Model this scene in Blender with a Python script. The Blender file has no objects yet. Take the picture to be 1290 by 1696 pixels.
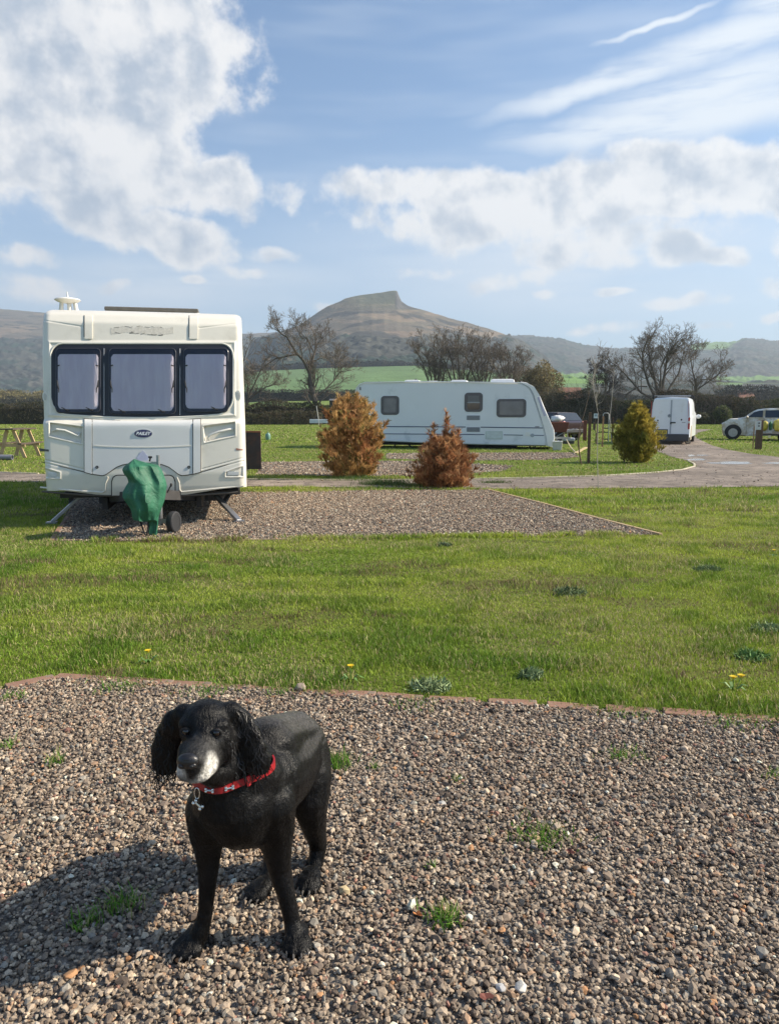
import bpy, bmesh, math, random
import numpy as np
from mathutils import Vector, Matrix, Euler
R = math.radians
random.seed(7); RNG = np.random.default_rng(11)
sc = bpy.context.scene
COL = sc.collection

# ---------------------------------------------------------------- camera
CAM_H = 1.3; PITCH = R(7.49); FPX = 1225.0
cd = bpy.data.cameras.new('camera'); cam = bpy.data.objects.new('camera', cd); COL.objects.link(cam)
cam.location = (0, 0, CAM_H); cam.rotation_euler = (R(90) - PITCH, 0, 0)
cd.sensor_fit = 'HORIZONTAL'; cd.sensor_width = 36; cd.lens = 36 * FPX / 1290
cd.clip_start = 0.05; cd.clip_end = 20000
sc.camera = cam
sc.view_settings.view_transform = 'Standard'; sc.view_settings.look = 'None'
sc.view_settings.exposure = 0.88; sc.view_settings.gamma = 1.0

cy = sc.cycles; cy.max_bounces = 5; cy.diffuse_bounces = 2; cy.glossy_bounces = 3; cy.transmission_bounces = 4; cy.transparent_max_bounces = 8; cy.volume_bounces = 0
# ---------------------------------------------------------------- sun and sky
SUN_EL = R(35); SUN_AZ = R(85)          # azimuth measured from +Y (ahead) towards +X (right)
sl = bpy.data.lights.new('sun', 'SUN'); sl.energy = 5.0; sl.angle = R(0.55); sl.color = (1.0, 0.885, 0.72)
so = bpy.data.objects.new('sun', sl); COL.objects.link(so)
sdir = Vector((math.sin(SUN_AZ) * math.cos(SUN_EL), math.cos(SUN_AZ) * math.cos(SUN_EL), math.sin(SUN_EL)))
so.rotation_euler = sdir.to_track_quat('Z', 'Y').to_euler(); so.location = (30, 5, 30)

world = bpy.data.worlds.new('World'); sc.world = world; world.use_nodes = True
W = world.node_tree; W.nodes.clear()

def nd(t, typ, **kw):
    n = t.nodes.new(typ)
    for k, v in kw.items():
        if k == 'inp':
            for kk, vv in v.items(): n.inputs[kk].default_value = vv
        else: setattr(n, k, v)
    return n

def mth(t, op, a, b=None, c=None, clamp=False):
    n = t.nodes.new('ShaderNodeMath'); n.operation = op; n.use_clamp = clamp
    for i, s in enumerate((a, b, c)):
        if s is None: continue
        if isinstance(s, (int, float)): n.inputs[i].default_value = s
        else: t.links.new(s, n.inputs[i])
    return n.outputs[0]

def mrange(t, v, a, b, c=0.0, d=1.0, smooth=True):
    n = t.nodes.new('ShaderNodeMapRange'); n.interpolation_type = 'SMOOTHSTEP' if smooth else 'LINEAR'
    t.links.new(v, n.inputs[0])
    for i, x in enumerate((a, b, c, d)): n.inputs[i + 1].default_value = x
    return n.outputs[0]

def cmix(t, f, a, b, mode='MIX'):
    n = t.nodes.new('ShaderNodeMix'); n.data_type = 'RGBA'; n.blend_type = mode
    for s, i in ((f, 0), (a, 6), (b, 7)):
        if isinstance(s, (int, float)): n.inputs[i].default_value = s
        elif isinstance(s, tuple): n.inputs[i].default_value = (*s, 1) if len(s) == 3 else s
        else: t.links.new(s, n.inputs[i])
    return n.outputs[2]

def noise(t, vec, scale, detail=6, rough=0.55, dist=0.0, out=0):
    n = t.nodes.new('ShaderNodeTexNoise'); n.inputs['Scale'].default_value = scale
    n.inputs['Detail'].default_value = detail; n.inputs['Roughness'].default_value = rough
    n.inputs['Distortion'].default_value = dist
    if vec is not None: t.links.new(vec, n.inputs['Vector'])
    return n.outputs[out]

def sky_uv(px, py):
    """direction of a point of the photograph as (azimuth, elevation) in radians"""
    a = (px - 645) / FPX; b = -(py - 848) / FPX
    y = math.cos(PITCH) + b * math.sin(PITCH); z = -math.sin(PITCH) + b * math.cos(PITCH)
    return math.atan2(a, y), math.atan2(z, math.hypot(a, y))

# cumulus density as a group so that it can be sampled twice (body and towards the sun)
# (px, py, radius x, radius y, tilt, weight)
BLOBS = [(110, 60, 330, 130, 0, 1.0), (290, 70, 125, 120, 0, 1.0), (345, 60, 62, 105, 10, .75), (60, 170, 210, 110, 0, .9), (200, 190, 170, 110, -20, .95),
         (120, 270, 170, 90, -20, .95), (250, 270, 130, 75, -15, .9), (365, 305, 95, 66, -8, .95), (170, 345, 170, 62, -22, .9), (290, 390, 125, 62, -15, .9), (30, 265, 100, 85, 0, .8),
         (-220, 150, 260, 240, 0, 1.0), (35, 425, 80, 30, 3, .60), (60, 475, 100, 32, -3, .64), (445, 421, 60, 22, 0, .62), (405, 455, 50, 18, 0, .56), (200, 468, 40, 14, 0, .6), (330, 472, 32, 10, 0, .6),
         (480, 318, 95, 36, 0, .50), (600, 320, 130, 46, -4, .64), (690, 380, 90, 40, -22, .70), (620, 365, 130, 36, 0, .54), (780, 310, 190, 46, 0, .84), (800, 365, 210, 62, 0, .76), (1000, 400, 260, 48, 0, .70), (620, 300, 160, 40, 0, .60),
         (960, 310, 160, 56, 0, .88), (1080, 300, 150, 66, 4, .95), (1210, 300, 130, 62, 0, .95), (1320, 300, 100, 55, 0, .9), (1000, 350, 190, 46, 0, .74), (1110, 350, 90, 30, 0, .8),
         (1120, 412, 82, 34, 0, .95), (1190, 425, 75, 24, 0, .84), (1020, 430, 100, 27, 0, .66), (815, 470, 74, 30, 14, .60), (890, 450, 60, 24, 4, .56), (910, 482, 40, 14, 0, .54), (1125, 506, 76, 17, 2, .62),
         (1020, 487, 42, 10, 0, .58), (1280, 475, 50, 28, 0, .72), (1190, 545, 50, 13, 0, .6), (700, 450, 60, 14, 0, .5), (540, 515, 60, 14, 0, .56), (1000, 545, 100, 14, 0, .5), (1290, 530, 40, 16, 0, .66), (1500, 380, 190, 70, 0, .9), (1500, 480, 120, 30, 0, .8)]
cg = bpy.data.node_groups.new('cumulus', 'ShaderNodeTree')
cg.interface.new_socket('P', in_out='INPUT', socket_type='NodeSocketVector')
cg.interface.new_socket('D', in_out='OUTPUT', socket_type='NodeSocketFloat')
cg.interface.new_socket('N', in_out='OUTPUT', socket_type='NodeSocketFloat')
gi = cg.nodes.new('NodeGroupInput'); go = cg.nodes.new('NodeGroupOutput')
wn = noise(cg, gi.outputs[0], 9, 2, .55, out=1)
ws = cg.nodes.new('ShaderNodeVectorMath'); ws.operation = 'MULTIPLY_ADD'
cg.links.new(wn, ws.inputs[0]); ws.inputs[1].default_value = (.055, .05, 0); cg.links.new(gi.outputs[0], ws.inputs[2])
wsub = cg.nodes.new('ShaderNodeVectorMath'); wsub.operation = 'SUBTRACT'; cg.links.new(ws.outputs[0], wsub.inputs[0]); wsub.inputs[1].default_value = (.0275, .025, 0)
acc = None; cur = wsub.outputs[0]
for bi, (px, py, rx, ry, tilt, w) in enumerate(BLOBS):
    if bi and bi % 4 == 0:      # keeps the node stack short: each batch waits for the one before
        q = cg.nodes.new('ShaderNodeVectorMath'); q.operation = 'MULTIPLY_ADD'; cg.links.new(acc, q.inputs[0]); q.inputs[1].default_value = (1e-7, 1e-7, 0); cg.links.new(cur, q.inputs[2]); cur = q.outputs[0]
    u, v = sky_uv(px, py)
    m = cg.nodes.new('ShaderNodeMapping'); m.vector_type = 'TEXTURE'
    m.inputs['Location'].default_value = (u, v, 0); m.inputs['Rotation'].default_value = (0, 0, R(tilt))
    m.inputs['Scale'].default_value = (rx / FPX, ry / FPX, 1)
    cg.links.new(cur, m.inputs[0])
    ln = cg.nodes.new('ShaderNodeVectorMath'); ln.operation = 'LENGTH'; cg.links.new(m.outputs[0], ln.inputs[0])
    s = mrange(cg, ln.outputs['Value'], 1.35, 0.15, 0, w)
    acc = s if acc is None else mth(cg, 'MAXIMUM', acc, s)
n1 = noise(cg, gi.outputs[0], 17, 8, .60)
n2 = noise(cg, gi.outputs[0], 5, 2, .5)
cg.links.new(n1, go.inputs[1])
nn = mth(cg, 'ADD', mth(cg, 'MULTIPLY', n1, 1.35), mth(cg, 'MULTIPLY', n2, .35))
cg.links.new(mth(cg, 'ADD', acc, mth(cg, 'SUBTRACT', nn, 1.28)), go.inputs[0])

tc = W.nodes.new('ShaderNodeTexCoord'); sx = W.nodes.new('ShaderNodeSeparateXYZ'); W.links.new(tc.outputs['Generated'], sx.inputs[0])
az = mth(W, 'ARCTAN2', sx.outputs[0], sx.outputs[1]); el = mth(W, 'ARCSINE', sx.outputs[2])
P = W.nodes.new('ShaderNodeCombineXYZ'); W.links.new(az, P.inputs[0]); W.links.new(el, P.inputs[1])
cgn = W.nodes.new('ShaderNodeGroup'); cgn.node_tree = cg; W.links.new(P.outputs[0], cgn.inputs[0]); D0 = cgn.outputs[0]
po = W.nodes.new('ShaderNodeVectorMath'); po.operation = 'ADD'; W.links.new(P.outputs[0], po.inputs[0]); po.inputs[1].default_value = (.016, .030, 0)
nd1 = mth(W, 'SUBTRACT', noise(W, P.outputs[0], 12, 5, .56), noise(W, po.outputs[0], 12, 5, .56))
alpha = mrange(W, D0, -.13, .22)
lit = mrange(W, mth(W, 'SUBTRACT', nd1, mth(W, 'MULTIPLY', D0, .17)), -.25, .07)
thick = mrange(W, D0, .05, .75)
shade = mth(W, 'SUBTRACT', mth(W, 'ADD', mth(W, 'MULTIPLY', lit, .86), .34), mth(W, 'MULTIPLY', thick, .40), clamp=True)
ccol = cmix(W, shade, (3.5, 4.05, 4.85), (7.5, 7.35, 7.2))
# cirrus streaks at the right, a thin veil elsewhere
def streak(x0, y0, x1, y1, ry, sharp=.2):
    (u0, v0), (u1, v1) = sky_uv(x0, y0), sky_uv(x1, y1); u, v = (u0 + u1) / 2 + .015, (v0 + v1) / 2 + .0125
    rx = math.hypot(u1 - u0, v1 - v0) / 2 * FPX; tilt = math.degrees(math.atan2(v1 - v0, u1 - u0))
    m = W.nodes.new('ShaderNodeMapping'); m.vector_type = 'TEXTURE'
    m.inputs['Location'].default_value = (u, v, 0); m.inputs['Rotation'].default_value = (0, 0, R(tilt)); m.inputs['Scale'].default_value = (rx / FPX, ry / FPX, 1)
    W.links.new(pw.outputs[0], m.inputs[0])
    ln = W.nodes.new('ShaderNodeVectorMath'); ln.operation = 'LENGTH'; W.links.new(m.outputs[0], ln.inputs[0])
    return mrange(W, ln.outputs['Value'], 1.15, sharp, 0, 1)
pwn = noise(W, P.outputs[0], 12, 3, .6, out=1)
pw = W.nodes.new('ShaderNodeVectorMath'); pw.operation = 'MULTIPLY_ADD'; W.links.new(pwn, pw.inputs[0]); pw.inputs[1].default_value = (.03, .025, 0); W.links.new(P.outputs[0], pw.inputs[2])
st = None
for a in ((770, 200, 1250, 50, 20), (950, 135, 1560, -60, 30), (790, 235, 1300, 165, 30), (900, 240, 1560, 95, 40), (965, 82, 1215, -8, 6), (1180, 30, 1500, -70, 18), (900, 215, 1500, 40, 40)):
    s = streak(*a)
    st = s if st is None else mth(W, 'MAXIMUM', st, s)
mp = W.nodes.new('ShaderNodeMapping'); mp.inputs['Rotation'].default_value = (0, 0, R(-17)); mp.inputs['Scale'].default_value = (1, 7, 1); W.links.new(P.outputs[0], mp.inputs[0])
cn = noise(W, mp.outputs[0], 6, 6, .62)
cir = mth(W, 'MULTIPLY', mth(W, 'MULTIPLY', st, mrange(W, cn, .18, .56)), 1.0, clamp=True)
veil = mth(W, 'MULTIPLY', mrange(W, noise(W, mp.outputs[0], 2.2, 3, .6), .42, .75), .30)
hz = mrange(W, el, .36, -.02, 0.0, .62, smooth=False)
bank = mth(W, 'MULTIPLY', mth(W, 'MAXIMUM', streak(420, 410, 1600, 400, 120, .1), streak(-300, 470, 700, 450, 60, .1)), mrange(W, noise(W, mp.outputs[0], 3.5, 4, .55), .25, .62, .25, .72))
wisp = mth(W, 'MAXIMUM', mth(W, 'MAXIMUM', cir, veil), bank)
sky = nd(W, 'ShaderNodeTexSky', sky_type='NISHITA', sun_disc=False, sun_elevation=SUN_EL, sun_rotation=SUN_AZ, altitude=80, air_density=1.0, dust_density=1.2, ozone_density=1.6)
tint = cmix(W, 1.0, sky.outputs[0], (.80, 1.06, 1.24), 'MULTIPLY')
c0 = cmix(W, hz, tint, (4.9, 5.75, 6.9))
c1 = cmix(W, wisp, c0, (6.3, 6.8, 7.4))
c2 = cmix(W, mth(W, 'MULTIPLY', alpha, mrange(W, el, -.02, .12, .45, .97)), c1, ccol)
bg = W.nodes.new('ShaderNodeBackground'); W.links.new(c2, bg.inputs[0]); bg.inputs[1].default_value = 0.076
wo = W.nodes.new('ShaderNodeOutputWorld'); W.links.new(bg.outputs[0], wo.inputs[0])

# ---------------------------------------------------------------- measuring helpers
def ray(px, py):
    a = (px - 645) / FPX; b = -(py - 848) / FPX
    return Vector((a, math.cos(PITCH) + b * math.sin(PITCH), -math.sin(PITCH) + b * math.cos(PITCH)))
def at(px, py, Y):
    d = ray(px, py); return d * (Y / d.y) + Vector((0, 0, CAM_H))
def gp(px, py, z=0.0):
    d = ray(px, py); return d * ((z - CAM_H) / d.z) + Vector((0, 0, CAM_H))
class Frame:
    """a standing thing's own axes: x to the right, y away, z up"""
    def __init__(s, o, rz): s.o = Vector(o); s.rz = rz; s.m = Matrix.Translation(s.o) @ Matrix.Rotation(rz, 4, 'Z'); s.i = s.m.inverted()
    def pix(s, px, py, y=0.0):
        c = s.i @ Vector((0, 0, CAM_H)); d = s.i.to_3x3() @ ray(px, py)
        p = c + d * ((y - c.y) / d.y); return p.x, p.z

# ---------------------------------------------------------------- numpy noise
def _h(ix, iy, seed):
    n = (ix.astype(np.int64) * 374761393 + iy.astype(np.int64) * 668265263 + seed * 1274126177) & 0xffffffff
    n = ((n ^ (n >> 13)) * 1274126177) & 0xffffffff
    return ((n ^ (n >> 16)) & 0xffff) / 65535.0
def vn(x, y, seed=0):
    x = np.asarray(x, float); y = np.asarray(y, float)
    ix = np.floor(x); iy = np.floor(y); fx = x - ix; fy = y - iy
    fx = fx * fx * (3 - 2 * fx); fy = fy * fy * (3 - 2 * fy)
    a = _h(ix, iy, seed); b = _h(ix + 1, iy, seed); c = _h(ix, iy + 1, seed); d = _h(ix + 1, iy + 1, seed)
    return (a * (1 - fx) + b * fx) * (1 - fy) + (c * (1 - fx) + d * fx) * fy
def fbm(x, y, seed=0, o=4):
    s = 0; a = .5; t = 0
    for i in range(o):
        s = s + a * vn(np.asarray(x) * 2 ** i, np.asarray(y) * 2 ** i, seed + i * 17); t += a; a *= .5
    return s / t
def inpoly(x, y, poly):
    r = np.zeros(x.shape, bool); n = len(poly)
    for i in range(n):
        x0, y0 = poly[i]; x1, y1 = poly[(i + 1) % n]
        if y0 == y1: continue
        c = ((y0 > y) != (y1 > y)) & (x < (x1 - x0) * (y - y0) / (y1 - y0) + x0)
        r ^= c
    return r

# ---------------------------------------------------------------- materials
def mat(name, col, rough=.6, metal=0.0, var=.12, vscale=8.0, bump=0.0, bscale=40.0, attr=False, spec=.5, coat=0.0, dirt=None, dscale=2.0, transl=0.0, coords='Object', emit=None):
    m = bpy.data.materials.new(name); m.use_nodes = True; t = m.node_tree
    b = t.nodes['Principled BSDF']; out = t.nodes['Material Output']
    tc = t.nodes.new('ShaderNodeTexCoord'); v = tc.outputs[coords]
    n = noise(t, v, vscale, 5, .6)
    if attr:
        a = t.nodes.new('ShaderNodeAttribute'); a.attribute_name = 'col'; base = a.outputs['Color']
    else: base = (*col, 1)
    f = mrange(t, n, .25, .75, 1 - var, 1 + var, smooth=False)
    mul = t.nodes.new('ShaderNodeVectorMath'); mul.operation = 'SCALE'; t.links.new(f, mul.inputs['Scale'])
    if attr: t.links.new(base, mul.inputs[0])
    else: mul.inputs[0].default_value = col
    c = mul.outputs[0]
    if dirt:
        dn = noise(t, v, dscale, 7, .65)
        c = cmix(t, mrange(t, dn, dirt[1], dirt[2]), c, dirt[0])
    t.links.new(c, b.inputs['Base Color'])
    b.inputs['Roughness'].default_value = rough; b.inputs['Metallic'].default_value = metal
    b.inputs['Specular IOR Level'].default_value = spec; b.inputs['Coat Weight'].default_value = coat
    b.inputs['Coat Roughness'].default_value = .08
    if bump:
        bn = t.nodes.new('ShaderNodeBump'); bn.inputs['Strength'].default_value = 1; bn.inputs['Distance'].default_value = bump
        t.links.new(noise(t, v, bscale, 5, .6), bn.inputs['Height']); t.links.new(bn.outputs[0], b.inputs['Normal'])
    if transl:
        tr = t.nodes.new('ShaderNodeBsdfTranslucent'); t.links.new(c, tr.inputs[0])
        mx = t.nodes.new('ShaderNodeMixShader'); mx.inputs[0].default_value = transl
        t.links.new(b.outputs[0], mx.inputs[1]); t.links.new(tr.outputs[0], mx.inputs[2]); t.links.new(mx.outputs[0], out.inputs['Surface'])
    return m

# ---------------------------------------------------------------- mesh helpers
def tag(o, label=None, cat=None, group=None, kind=None):
    if label: o['label'] = label
    if cat: o['category'] = cat
    if group: o['group'] = group
    if kind: o['kind'] = kind
    return o
def empty(name, loc=(0, 0, 0), rz=0.0, label=None, cat=None, group=None):
    o = bpy.data.objects.new(name, None); COL.objects.link(o); o.location = loc; o.rotation_euler = (0, 0, rz); o.empty_display_size = .1
    return tag(o, label, cat, group)
def npmesh(name, V, F, m, cols=None, parent=None, smooth=False, k=3):
    """mesh from arrays: V (n,3), F (m,k)"""
    V = np.ascontiguousarray(V, np.float32); F = np.ascontiguousarray(F, np.int32); k = F.shape[1]
    me = bpy.data.meshes.new(name); me.vertices.add(len(V)); me.vertices.foreach_set('co', V.ravel())
    me.loops.add(F.size); me.loops.foreach_set('vertex_index', F.ravel())
    me.polygons.add(len(F)); me.polygons.foreach_set('loop_start', np.arange(0, F.size, k, dtype=np.int32))
    try: me.polygons.foreach_set('loop_total', np.full(len(F), k, np.int32))
    except Exception: pass
    me.polygons.foreach_set('use_smooth', np.full(len(F), smooth))
    if cols is not None:
        a = me.color_attributes.new('col', 'FLOAT_COLOR', 'POINT'); c = np.ones((len(V), 4), np.float32); c[:, :3] = cols
        a.data.foreach_set('color', c.ravel())
    me.update(); me.materials.append(m)
    o = bpy.data.objects.new(name, me); COL.objects.link(o)
    if parent is not None: o.parent = parent
    return o

class G:
    def __init__(s): s.v = []; s.f = []; s.mi = []
    def add(s, vs, fs, m=0):
        b = len(s.v); s.v += [tuple(p) for p in vs]; s.f += [tuple(i + b for i in f) for f in fs]; s.mi += [m] * len(fs); return s
    def box(s, c, d, rot=None, m=0):
        x, y, z = d[0] / 2, d[1] / 2, d[2] / 2
        vs = [Vector((a * x, b * y, e * z)) for a in (-1, 1) for b in (-1, 1) for e in (-1, 1)]
        if rot is not None:
            M = rot if isinstance(rot, Matrix) else Euler(rot).to_matrix()
            vs = [M @ p for p in vs]
        return s.add([p + Vector(c) for p in vs], [(0, 1, 3, 2), (4, 6, 7, 5), (0, 4, 5, 1), (2, 3, 7, 6), (0, 2, 6, 4), (1, 5, 7, 3)], m)
    def bar(s, p0, p1, w, h, m=0):
        p0 = Vector(p0); p1 = Vector(p1); d = p1 - p0; q = d.to_track_quat('Y', 'Z').to_matrix()
        return s.box((p0 + p1) / 2, (w, d.length, h), q, m)
    def loft(s, rings, cap=True, m=0, closed=True):
        n = len(rings[0]); b = len(s.v); s.v += [tuple(p) for r in rings for p in r]
        for i in range(len(rings) - 1):
            for j in range(n if closed else n - 1):
                k = (j + 1) % n; s.f.append((b + i * n + j, b + i * n + k, b + (i + 1) * n + k, b + (i + 1) * n + j)); s.mi.append(m)
        if cap:
            s.f.append(tuple(b + j for j in range(n))[::-1]); s.mi.append(m)
            e = b + (len(rings) - 1) * n; s.f.append(tuple(e + j for j in range(n))); s.mi.append(m)
        return s
    def tube(s, pts, rad, n=8, m=0, cap=True):
        pts = [Vector(p) for p in pts]
        if not hasattr(rad, '__len__'): rad = [rad] * len(pts)
        rings = []; up = None
        for i, p in enumerate(pts):
            d = (pts[min(i + 1, len(pts) - 1)] - pts[max(i - 1, 0)])
            if d.length < 1e-9: d = Vector((0, 0, 1))
            d.normalize()
            if up is None:
                up = Vector((0, 0, 1)) if abs(d.z) < .9 else Vector((1, 0, 0))
            a = d.cross(up)
            if a.length < 1e-6: a = d.orthogonal()
            a.normalize(); b = a.cross(d); b.normalize(); up = b
            rings.append([p + (a * math.cos(2 * math.pi * k / n) + b * math.sin(2 * math.pi * k / n)) * rad[i] for k in range(n)])
        return s.loft(rings, cap, m)
    def cyl(s, p0, p1, r, r1=None, n=16, m=0): return s.tube([p0, p1], [r, r if r1 is None else r1], n, m)
    def ball(s, c, r, n=12, m=0, M=None):
        if not hasattr(r, '__len__'): r = (r, r, r)
        k = n // 2; rings = []
        for i in range(1, k):
            t = math.pi * i / k
            ring = [Vector((r[0] * math.sin(t) * math.cos(2 * math.pi * j / n), r[1] * math.sin(t) * math.sin(2 * math.pi * j / n), -r[2] * math.cos(t))) for j in range(n)]
            rings.append(ring)
        top = Vector((0, 0, r[2])); bot = -top
        if M is not None: rings = [[M @ p for p in q] for q in rings]; top = M @ top; bot = M @ bot
        c = Vector(c); b = len(s.v); s.v += [tuple(p + c) for q in rings for p in q] + [tuple(bot + c), tuple(top + c)]
        L = len(rings)
        for i in range(L - 1):
            for j in range(n):
                q = (j + 1) % n; s.f.append((b + i * n + j, b + i * n + q, b + (i + 1) * n + q, b + (i + 1) * n + j)); s.mi.append(m)
        for j in range(n):
            q = (j + 1) % n
            s.f.append((b + q, b + j, b + L * n)); s.mi.append(m)
            s.f.append((b + (L - 1) * n + j, b + (L - 1) * n + q, b + L * n + 1)); s.mi.append(m)
        return s
    def prism(s, poly, lo, hi, axis='y', m=0):
        """polygon in the plane across `axis`, extruded lo..hi.  axis y: poly = (x, z); axis x: (y, z); axis z: (x, y)"""
        f = {'y': lambda p, t: (p[0], t, p[1]), 'x': lambda p, t: (t, p[0], p[1]), 'z': lambda p, t: (p[0], p[1], t)}[axis]
        return s.loft([[f(p, lo) for p in poly], [f(p, hi) for p in poly]], True, m)
    def obj(s, name, mats, parent=None, smooth=False, bevel=0.0, seg=2, ang=35):
        me = bpy.data.meshes.new(name); me.from_pydata(s.v, [], s.f); me.validate()
        if not isinstance(mats, (list, tuple)): mats = [mats]
        for x in mats: me.materials.append(x)
        if len(mats) > 1 and len(me.polygons) == len(s.mi): me.polygons.foreach_set('material_index', s.mi)
        bm = bmesh.new(); bm.from_mesh(me); bmesh.ops.recalc_face_normals(bm, faces=bm.faces)
        if smooth:
            ca = math.cos(R(ang))
            for f in bm.faces: f.smooth = True
            for e in bm.edges:
                if len(e.link_faces) == 2 and e.link_faces[0].normal.dot(e.link_faces[1].normal) < ca: e.smooth = False
        bm.to_mesh(me); bm.free(); me.update()
        o = bpy.data.objects.new(name, me); COL.objects.link(o)
        if parent is not None: o.parent = parent
        if bevel:
            b = o.modifiers.new('bevel', 'BEVEL'); b.width = bevel; b.segments = seg; b.limit_method = 'ANGLE'; b.angle_limit = R(40)
            for p in me.polygons: p.use_smooth = True
            try: b.harden_normals = True
            except Exception: pass
        return o
def rrect(x0, x1, z0, z1, r, n=5):
    out = []
    for cx, cz, a in ((x1 - r, z1 - r, 0), (x0 + r, z1 - r, 90), (x0 + r, z0 + r, 180), (x1 - r, z0 + r, 270)):
        for i in range(n + 1):
            t = R(a + 90 * i / n); out.append((cx + r * math.cos(t), cz + r * math.sin(t)))
    return out
def copy_tree(o, parent=None):
    c = o.copy(); COL.objects.link(c); c.parent = parent
    for ch in o.children: copy_tree(ch, c)
    return c
def text_mesh(name, body, size, extrude, m, parent, loc, rot, shear=0.0, bold=0.0):
    cu = bpy.data.curves.new(name, 'FONT'); cu.body = body; cu.size = size; cu.extrude = extrude; cu.align_x = 'CENTER'; cu.align_y = 'CENTER'; cu.shear = shear; cu.offset = bold
    t = bpy.data.objects.new(name, cu); COL.objects.link(t)
    dg = bpy.context.evaluated_depsgraph_get(); me = bpy.data.meshes.new_from_object(t.evaluated_get(dg)); me.name = name
    bpy.data.objects.remove(t); o = bpy.data.objects.new(name, me); me.materials.clear(); me.materials.append(m); COL.objects.link(o)
    o.location = loc; o.rotation_euler = rot; o.parent = parent
    return o

# ================================================================ SETTING: terrain, paths, gravel, grass
def interp(px, pts): return np.interp(px, [p[0] for p in pts], [p[1] for p in pts])
FAR = [(-900, 560), (-300, 532), (0, 516), (30, 517), (60, 520), (200, 533), (400, 556), (470, 553), (560, 556), (700, 556), (790, 550), (830, 558), (900, 562), (930, 566), (960, 575), (1000, 580), (1100, 580), (1150, 572), (1200, 570), (1222, 564), (1250, 566), (1290, 571), (1600, 562), (2400, 575)]
CONE = [(380, 700), (420, 575), (440, 560), (470, 552), (500, 541), (530, 521), (548, 511), (575, 500), (600, 494), (625, 491.5), (645, 488.5), (657, 487.5), (659.5, 494), (664, 504), (674, 511), (700, 518), (740, 530), (790, 543), (830, 556), (900, 590), (960, 700)]
FLD = [(-900, 630), (0, 652), (60, 652), (300, 640), (440, 612), (520, 609), (600, 606), (690, 604), (760, 612), (900, 624), (960, 627), (1100, 632), (1290, 634), (2400, 640)]
def elev(px, pts): return (687 - interp(px, pts)) / FPX
def smst(t): t = np.clip(t, 0, 1); return t * t * (3 - 2 * t)
def terr(azp, r):
    """height of the land; azp = horizontal place in photograph pixels (direction), r = depth in metres"""
    f = elev(azp, FLD) * 900; z = f * np.clip((r - 190) / 710, 0, 1) ** 1.25
    tr = (r - 930) / 720
    cs = sum(elev(azp + k, CONE) for k in (-60, -40, -20, 0, 20, 40, 60)) / 7
    cs = cs * .955; bl = np.clip((r - 1500) / 150, 0, 1) ** 1.5
    c = (cs * (1 - bl) + elev(azp, CONE) * bl) * 1650
    zb = elev(azp, FLD) * 900
    zc = np.where(r < 1650, zb + (c - zb) * np.clip(tr, 0, 1) ** 1.12, c - (r - 1650) * .5)
    zc = np.where(r < 930, 0, zc)
    g = elev(azp, FAR) * 3000
    zf = np.where(r < 3000, g * np.clip((r - 1300) / 1700, 0, 1) ** .95, g - (r - 3000) * .25)
    zz = np.maximum(np.maximum(z, zc), zf)
    return zz
azs = np.concatenate([np.linspace(-2400, -220, 60), np.linspace(-210, 1500, 760), np.linspace(1520, 4200, 70)])
rs = np.concatenate([np.linspace(185, 900, 70), np.linspace(905, 1700, 190), np.linspace(1710, 3050, 90), np.linspace(3100, 4200, 12)])
A, RR = np.meshgrid(azs, rs, indexing='ij')
X = (A - 645) / FPX * RR; Z = terr(A, RR)
n_big = fbm(X / 130, RR / 130, 3, 4) - .5; n_mid = fbm(X / 28, RR / 28, 5, 4) - .5; n_fin = vn(X / 9, RR / 9, 9) - .5
PYv = 687 - Z / RR * FPX                     # height in the photograph
ptop = interp(A, CONE); pwood = 562 + 10 * (fbm(A / 60, A * 0, 4) - .5)
edge_w = 606 + 10 * (fbm(A / 25, RR / 200, 6) - .5)
onfield = (RR < 935)
cone_z = (elev(A, CONE) * 1650 > 60) & (RR >= 935) & (RR < 2100) & (A > 415) & (A < 905)
wood = ((RR >= 900) & (PYv > pwood) & ~onfield) | ((RR > 1600) & (A > 700) & (PYv > 560)) | ((RR > 1500) & (PYv > 575 + 22 * (fbm(A / 40, A * 0, 14) - .5)) & (A < 460))
moorc = np.stack([.150 + .05 * n_big, .130 + .05 * n_big, .096 + .02 * n_big], -1)
summit = smst((523 - PYv) / 18)[..., None] * smst((A - 540) / 60)[..., None]
moorc = moorc * (1 - .55 * summit) + np.array([.085, .115, .070]) * .55 * summit
streaks = (fbm(A / 45, PYv / 5, 21, 3) > .55)[..., None]
moorc = np.where(streaks, moorc * np.array([1.25, 1.12, 1.05]), moorc * .86)
patch = (fbm(X / 60, RR / 40, 33, 3) > .63)[..., None]
moorc = np.where(patch & (PYv > 520)[..., None], np.array([.062, .060, .052]), moorc)
woodc = np.stack([.060 + .09 * n_mid, .062 + .08 * n_mid, .052 + .06 * n_mid], -1)
woodc = np.where(((fbm(X / 70, RR / 70, 44) > .60))[..., None], np.array([.030, .048, .036]) + .02 * n_fin[..., None], woodc)
fieldc = np.stack([.115 + .03 * n_big, .185 + .05 * n_big, .075 + .02 * n_big], -1)
fieldc = np.where(((RR < 420) & (fbm(X / 60, RR / 60, 71) > .5))[..., None], np.array([.15, .20, .05]), fieldc)
fieldc = np.where(((A < 300) & (RR > 400) & (fbm(X / 200, RR / 90, 72) > .42))[..., None], np.array([.15, .125, .07]), fieldc)
C = np.where(wood[..., None], woodc, moorc)
C = np.where(onfield[..., None], fieldc, C)
scrub = onfield & (A > 893) & ~((A < 978 + 14 * n_mid) & (PYv < 641)) & ~((A > 1178) & (A < 1222) & (PYv < 636.5 + 3 * n_mid) & (RR > 600))
C = np.where(scrub[..., None], woodc * .9, C)
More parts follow.
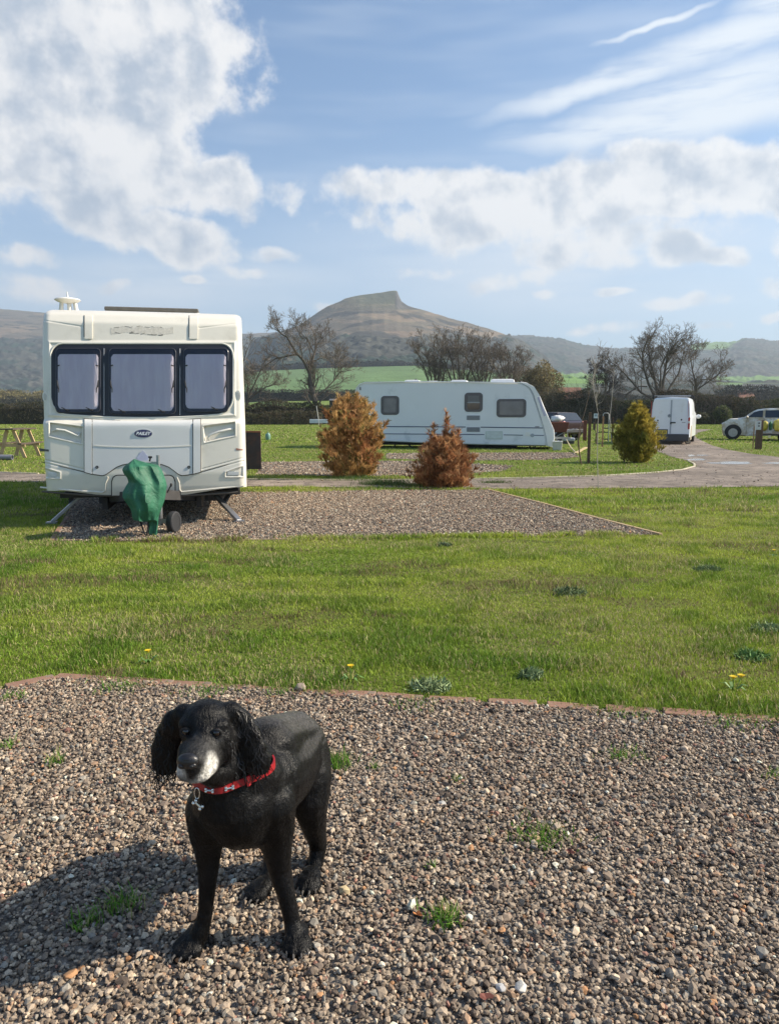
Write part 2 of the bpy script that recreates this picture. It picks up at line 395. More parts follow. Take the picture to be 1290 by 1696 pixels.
crag = (A > 655) & (A < 690) & (PYv > 490) & (PYv < 517) & (RR > 1400) & (RR < 1700)
C = np.where(crag[..., None], np.array([.075, .072, .066]) * (1 + 1.2 * n_fin[..., None]), C)
gpatch = (((A > 1135) & (A < 1206 + 30 * n_mid - (PYv - 572) * 1.5) & (PYv < 582 + 8 * n_mid) & (RR > 2200)) | ((A > 905) & (A < 1000) & (PYv > 621) & (PYv < 634)) | ((A > 1180) & (PYv > 626) & (PYv < 634)))
C = np.where(gpatch[..., None], np.array([.14, .24, .06]), C)
Z = Z + np.where(wood, 9 * np.clip(n_fin + n_mid, -.5, .6) + 3, 0) * np.clip((RR - 900) / 60, 0, 1) + np.where(~wood & ~onfield, 4 * n_mid, 0)
Z = Z - 1.2 * np.clip(1 - (RR - 185) / 40, 0, 1)
na, nr = A.shape; idx = np.arange(na * nr).reshape(na, nr)
F = np.stack([idx[:-1, :-1], idx[1:, :-1], idx[1:, 1:], idx[:-1, 1:]], -1).reshape(-1, 4)
m_hill = mat('hill_cover', (1, 1, 1), .95, var=.22, vscale=.03, attr=True, spec=.1, bump=2.0, bscale=.12)
hills = npmesh('hills', np.stack([X, RR, Z], -1).reshape(-1, 3), F, m_hill, np.clip(C, .01, 1).reshape(-1, 3), smooth=True); tag(hills, kind='structure')

# -- flat ground sheet with mown grass colour
m_ground = bpy.data.materials.new('lawn_soil'); m_ground.use_nodes = True; t = m_ground.node_tree; b = t.nodes['Principled BSDF']
tcg = t.nodes.new('ShaderNodeTexCoord'); v = tcg.outputs['Object']
n1 = noise(t, v, .9, 6, .6); n2 = noise(t, v, 9, 6, .65); n3 = noise(t, v, 60, 4, .7); n4 = noise(t, v, .05, 4, .6)
c = cmix(t, mrange(t, n1, .38, .62), (.125, .175, .028), (.20, .22, .045))
c = cmix(t, mrange(t, n4, .45, .65), c, (.15, .19, .035))
c = cmix(t, mrange(t, n2, .60, .72), c, (.26, .205, .11))
c = cmix(t, mrange(t, n3, .35, .75, 0, .55), c, (.08, .11, .02))
t.links.new(c, b.inputs['Base Color']); b.inputs['Roughness'].default_value = .9; b.inputs['Specular IOR Level'].default_value = .15
bp = t.nodes.new('ShaderNodeBump'); bp.inputs['Distance'].default_value = .03; t.links.new(n3, bp.inputs['Height']); t.links.new(bp.outputs[0], b.inputs['Normal'])
g = G(); g.add([(-4400, -300, 0), (4400, -300, 0), (4400, 4300, 0), (-4400, 4300, 0)], [(0, 1, 2, 3)]); tag(g.obj('ground', m_ground), kind='structure')

def gpoly(pts): return [tuple(gp(*p)[:2]) for p in pts]
def sheet(name, poly, z, m, kind='structure'):
    from mathutils.geometry import tessellate_polygon
    tri = tessellate_polygon([[Vector((x, y, 0)) for x, y in poly]]); fs = []
    for a_, b_, c_ in tri:
        (x0, y0), (x1, y1), (x2, y2) = poly[a_], poly[b_], poly[c_]
        fs.append((a_, b_, c_) if (x1 - x0) * (y2 - y0) - (x2 - x0) * (y1 - y0) > 0 else (a_, c_, b_))
    me = bpy.data.meshes.new(name); me.from_pydata([(x, y, z) for x, y in poly], [], fs); me.update()
    me.materials.append(m); o = bpy.data.objects.new(name, me); COL.objects.link(o); return tag(o, kind=kind)
BRICK = [(-1500, 1240), (0, 1144), (96, 1124), (280, 1135), (410, 1143), (545, 1152), (700, 1160), (900, 1171), (1095, 1183), (1290, 1197), (2700, 1290)]
NEAR = gpoly(BRICK) + [(9, -1.5), (-9, -1.5)]
FARP = gpoly([(92, 897), (300, 896), (620, 893), (860, 889), (1092, 886), (1000, 861), (900, 834), (806, 811), (600, 813), (400, 816), (240, 818), (120, 820)])
PATH = gpoly([(-1200, 800), (0, 798), (200, 802), (400, 806), (640, 808), (820, 810), (1000, 809), (1150, 808), (1290, 806), (2300, 800), (2300, 760), (1290, 757), (1245, 752), (1205, 745), (1180, 738), (1160, 729), (1150, 722), (1158, 716), (1180, 711),
              (1120, 711), (1090, 722), (1070, 735), (1082, 745), (1110, 756), (1138, 763), (1150, 768), (1152, 773), (1130, 779), (1080, 784), (1000, 789), (900, 792), (800, 794), (690, 796), (560, 796), (400, 795), (240, 791), (0, 783), (-1200, 776)])
STRIP = gpoly([(425, 786), (560, 789), (690, 789), (830, 781), (850, 772), (700, 764), (560, 764), (430, 766)])
STRIP_B = gpoly([(640, 760), (760, 763), (900, 762), (960, 757), (950, 750), (860, 750), (640, 751)])
m_gravel = bpy.data.materials.new('gravel_bed'); m_gravel.use_nodes = True; t = m_gravel.node_tree; b = t.nodes['Principled BSDF']
v = t.nodes.new('ShaderNodeTexCoord').outputs['Object']
vo = t.nodes.new('ShaderNodeTexVoronoi'); vo.inputs['Scale'].default_value = 70; t.links.new(v, vo.inputs['Vector'])
sp = t.nodes.new('ShaderNodeSeparateColor'); t.links.new(vo.outputs['Color'], sp.inputs[0])
rp = t.nodes.new('ShaderNodeValToRGB'); t.links.new(sp.outputs[0], rp.inputs[0]); e = rp.color_ramp
e.elements[0].color = (.085, .070, .056, 1); e.elements[1].color = (.42, .36, .29, 1)
for p_, c_ in ((.35, (.17, .14, .115, 1)), (.7, (.27, .225, .18, 1))): q = e.elements.new(p_); q.color = c_
c = cmix(t, mrange(t, noise(t, v, 1.2, 5, .6), .4, .7, 0, .5), rp.outputs[0], (.14, .115, .085))
t.links.new(c, b.inputs['Base Color']); b.inputs['Roughness'].default_value = .9
bp = t.nodes.new('ShaderNodeBump'); bp.inputs['Distance'].default_value = .012; bp.invert = True; t.links.new(vo.outputs['Distance'], bp.inputs['Height']); t.links.new(bp.outputs[0], b.inputs['Normal'])
m_track = bpy.data.materials.new('dirt_track'); m_track.use_nodes = True; t = m_track.node_tree; b = t.nodes['Principled BSDF']
v = t.nodes.new('ShaderNodeTexCoord').outputs['Object']
c = cmix(t, mrange(t, noise(t, v, .7, 7, .65), .35, .65), (.165, .128, .098), (.34, .275, .22))
c = cmix(t, mrange(t, noise(t, v, 3.0, 7, .7), .49, .61), c, (.115, .09, .068))
c = cmix(t, mrange(t, noise(t, v, 45, 4, .7), .35, .7, 0, .55), c, (.13, .105, .085))
t.links.new(c, b.inputs['Base Color']); b.inputs['Roughness'].default_value = .85
bp = t.nodes.new('ShaderNodeBump'); bp.inputs['Distance'].default_value = .04; t.links.new(noise(t, v, 14, 7, .7), bp.inputs['Height']); t.links.new(bp.outputs[0], b.inputs['Normal'])
sheet('gravel_pitch', NEAR, .004, m_gravel); sheet('gravel_pitch', FARP, .004, m_gravel)
sheet('path', PATH, .008, m_track); sheet('gravel_strip', STRIP, .004, m_gravel); sheet('gravel_strip', STRIP_B, .004, m_gravel)
m_water = mat('puddle_water', (.30, .29, .27), .22, var=.1, spec=1.0, bump=.006, bscale=5)
def puddle(x0, x1, y0, y1, seed):
    n = 44; cx, cy = (x0 + x1) / 2, (y0 + y1) / 2; rn = random.Random(seed); ph = [rn.uniform(0, 6) for _ in range(4)]
    pts = []
    for i in range(n):
        a = 2 * math.pi * i / n; k = 1 + .12 * math.sin(3 * a + ph[0]) + .10 * math.sin(5 * a + ph[1]) + .07 * math.sin(9 * a + ph[2])
        pts.append((cx + math.cos(a) * (x1 - x0) / 2 * k, cy + math.sin(a) * (y1 - y0) / 2 * k))
    P_ = gpoly(pts); sheet('puddle_water', P_, .012, m_water)
PUD = [(1176, 1246, 765.0, 769.6), (1262, 1330, 766.2, 768.8), (1136, 1170, 760.0, 763.2), (1139, 1150, 753.4, 756.4), (1152, 1172, 753.6, 755.2)]
for k, p_ in enumerate(PUD): puddle(*p_, k)

# -- stones
def icosa():
    p = (1 + 5 ** .5) / 2
    V = np.array([(-1, p, 0), (1, p, 0), (-1, -p, 0), (1, -p, 0), (0, -1, p), (0, 1, p), (0, -1, -p), (0, 1, -p), (p, 0, -1), (p, 0, 1), (-p, 0, -1), (-p, 0, 1)], float)
    V /= np.linalg.norm(V[0])
    F = np.array([(0, 11, 5), (0, 5, 1), (0, 1, 7), (0, 7, 10), (0, 10, 11), (1, 5, 9), (5, 11, 4), (11, 10, 2), (10, 7, 6), (7, 1, 8), (3, 9, 4), (3, 4, 2), (3, 2, 6), (3, 6, 8), (3, 8, 9), (4, 9, 5), (2, 4, 11), (6, 2, 10), (8, 6, 7), (9, 8, 1)])
    return V, F
OCT = (np.array([(1, 0, 0), (-1, 0, 0), (0, 1, 0), (0, -1, 0), (0, 0, 1), (0, 0, -1)], float), np.array([(0, 2, 4), (2, 1, 4), (1, 3, 4), (3, 0, 4), (2, 0, 5), (1, 2, 5), (3, 1, 5), (0, 3, 5)]))
def rotm(n):
    q = RNG.normal(size=(n, 4)); q /= np.linalg.norm(q, axis=1)[:, None]; w, x, y, z = q.T
    return np.stack([1 - 2 * (y * y + z * z), 2 * (x * y - z * w), 2 * (x * z + y * w), 2 * (x * y + z * w), 1 - 2 * (x * x + z * z), 2 * (y * z - x * w), 2 * (x * z - y * w), 2 * (y * z + x * w), 1 - 2 * (x * x + y * y)], -1).reshape(-1, 3, 3)
def stones(name, x, y, z, r, cols, m, base, jit=.22, parent=None):
    V, F = base; n = len(x); nt = 24
    T = V[None] * (1 + RNG.uniform(-jit, jit, (nt, len(V), 1))) + RNG.uniform(-.12, .12, (nt, len(V), 3))
    T = T[RNG.integers(0, nt, n)]
    T = T * (np.stack([RNG.uniform(.8, 1.35, n), RNG.uniform(.7, 1.1, n), RNG.uniform(.45, .85, n)], -1) * r[:, None])[:, None, :]
    # mostly lying flat: random spin about z plus moderate tilt
    Q = rotm(n); tilt = RNG.random(n) < .55
    a = RNG.uniform(0, 6.28, n); Zr = np.zeros((n, 3, 3)); Zr[:, 0, 0] = np.cos(a); Zr[:, 0, 1] = -np.sin(a); Zr[:, 1, 0] = np.sin(a); Zr[:, 1, 1] = np.cos(a); Zr[:, 2, 2] = 1
    Q = np.where(tilt[:, None, None], Zr, Q)
    VV = np.einsum('nij,nkj->nki', Q, T) + np.stack([x, y, z], -1)[:, None, :]
    FF = F[None] + (np.arange(n) * len(V))[:, None, None]
    return npmesh(name, VV.reshape(-1, 3), FF.reshape(-1, 3), m, np.repeat(cols, len(V), 0), parent)
def stone_cols(n):
    pal = np.array([(.200, .168, .140), (.270, .232, .192), (.345, .300, .250), (.128, .108, .094), (.435, .385, .315), (.300, .215, .155), (.57, .53, .47), (.34, .20, .11), (.215, .215, .205), (.078, .066, .060), (.24, .14, .115)])
    pr = np.array([.19, .21, .165, .13, .075, .055, .015, .009, .085, .058, .02]); pr /= pr.sum()
    return np.clip(pal[RNG.choice(len(pal), n, p=pr)] * RNG.uniform(.68, 1.28, (n, 1)) * np.array([1.12, 1.01, .885]), .012, .62)
m_stone = mat('gravel_stone', (1, 1, 1), .8, var=.28, vscale=220, attr=True, spec=.3)
def band(n, y0, y1, side, marg):
    y = y0 + (y1 - y0) * RNG.random(n); x = RNG.uniform(-1, 1, n) * (side * y + marg); return x, y
n = 440000
y = RNG.uniform(.9, 4.7, n); x = RNG.uniform(-4.6, 4.6, n); keep = (np.abs(x) < .56 * y + .4 + 1.7 * (RNG.random(n) < .55)) & inpoly(x, y, NEAR) ; x = x[keep]; y = y[keep]
r = RNG.lognormal(math.log(.0049), .36, len(x)); r = np.clip(r, .003, .0165)
und = .010 * (fbm(x * 2.2, y * 2.2, 8) - .5)
stones('gravel', x, y, .004 + r * .35 + RNG.random(len(x)) * .008 + und, r, stone_cols(len(x)), m_stone, icosa()); tag(bpy.data.objects['gravel'], kind='stuff')
n = 150000
x = RNG.uniform(-5.2, 4.5, n); y = RNG.uniform(7, 14, n); keep = inpoly(x, y, FARP); x = x[keep]; y = y[keep]
r = np.clip(RNG.lognormal(math.log(.0105), .3, len(x)), .005, .022)
o = stones('gravel', x, y, .004 + r * .3 + RNG.random(len(x)) * .006, r, stone_cols(len(x)), m_stone, OCT); tag(o, kind='stuff')
n = 70000
x = RNG.uniform(-4.5, 8, n); y = RNG.uniform(14, 26, n); keep = inpoly(x, y, STRIP) | inpoly(x, y, STRIP_B); x = x[keep]; y = y[keep]
r = np.clip(RNG.lognormal(math.log(.018), .3, len(x)), .008, .035)
o = stones('gravel', x, y, .004 + r * .3, r, stone_cols(len(x)), m_stone, OCT); tag(o, kind='stuff')
# loose clods and grit on the track
n = 12000
x = RNG.uniform(-9, 19, n); y = RNG.uniform(12, 34, n); keep = inpoly(x, y, PATH) & (RNG.random(n) < .25 + .75 * (fbm(x * .8, y * .8, 5) > .55)); x = x[keep]; y = y[keep]
r = np.clip(RNG.lognormal(math.log(.011), .45, len(x)), .005, .035)
o = stones('track_grit', x, y, .008 + r * .2, r, stone_cols(len(x)) * .75, m_stone, OCT); tag(o, kind='stuff')

# -- grass blades
m_grass = mat('grass_blade', (1, 1, 1), .55, var=.10, vscale=3, attr=True, spec=.25, transl=.30)
def grass(name, x, y, z0, h, w, cols, lean=.55, segs=1, label=None):
    n = len(x); a = RNG.uniform(0, 2 * np.pi, n); l = RNG.uniform(.1, lean, n) * h; d = np.stack([np.cos(a), np.sin(a)], -1)
    ya = RNG.uniform(0, np.pi, n); s = np.stack([np.cos(ya), np.sin(ya)], -1) * (w / 2)[:, None]
    p = np.stack([x, y], -1); z0 = np.broadcast_to(z0, (n,))
    if segs == 1:
        V = np.empty((n, 3, 3)); V[:, 0, :2] = p - s; V[:, 1, :2] = p + s; V[:, 0, 2] = z0; V[:, 1, 2] = z0
        V[:, 2, :2] = p + d * l[:, None]; V[:, 2, 2] = z0 + h
        F = np.arange(n * 3).reshape(n, 3); k = 3
    else:
        V = np.empty((n, 5, 3)); V[:, 0, :2] = p - s; V[:, 1, :2] = p + s; V[:, 0, 2] = z0; V[:, 1, 2] = z0
        V[:, 2, :2] = p - s * .8 + d * l[:, None] * .35; V[:, 3, :2] = p + s * .8 + d * l[:, None] * .35; V[:, 2, 2] = z0 + h * .6; V[:, 3, 2] = z0 + h * .6
        V[:, 4, :2] = p + d * l[:, None]; V[:, 4, 2] = z0 + h * .95
        b0 = (np.arange(n) * 5)[:, None]; F = np.concatenate([b0 + np.array([[0, 1, 3]]), b0 + np.array([[0, 3, 2]]), b0 + np.array([[2, 3, 4]])], 0); k = 5
    return npmesh(name, V.reshape(-1, 3), F, m_grass, np.repeat(cols, k, 0))
def grass_cols(x, y, n):
    g1 = np.array([.185, .285, .030]); g2 = np.array([.37, .43, .060]); g3 = np.array([.085, .175, .02]); dry = np.array([.44, .37, .19]); brown = np.array([.20, .145, .08])
    k = smst((fbm(x * .55, y * .8, 51) - .36) / .28); near = np.clip((6.6 - y) / 2.4, 0, 1); k = k * (1 - .45 * near)
    c = g1 * (1 - k)[:, None] + g2 * k[:, None]
    fr = np.clip((y - 13.5) / 3, 0, 1); k = k * (1 - .5 * fr) + .18 * fr; c = g1 * (1 - k)[:, None] + g2 * k[:, None]
    kk = smst((fbm(x * 3.1, y * 4.5, 61, 3) - .52) / .14)[:, None]; c = c * (1 - .55 * kk) + g3 * .55 * kk
    d = (RNG.random(n) < (.09 + .28 * smst((fbm(x * 1.3, y * 2.0, 66) - .46) / .14)))[:, None]; c = np.where(d, dry, c)
    b = ((fbm(x * 1.1 + 9, y * 2.8, 67, 4) > .64) & (RNG.random(n) < .55))[:, None]; c = np.where(b, brown, c)
    return np.clip(c * RNG.uniform(.65, 1.35, (n, 1)), .01, .6)
EXCL = [NEAR, FARP, PATH, STRIP, STRIP_B]
def lawn(n, y0, y1, side, marg, h, w, segs):
    y = y0 + (y1 - y0) * RNG.random(n) ** 1.0; x = RNG.uniform(-1, 1, n) * (side * y + marg)
    keep = np.ones(n, bool)
    jx = x + RNG.normal(0, .012 + .0015 * y, n); jy = y + RNG.normal(0, .018 + .002 * y, n)
    for P_ in EXCL: keep &= ~inpoly(jx, jy, P_)
    bare = (fbm(x * 1.1 + 9, y * 2.8, 67, 4) > .66) & (RNG.random(n) < .5); keep &= ~bare
    x = x[keep]; y = y[keep]; n = len(x)
    tuft = .6 + .8 * smst((fbm(x * 3.1, y * 4.5, 61, 3) - .42) / .2)
    hh = RNG.uniform(h * .45, h * 1.25, n) * tuft; ww = RNG.uniform(.6, 1.3, n) * w
    c = grass_cols(x, y, n)
    o = grass('grass', x, y, 0.0, hh, ww, c, .9, segs); tag(o, kind='stuff'); return o
lawn(330000, 2.5, 6.2, .58, 2.1, .029, .0042, 2)
lawn(290000, 6.2, 9.6, .57, 2.4, .030, .0065, 1)
lawn(215000, 9.6, 17, .57, 3, .045, .012, 1)
lawn(95000, 17, 34, .57, 4, .038, .026, 1)
lawn(130000, 34, 112, .57, 6, .055, .080, 1)
def tufts(spots):
    xs, ys, hs = [], [], []
    for (px, py, w_, cnt, h_) in spots:
        p_ = gp(px, py); s_ = w_ / (FPX / p_.y)
        xs.append(RNG.normal(p_.x, s_ / 2.2, cnt)); ys.append(RNG.normal(p_.y, s_ / 2.6, cnt)); hs.append(RNG.uniform(.5, 1.2, cnt) * h_)
    x = np.concatenate(xs); y = np.concatenate(ys); h = np.concatenate(hs); n = len(x)
    c = np.array([.12, .26, .03]) * RNG.uniform(.6, 1.3, (n, 1)); c = np.where((RNG.random(n) < .25)[:, None], np.array([.34, .33, .13]), c)
    o = grass('grass_tufts', x, y, .004, h, RNG.uniform(.0025, .005, n), c, 1.1, 2); tag(o, kind='stuff')
tufts([(896, 1393, 62, 230, .035), (735, 1531, 34, 120, .045), (200, 1512, 50, 120, .05), (140, 1540, 34, 70, .04), (555, 1272, 34, 140, .06), (755, 1297, 16, 30, .03), (1033, 1256, 40, 120, .03), (92, 1268, 18, 40, .05), (15, 1240, 20, 40, .04),
       (715, 1440, 10, 16, .02), (460, 1150, 30, 70, .035), (350, 1146, 60, 160, .035), (200, 1140, 60, 200, .035), (20, 1160, 30, 90, .035), (690, 1170, 50, 110, .03), (1040, 1186, 40, 80, .03), (1220, 1200, 60, 140, .03), (620, 1275, 14, 24, .03), (1290, 1290, 30, 50, .03)])
def fringe(poly, cnt, y_sd, h_):
    P_ = np.array(poly); k = RNG.integers(0, len(P_) - 1, cnt); f = RNG.random(cnt)
    x = P_[k, 0] * (1 - f) + P_[k + 1, 0] * f + RNG.normal(0, y_sd, cnt); y = P_[k, 1] * (1 - f) + P_[k + 1, 1] * f + RNG.normal(0, y_sd, cnt)
    keep = fbm(x * 2.5, y * 2.5, 90) > .48; x = x[keep]; y = y[keep]
    o = grass('grass_fringe', x, y, 0, RNG.uniform(.4, 1.2, len(x)) * h_, RNG.uniform(.004, .009, len(x)) * (1 + y / 12), grass_cols(x, y, len(x)), 1.0, 1); tag(o, kind='stuff')
fringe(FARP[:5], 9000, .05, .06); fringe(FARP[7:], 9000, .10, .05)
# darker tussocks on the edge of the track
def tussock(px, py, w_, cnt, h_, col):
    p_ = gp(px, py); s_ = w_ / (FPX / p_.y); x = RNG.normal(p_.x, s_ / 2.4, cnt); y = RNG.normal(p_.y, s_ / 5, cnt)
    return x, y, RNG.uniform(.4, 1.1, cnt) * h_, np.array(col) * RNG.uniform(.6, 1.4, (cnt, 1))
L_ = [tussock(640, 803, 50, 900, .13, (.06, .10, .03)), tussock(585, 794, 60, 900, .10, (.07, .12, .03)), tussock(690, 806, 60, 700, .09, (.10, .14, .04)), tussock(820, 800, 30, 300, .07, (.09, .13, .04))]
o = grass('rough_grass', *[np.concatenate([q[i] for q in L_]) for i in (0, 1)], 0, np.concatenate([q[2] for q in L_]), np.full(sum(len(q[0]) for q in L_), .012), np.concatenate([q[3] for q in L_]), 1.0, 1); tag(o, kind='stuff')

# -- brick edging of the near pitch
m_brick = mat('edging_brick', (.27, .145, .095), .85, var=.3, vscale=18, bump=.002, bscale=120, dirt=((.20, .16, .12), .48, .68), dscale=22)
be = empty('brick_edging', (0, 3.9, 0), label='terracotta brick edging along the near gravel pitch', cat='edging')
line = [Vector((*gp(*p)[:2], 0)) for p in BRICK]
acc_ = 0; base_brick = None; off = Vector((0, 3.9, 0))
for i in range(len(line) - 1):
    a_, b_ = line[i], line[i + 1]; L = (b_ - a_).length; k = max(1, round(L / .222)); d = (b_ - a_) / k; ang = math.atan2(d.y, d.x)
    for j in range(k):
        if base_brick is None:
            g = G(); g.box((0, 0, 0), (.219, .070, .06)); bo = g.obj('brick', m_brick, be, bevel=.006); base_brick = bo
        else: bo = base_brick.copy(); COL.objects.link(bo); bo.parent = be
        c_ = a_ + d * (j + .5) - off
        bo.location = (c_.x, c_.y + .01, -.017 + random.uniform(-.004, .004)); bo.rotation_euler = (random.uniform(-.03, .03), random.uniform(-.02, .02), ang + random.uniform(-.03, .03))
# -- pale timber edging of the far pitch and of the track
m_edge = mat('edging_timber', (.40, .285, .155), .8, var=.25, vscale=9, dirt=((.26, .19, .11), .45, .7), dscale=6)
m_kerb = mat('edging_stone', (.50, .44, .33), .85, var=.2, vscale=6)
def edging(name, pts, w_, h_, m, label):
    pts = [Vector((*gp(*p)[:2], 0)) for p in pts]; o_ = pts[0]; e_ = empty(name, o_, label=label, cat='edging')
    for i in range(len(pts) - 1):
        g = G(); g.bar(pts[i] - o_, pts[i + 1] - o_, w_, h_); g.obj('board', m, e_, bevel=.004)
edging('timber_edging', [(804, 811), (850, 823), (900, 835.5), (1000, 863), (1094, 887)], .045, .05, m_edge, 'tan timber edging running diagonally down the right side of the gravel pitch')
edging('timber_edging', [(90, 895.5), (230, 895), (420, 895), (631, 892.5)], .022, .026, m_edge, 'thin timber edging along the front of the caravan pitch, half sunk in grass')
edging('timber_edging', [(85, 897), (97, 879), (112, 858)], .05, .04, m_brick, 'short terracotta edging at the front left corner under the caravan')
edging('path_edging', [(405, 794.5), (560, 795.5), (690, 795.5), (800, 793.5), (900, 791.5), (1000, 788.5), (1080, 783.5), (1130, 778.5), (1150, 773), (1150, 769), (1140, 764)], .05, .05, m_kerb, 'pale edging curving round the lawn at the track bend')
edging('path_edging', [(-200, 779), (0, 783), (64, 785)], .05, .05, m_kerb, 'pale edging beside the track left of the near caravan')

# -- haze
g = G(); g.box((0, 2100, 349), (9600, 5200, 700)); hzo = g.obj('haze', mat('haze_air', (1, 1, 1))); tag(hzo, kind='stuff')
hm = bpy.data.materials.new('haze_volume'); hm.use_nodes = True; t = hm.node_tree; t.nodes.clear()
pv = t.nodes.new('ShaderNodeVolumePrincipled'); pv.inputs['Color'].default_value = (.66, .78, .92, 1); pv.inputs['Density'].default_value = 2.1e-4; pv.inputs['Anisotropy'].default_value = .2
ot = t.nodes.new('ShaderNodeOutputMaterial'); t.links.new(pv.outputs[0], ot.inputs['Volume']); hzo.data.materials.clear(); hzo.data.materials.append(hm)

# ================================================================ VEGETATION
m_bark = mat('tree_bark', (.12, .10, .08), .9, var=.3, vscale=3, spec=.15)
m_twig = mat('tree_twigs', (.19, .155, .125), .9, var=.25, vscale=.8, spec=.1)
m_leaf = mat('leaf_clump', (1, 1, 1), .7, var=.12, vscale=2, attr=True, spec=.2, transl=.25)
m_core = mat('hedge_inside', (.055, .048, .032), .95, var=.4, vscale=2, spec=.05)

def grow(g_tr, g_tw, p, d, L, r, lev, maxlev, rn, kids, droop, tw_from, rmin, wob=.28):
    n = 5 if lev < 2 else 4 if lev < 4 else 3
    pts = [p.copy()]; rad = [r]; dd = d.copy(); dirs = [dd.copy()]
    for i in range(n):
        dd = (dd + Vector((rn.gauss(0, wob), rn.gauss(0, wob), rn.gauss(0, wob * .7) + droop)) * .55).normalized()
        pts.append(pts[-1] + dd * (L / n)); rad.append(max(rmin, r * (1 - .62 * (i + 1) / n))); dirs.append(dd.copy())
    (g_tr if lev < tw_from else g_tw).tube(pts, rad, 6 if lev < 2 else 4 if lev < 3 else 3, cap=False)
    if lev >= maxlev: return
    for k in range(kids[min(lev, len(kids) - 1)]):
        f = rn.uniform(.25, 1.0) if lev else rn.uniform(.35, 1.0)
        i = min(n - 1, int(f * n)); q = pts[i].lerp(pts[i + 1], f * n - i) if f < 1 else pts[-1]
        ax = dirs[i].orthogonal().normalized(); ax.rotate(Matrix.Rotation(rn.uniform(0, 6.28), 3, dirs[i]))
        nd_ = dirs[i].copy(); nd_.rotate(Matrix.Rotation(rn.uniform(.45, 1.05), 3, ax)); nd_.normalize()
        grow(g_tr, g_tw, q, nd_, L * rn.uniform(.50, .74) * (1.15 - .35 * f), max(rmin, rad[i] * rn.uniform(.45, .68)), lev + 1, maxlev, rn, kids, droop, tw_from, rmin, wob)

def bare_tree(px, py, Y, limbs, seed, label, name='bare_tree', kids=(6, 5, 4, 4), maxlev=4, Lf=.5, rmin=.015, group=None, droop=.16, mt=None, mw=None, z0=None, wob=.22, root_r=None):
    """limbs: list of (points in photograph pixels, depth shift, start radius, end radius)"""
    rn = random.Random(seed); base = at(px, py, Y)
    if z0 is not None: base.z = z0
    root = empty(name, base, label=label, cat='tree', group=group)
    gt, gw = G(), G()
    for (pts, dy, r0, r1) in limbs:
        P3 = []
        for i, q in enumerate(pts):
            v_ = at(q[0], q[1], Y); v_.y += dy * i / max(1, len(pts) - 1); P3.append(v_ - base)
        rad = [r0 + (r1 - r0) * i / (len(P3) - 1) for i in range(len(P3))]
        gt.tube(P3, rad, 8, cap=False)
        Lt = sum((P3[i + 1] - P3[i]).length for i in range(len(P3) - 1))
        for k in range(kids[0] + int(Lt)):
            f = rn.uniform(.22, 1.0) if r0 > .15 else rn.uniform(.1, 1)
            x = f * (len(P3) - 1); i = min(len(P3) - 2, int(x)); q = P3[i].lerp(P3[i + 1], x - i); dv = (P3[i + 1] - P3[i]).normalized()
            if q.z < (P3[0].z + .2) and r0 > .25: continue
            ax = dv.orthogonal().normalized(); ax.rotate(Matrix.Rotation(rn.uniform(0, 6.28), 3, dv))
            nd_ = dv.copy(); nd_.rotate(Matrix.Rotation(rn.uniform(.35, 1.1), 3, ax))
            grow(gt, gw, q, nd_, Lf * (1.25 - .6 * f) * rn.uniform(.7, 1.2), rad[i] * rn.uniform(.3, .5), 1, maxlev, rn, kids, droop, 2, rmin, wob)
        grow(gt, gw, P3[-1], (P3[-1] - P3[-2]).normalized(), Lf * .8, r1, 1, maxlev, rn, kids, droop, 2, rmin, wob)
    gt.obj('trunk', mt or m_bark, root, smooth=True); gw.obj('crown', mw or m_twig, root)
    return root

# the spreading old tree left of centre
bare_tree(527, 697, 112, [([(527, 700), (522, 665), (515, 640), (513, 618)], 0, .42, .30), ([(513, 618), (503, 597), (492, 585), (478, 560), (469, 555), (460, 544)], -2.5, .24, .06), ([(492, 586), (470, 590), (455, 592), (438, 602)], 2.0, .15, .05),
                          ([(513, 618), (516, 600), (521, 580), (524, 570), (533, 556)], 1.5, .22, .05), ([(520, 583), (508, 560), (500, 560), (493, 546)], -1, .10, .04), ([(521, 660), (538, 645), (552, 630), (562, 615), (578, 612)], 2, .14, .04), ([(553, 629), (556, 610), (556, 598)], -1, .08, .03)],
          3, 'bare spreading tree with a leaning dark trunk, tallest left of the side-on caravan', kids=(6, 4, 4, 3), Lf=2.6, rmin=.015, maxlev=4)
bare_tree(404, 690, 108, [([(402, 695), (410, 660), (422, 635), (432, 612)], 0, .20, .06), ([(402, 680), (418, 655), (440, 640), (455, 636)], 1, .12, .04), ([(402, 680), (400, 640), (404, 600), (410, 585)], -1, .18, .05)],
          5, 'bare thin-branched tree half hidden behind the right edge of the near caravan', kids=(4, 4, 4, 3), Lf=2.6, rmin=.014)
# the group behind the side-on caravan
for i, (bx, top, fan, sd, lab) in enumerate(((722, 548, 30, 11, 'bare tree over the left part of the side-on caravan roof, left end of its group'), (762, 546, 34, 12, 'tallest bare tree of the group over the middle of the caravan roof'),
                                             (800, 556, 30, 13, 'bare tree over the right half of the caravan roof, second from right'), (845, 582, 30, 14, 'lowest bare tree of the group, above the caravan roof end'))):
    H = 640 - top; L_ = []
    for k, f in enumerate((-1, -.55, -.1, .35, .8)):
        L_.append(([(bx + f * 4, 672), (bx + f * fan * .35, 640), (bx + f * fan * .8, 640 - H * .45), (bx + f * fan * 1.15, 640 - H * (.82 - .2 * abs(f)))], (k - 2) * 1.2, .17, .05))
    bare_tree(bx, 697, 124, [([(bx, 700), (bx, 672)], 0, .38, .32)] + L_, sd, lab, kids=(4, 4, 4, 3), Lf=2.5, rmin=.015, group='bare trees behind the side-on caravan')
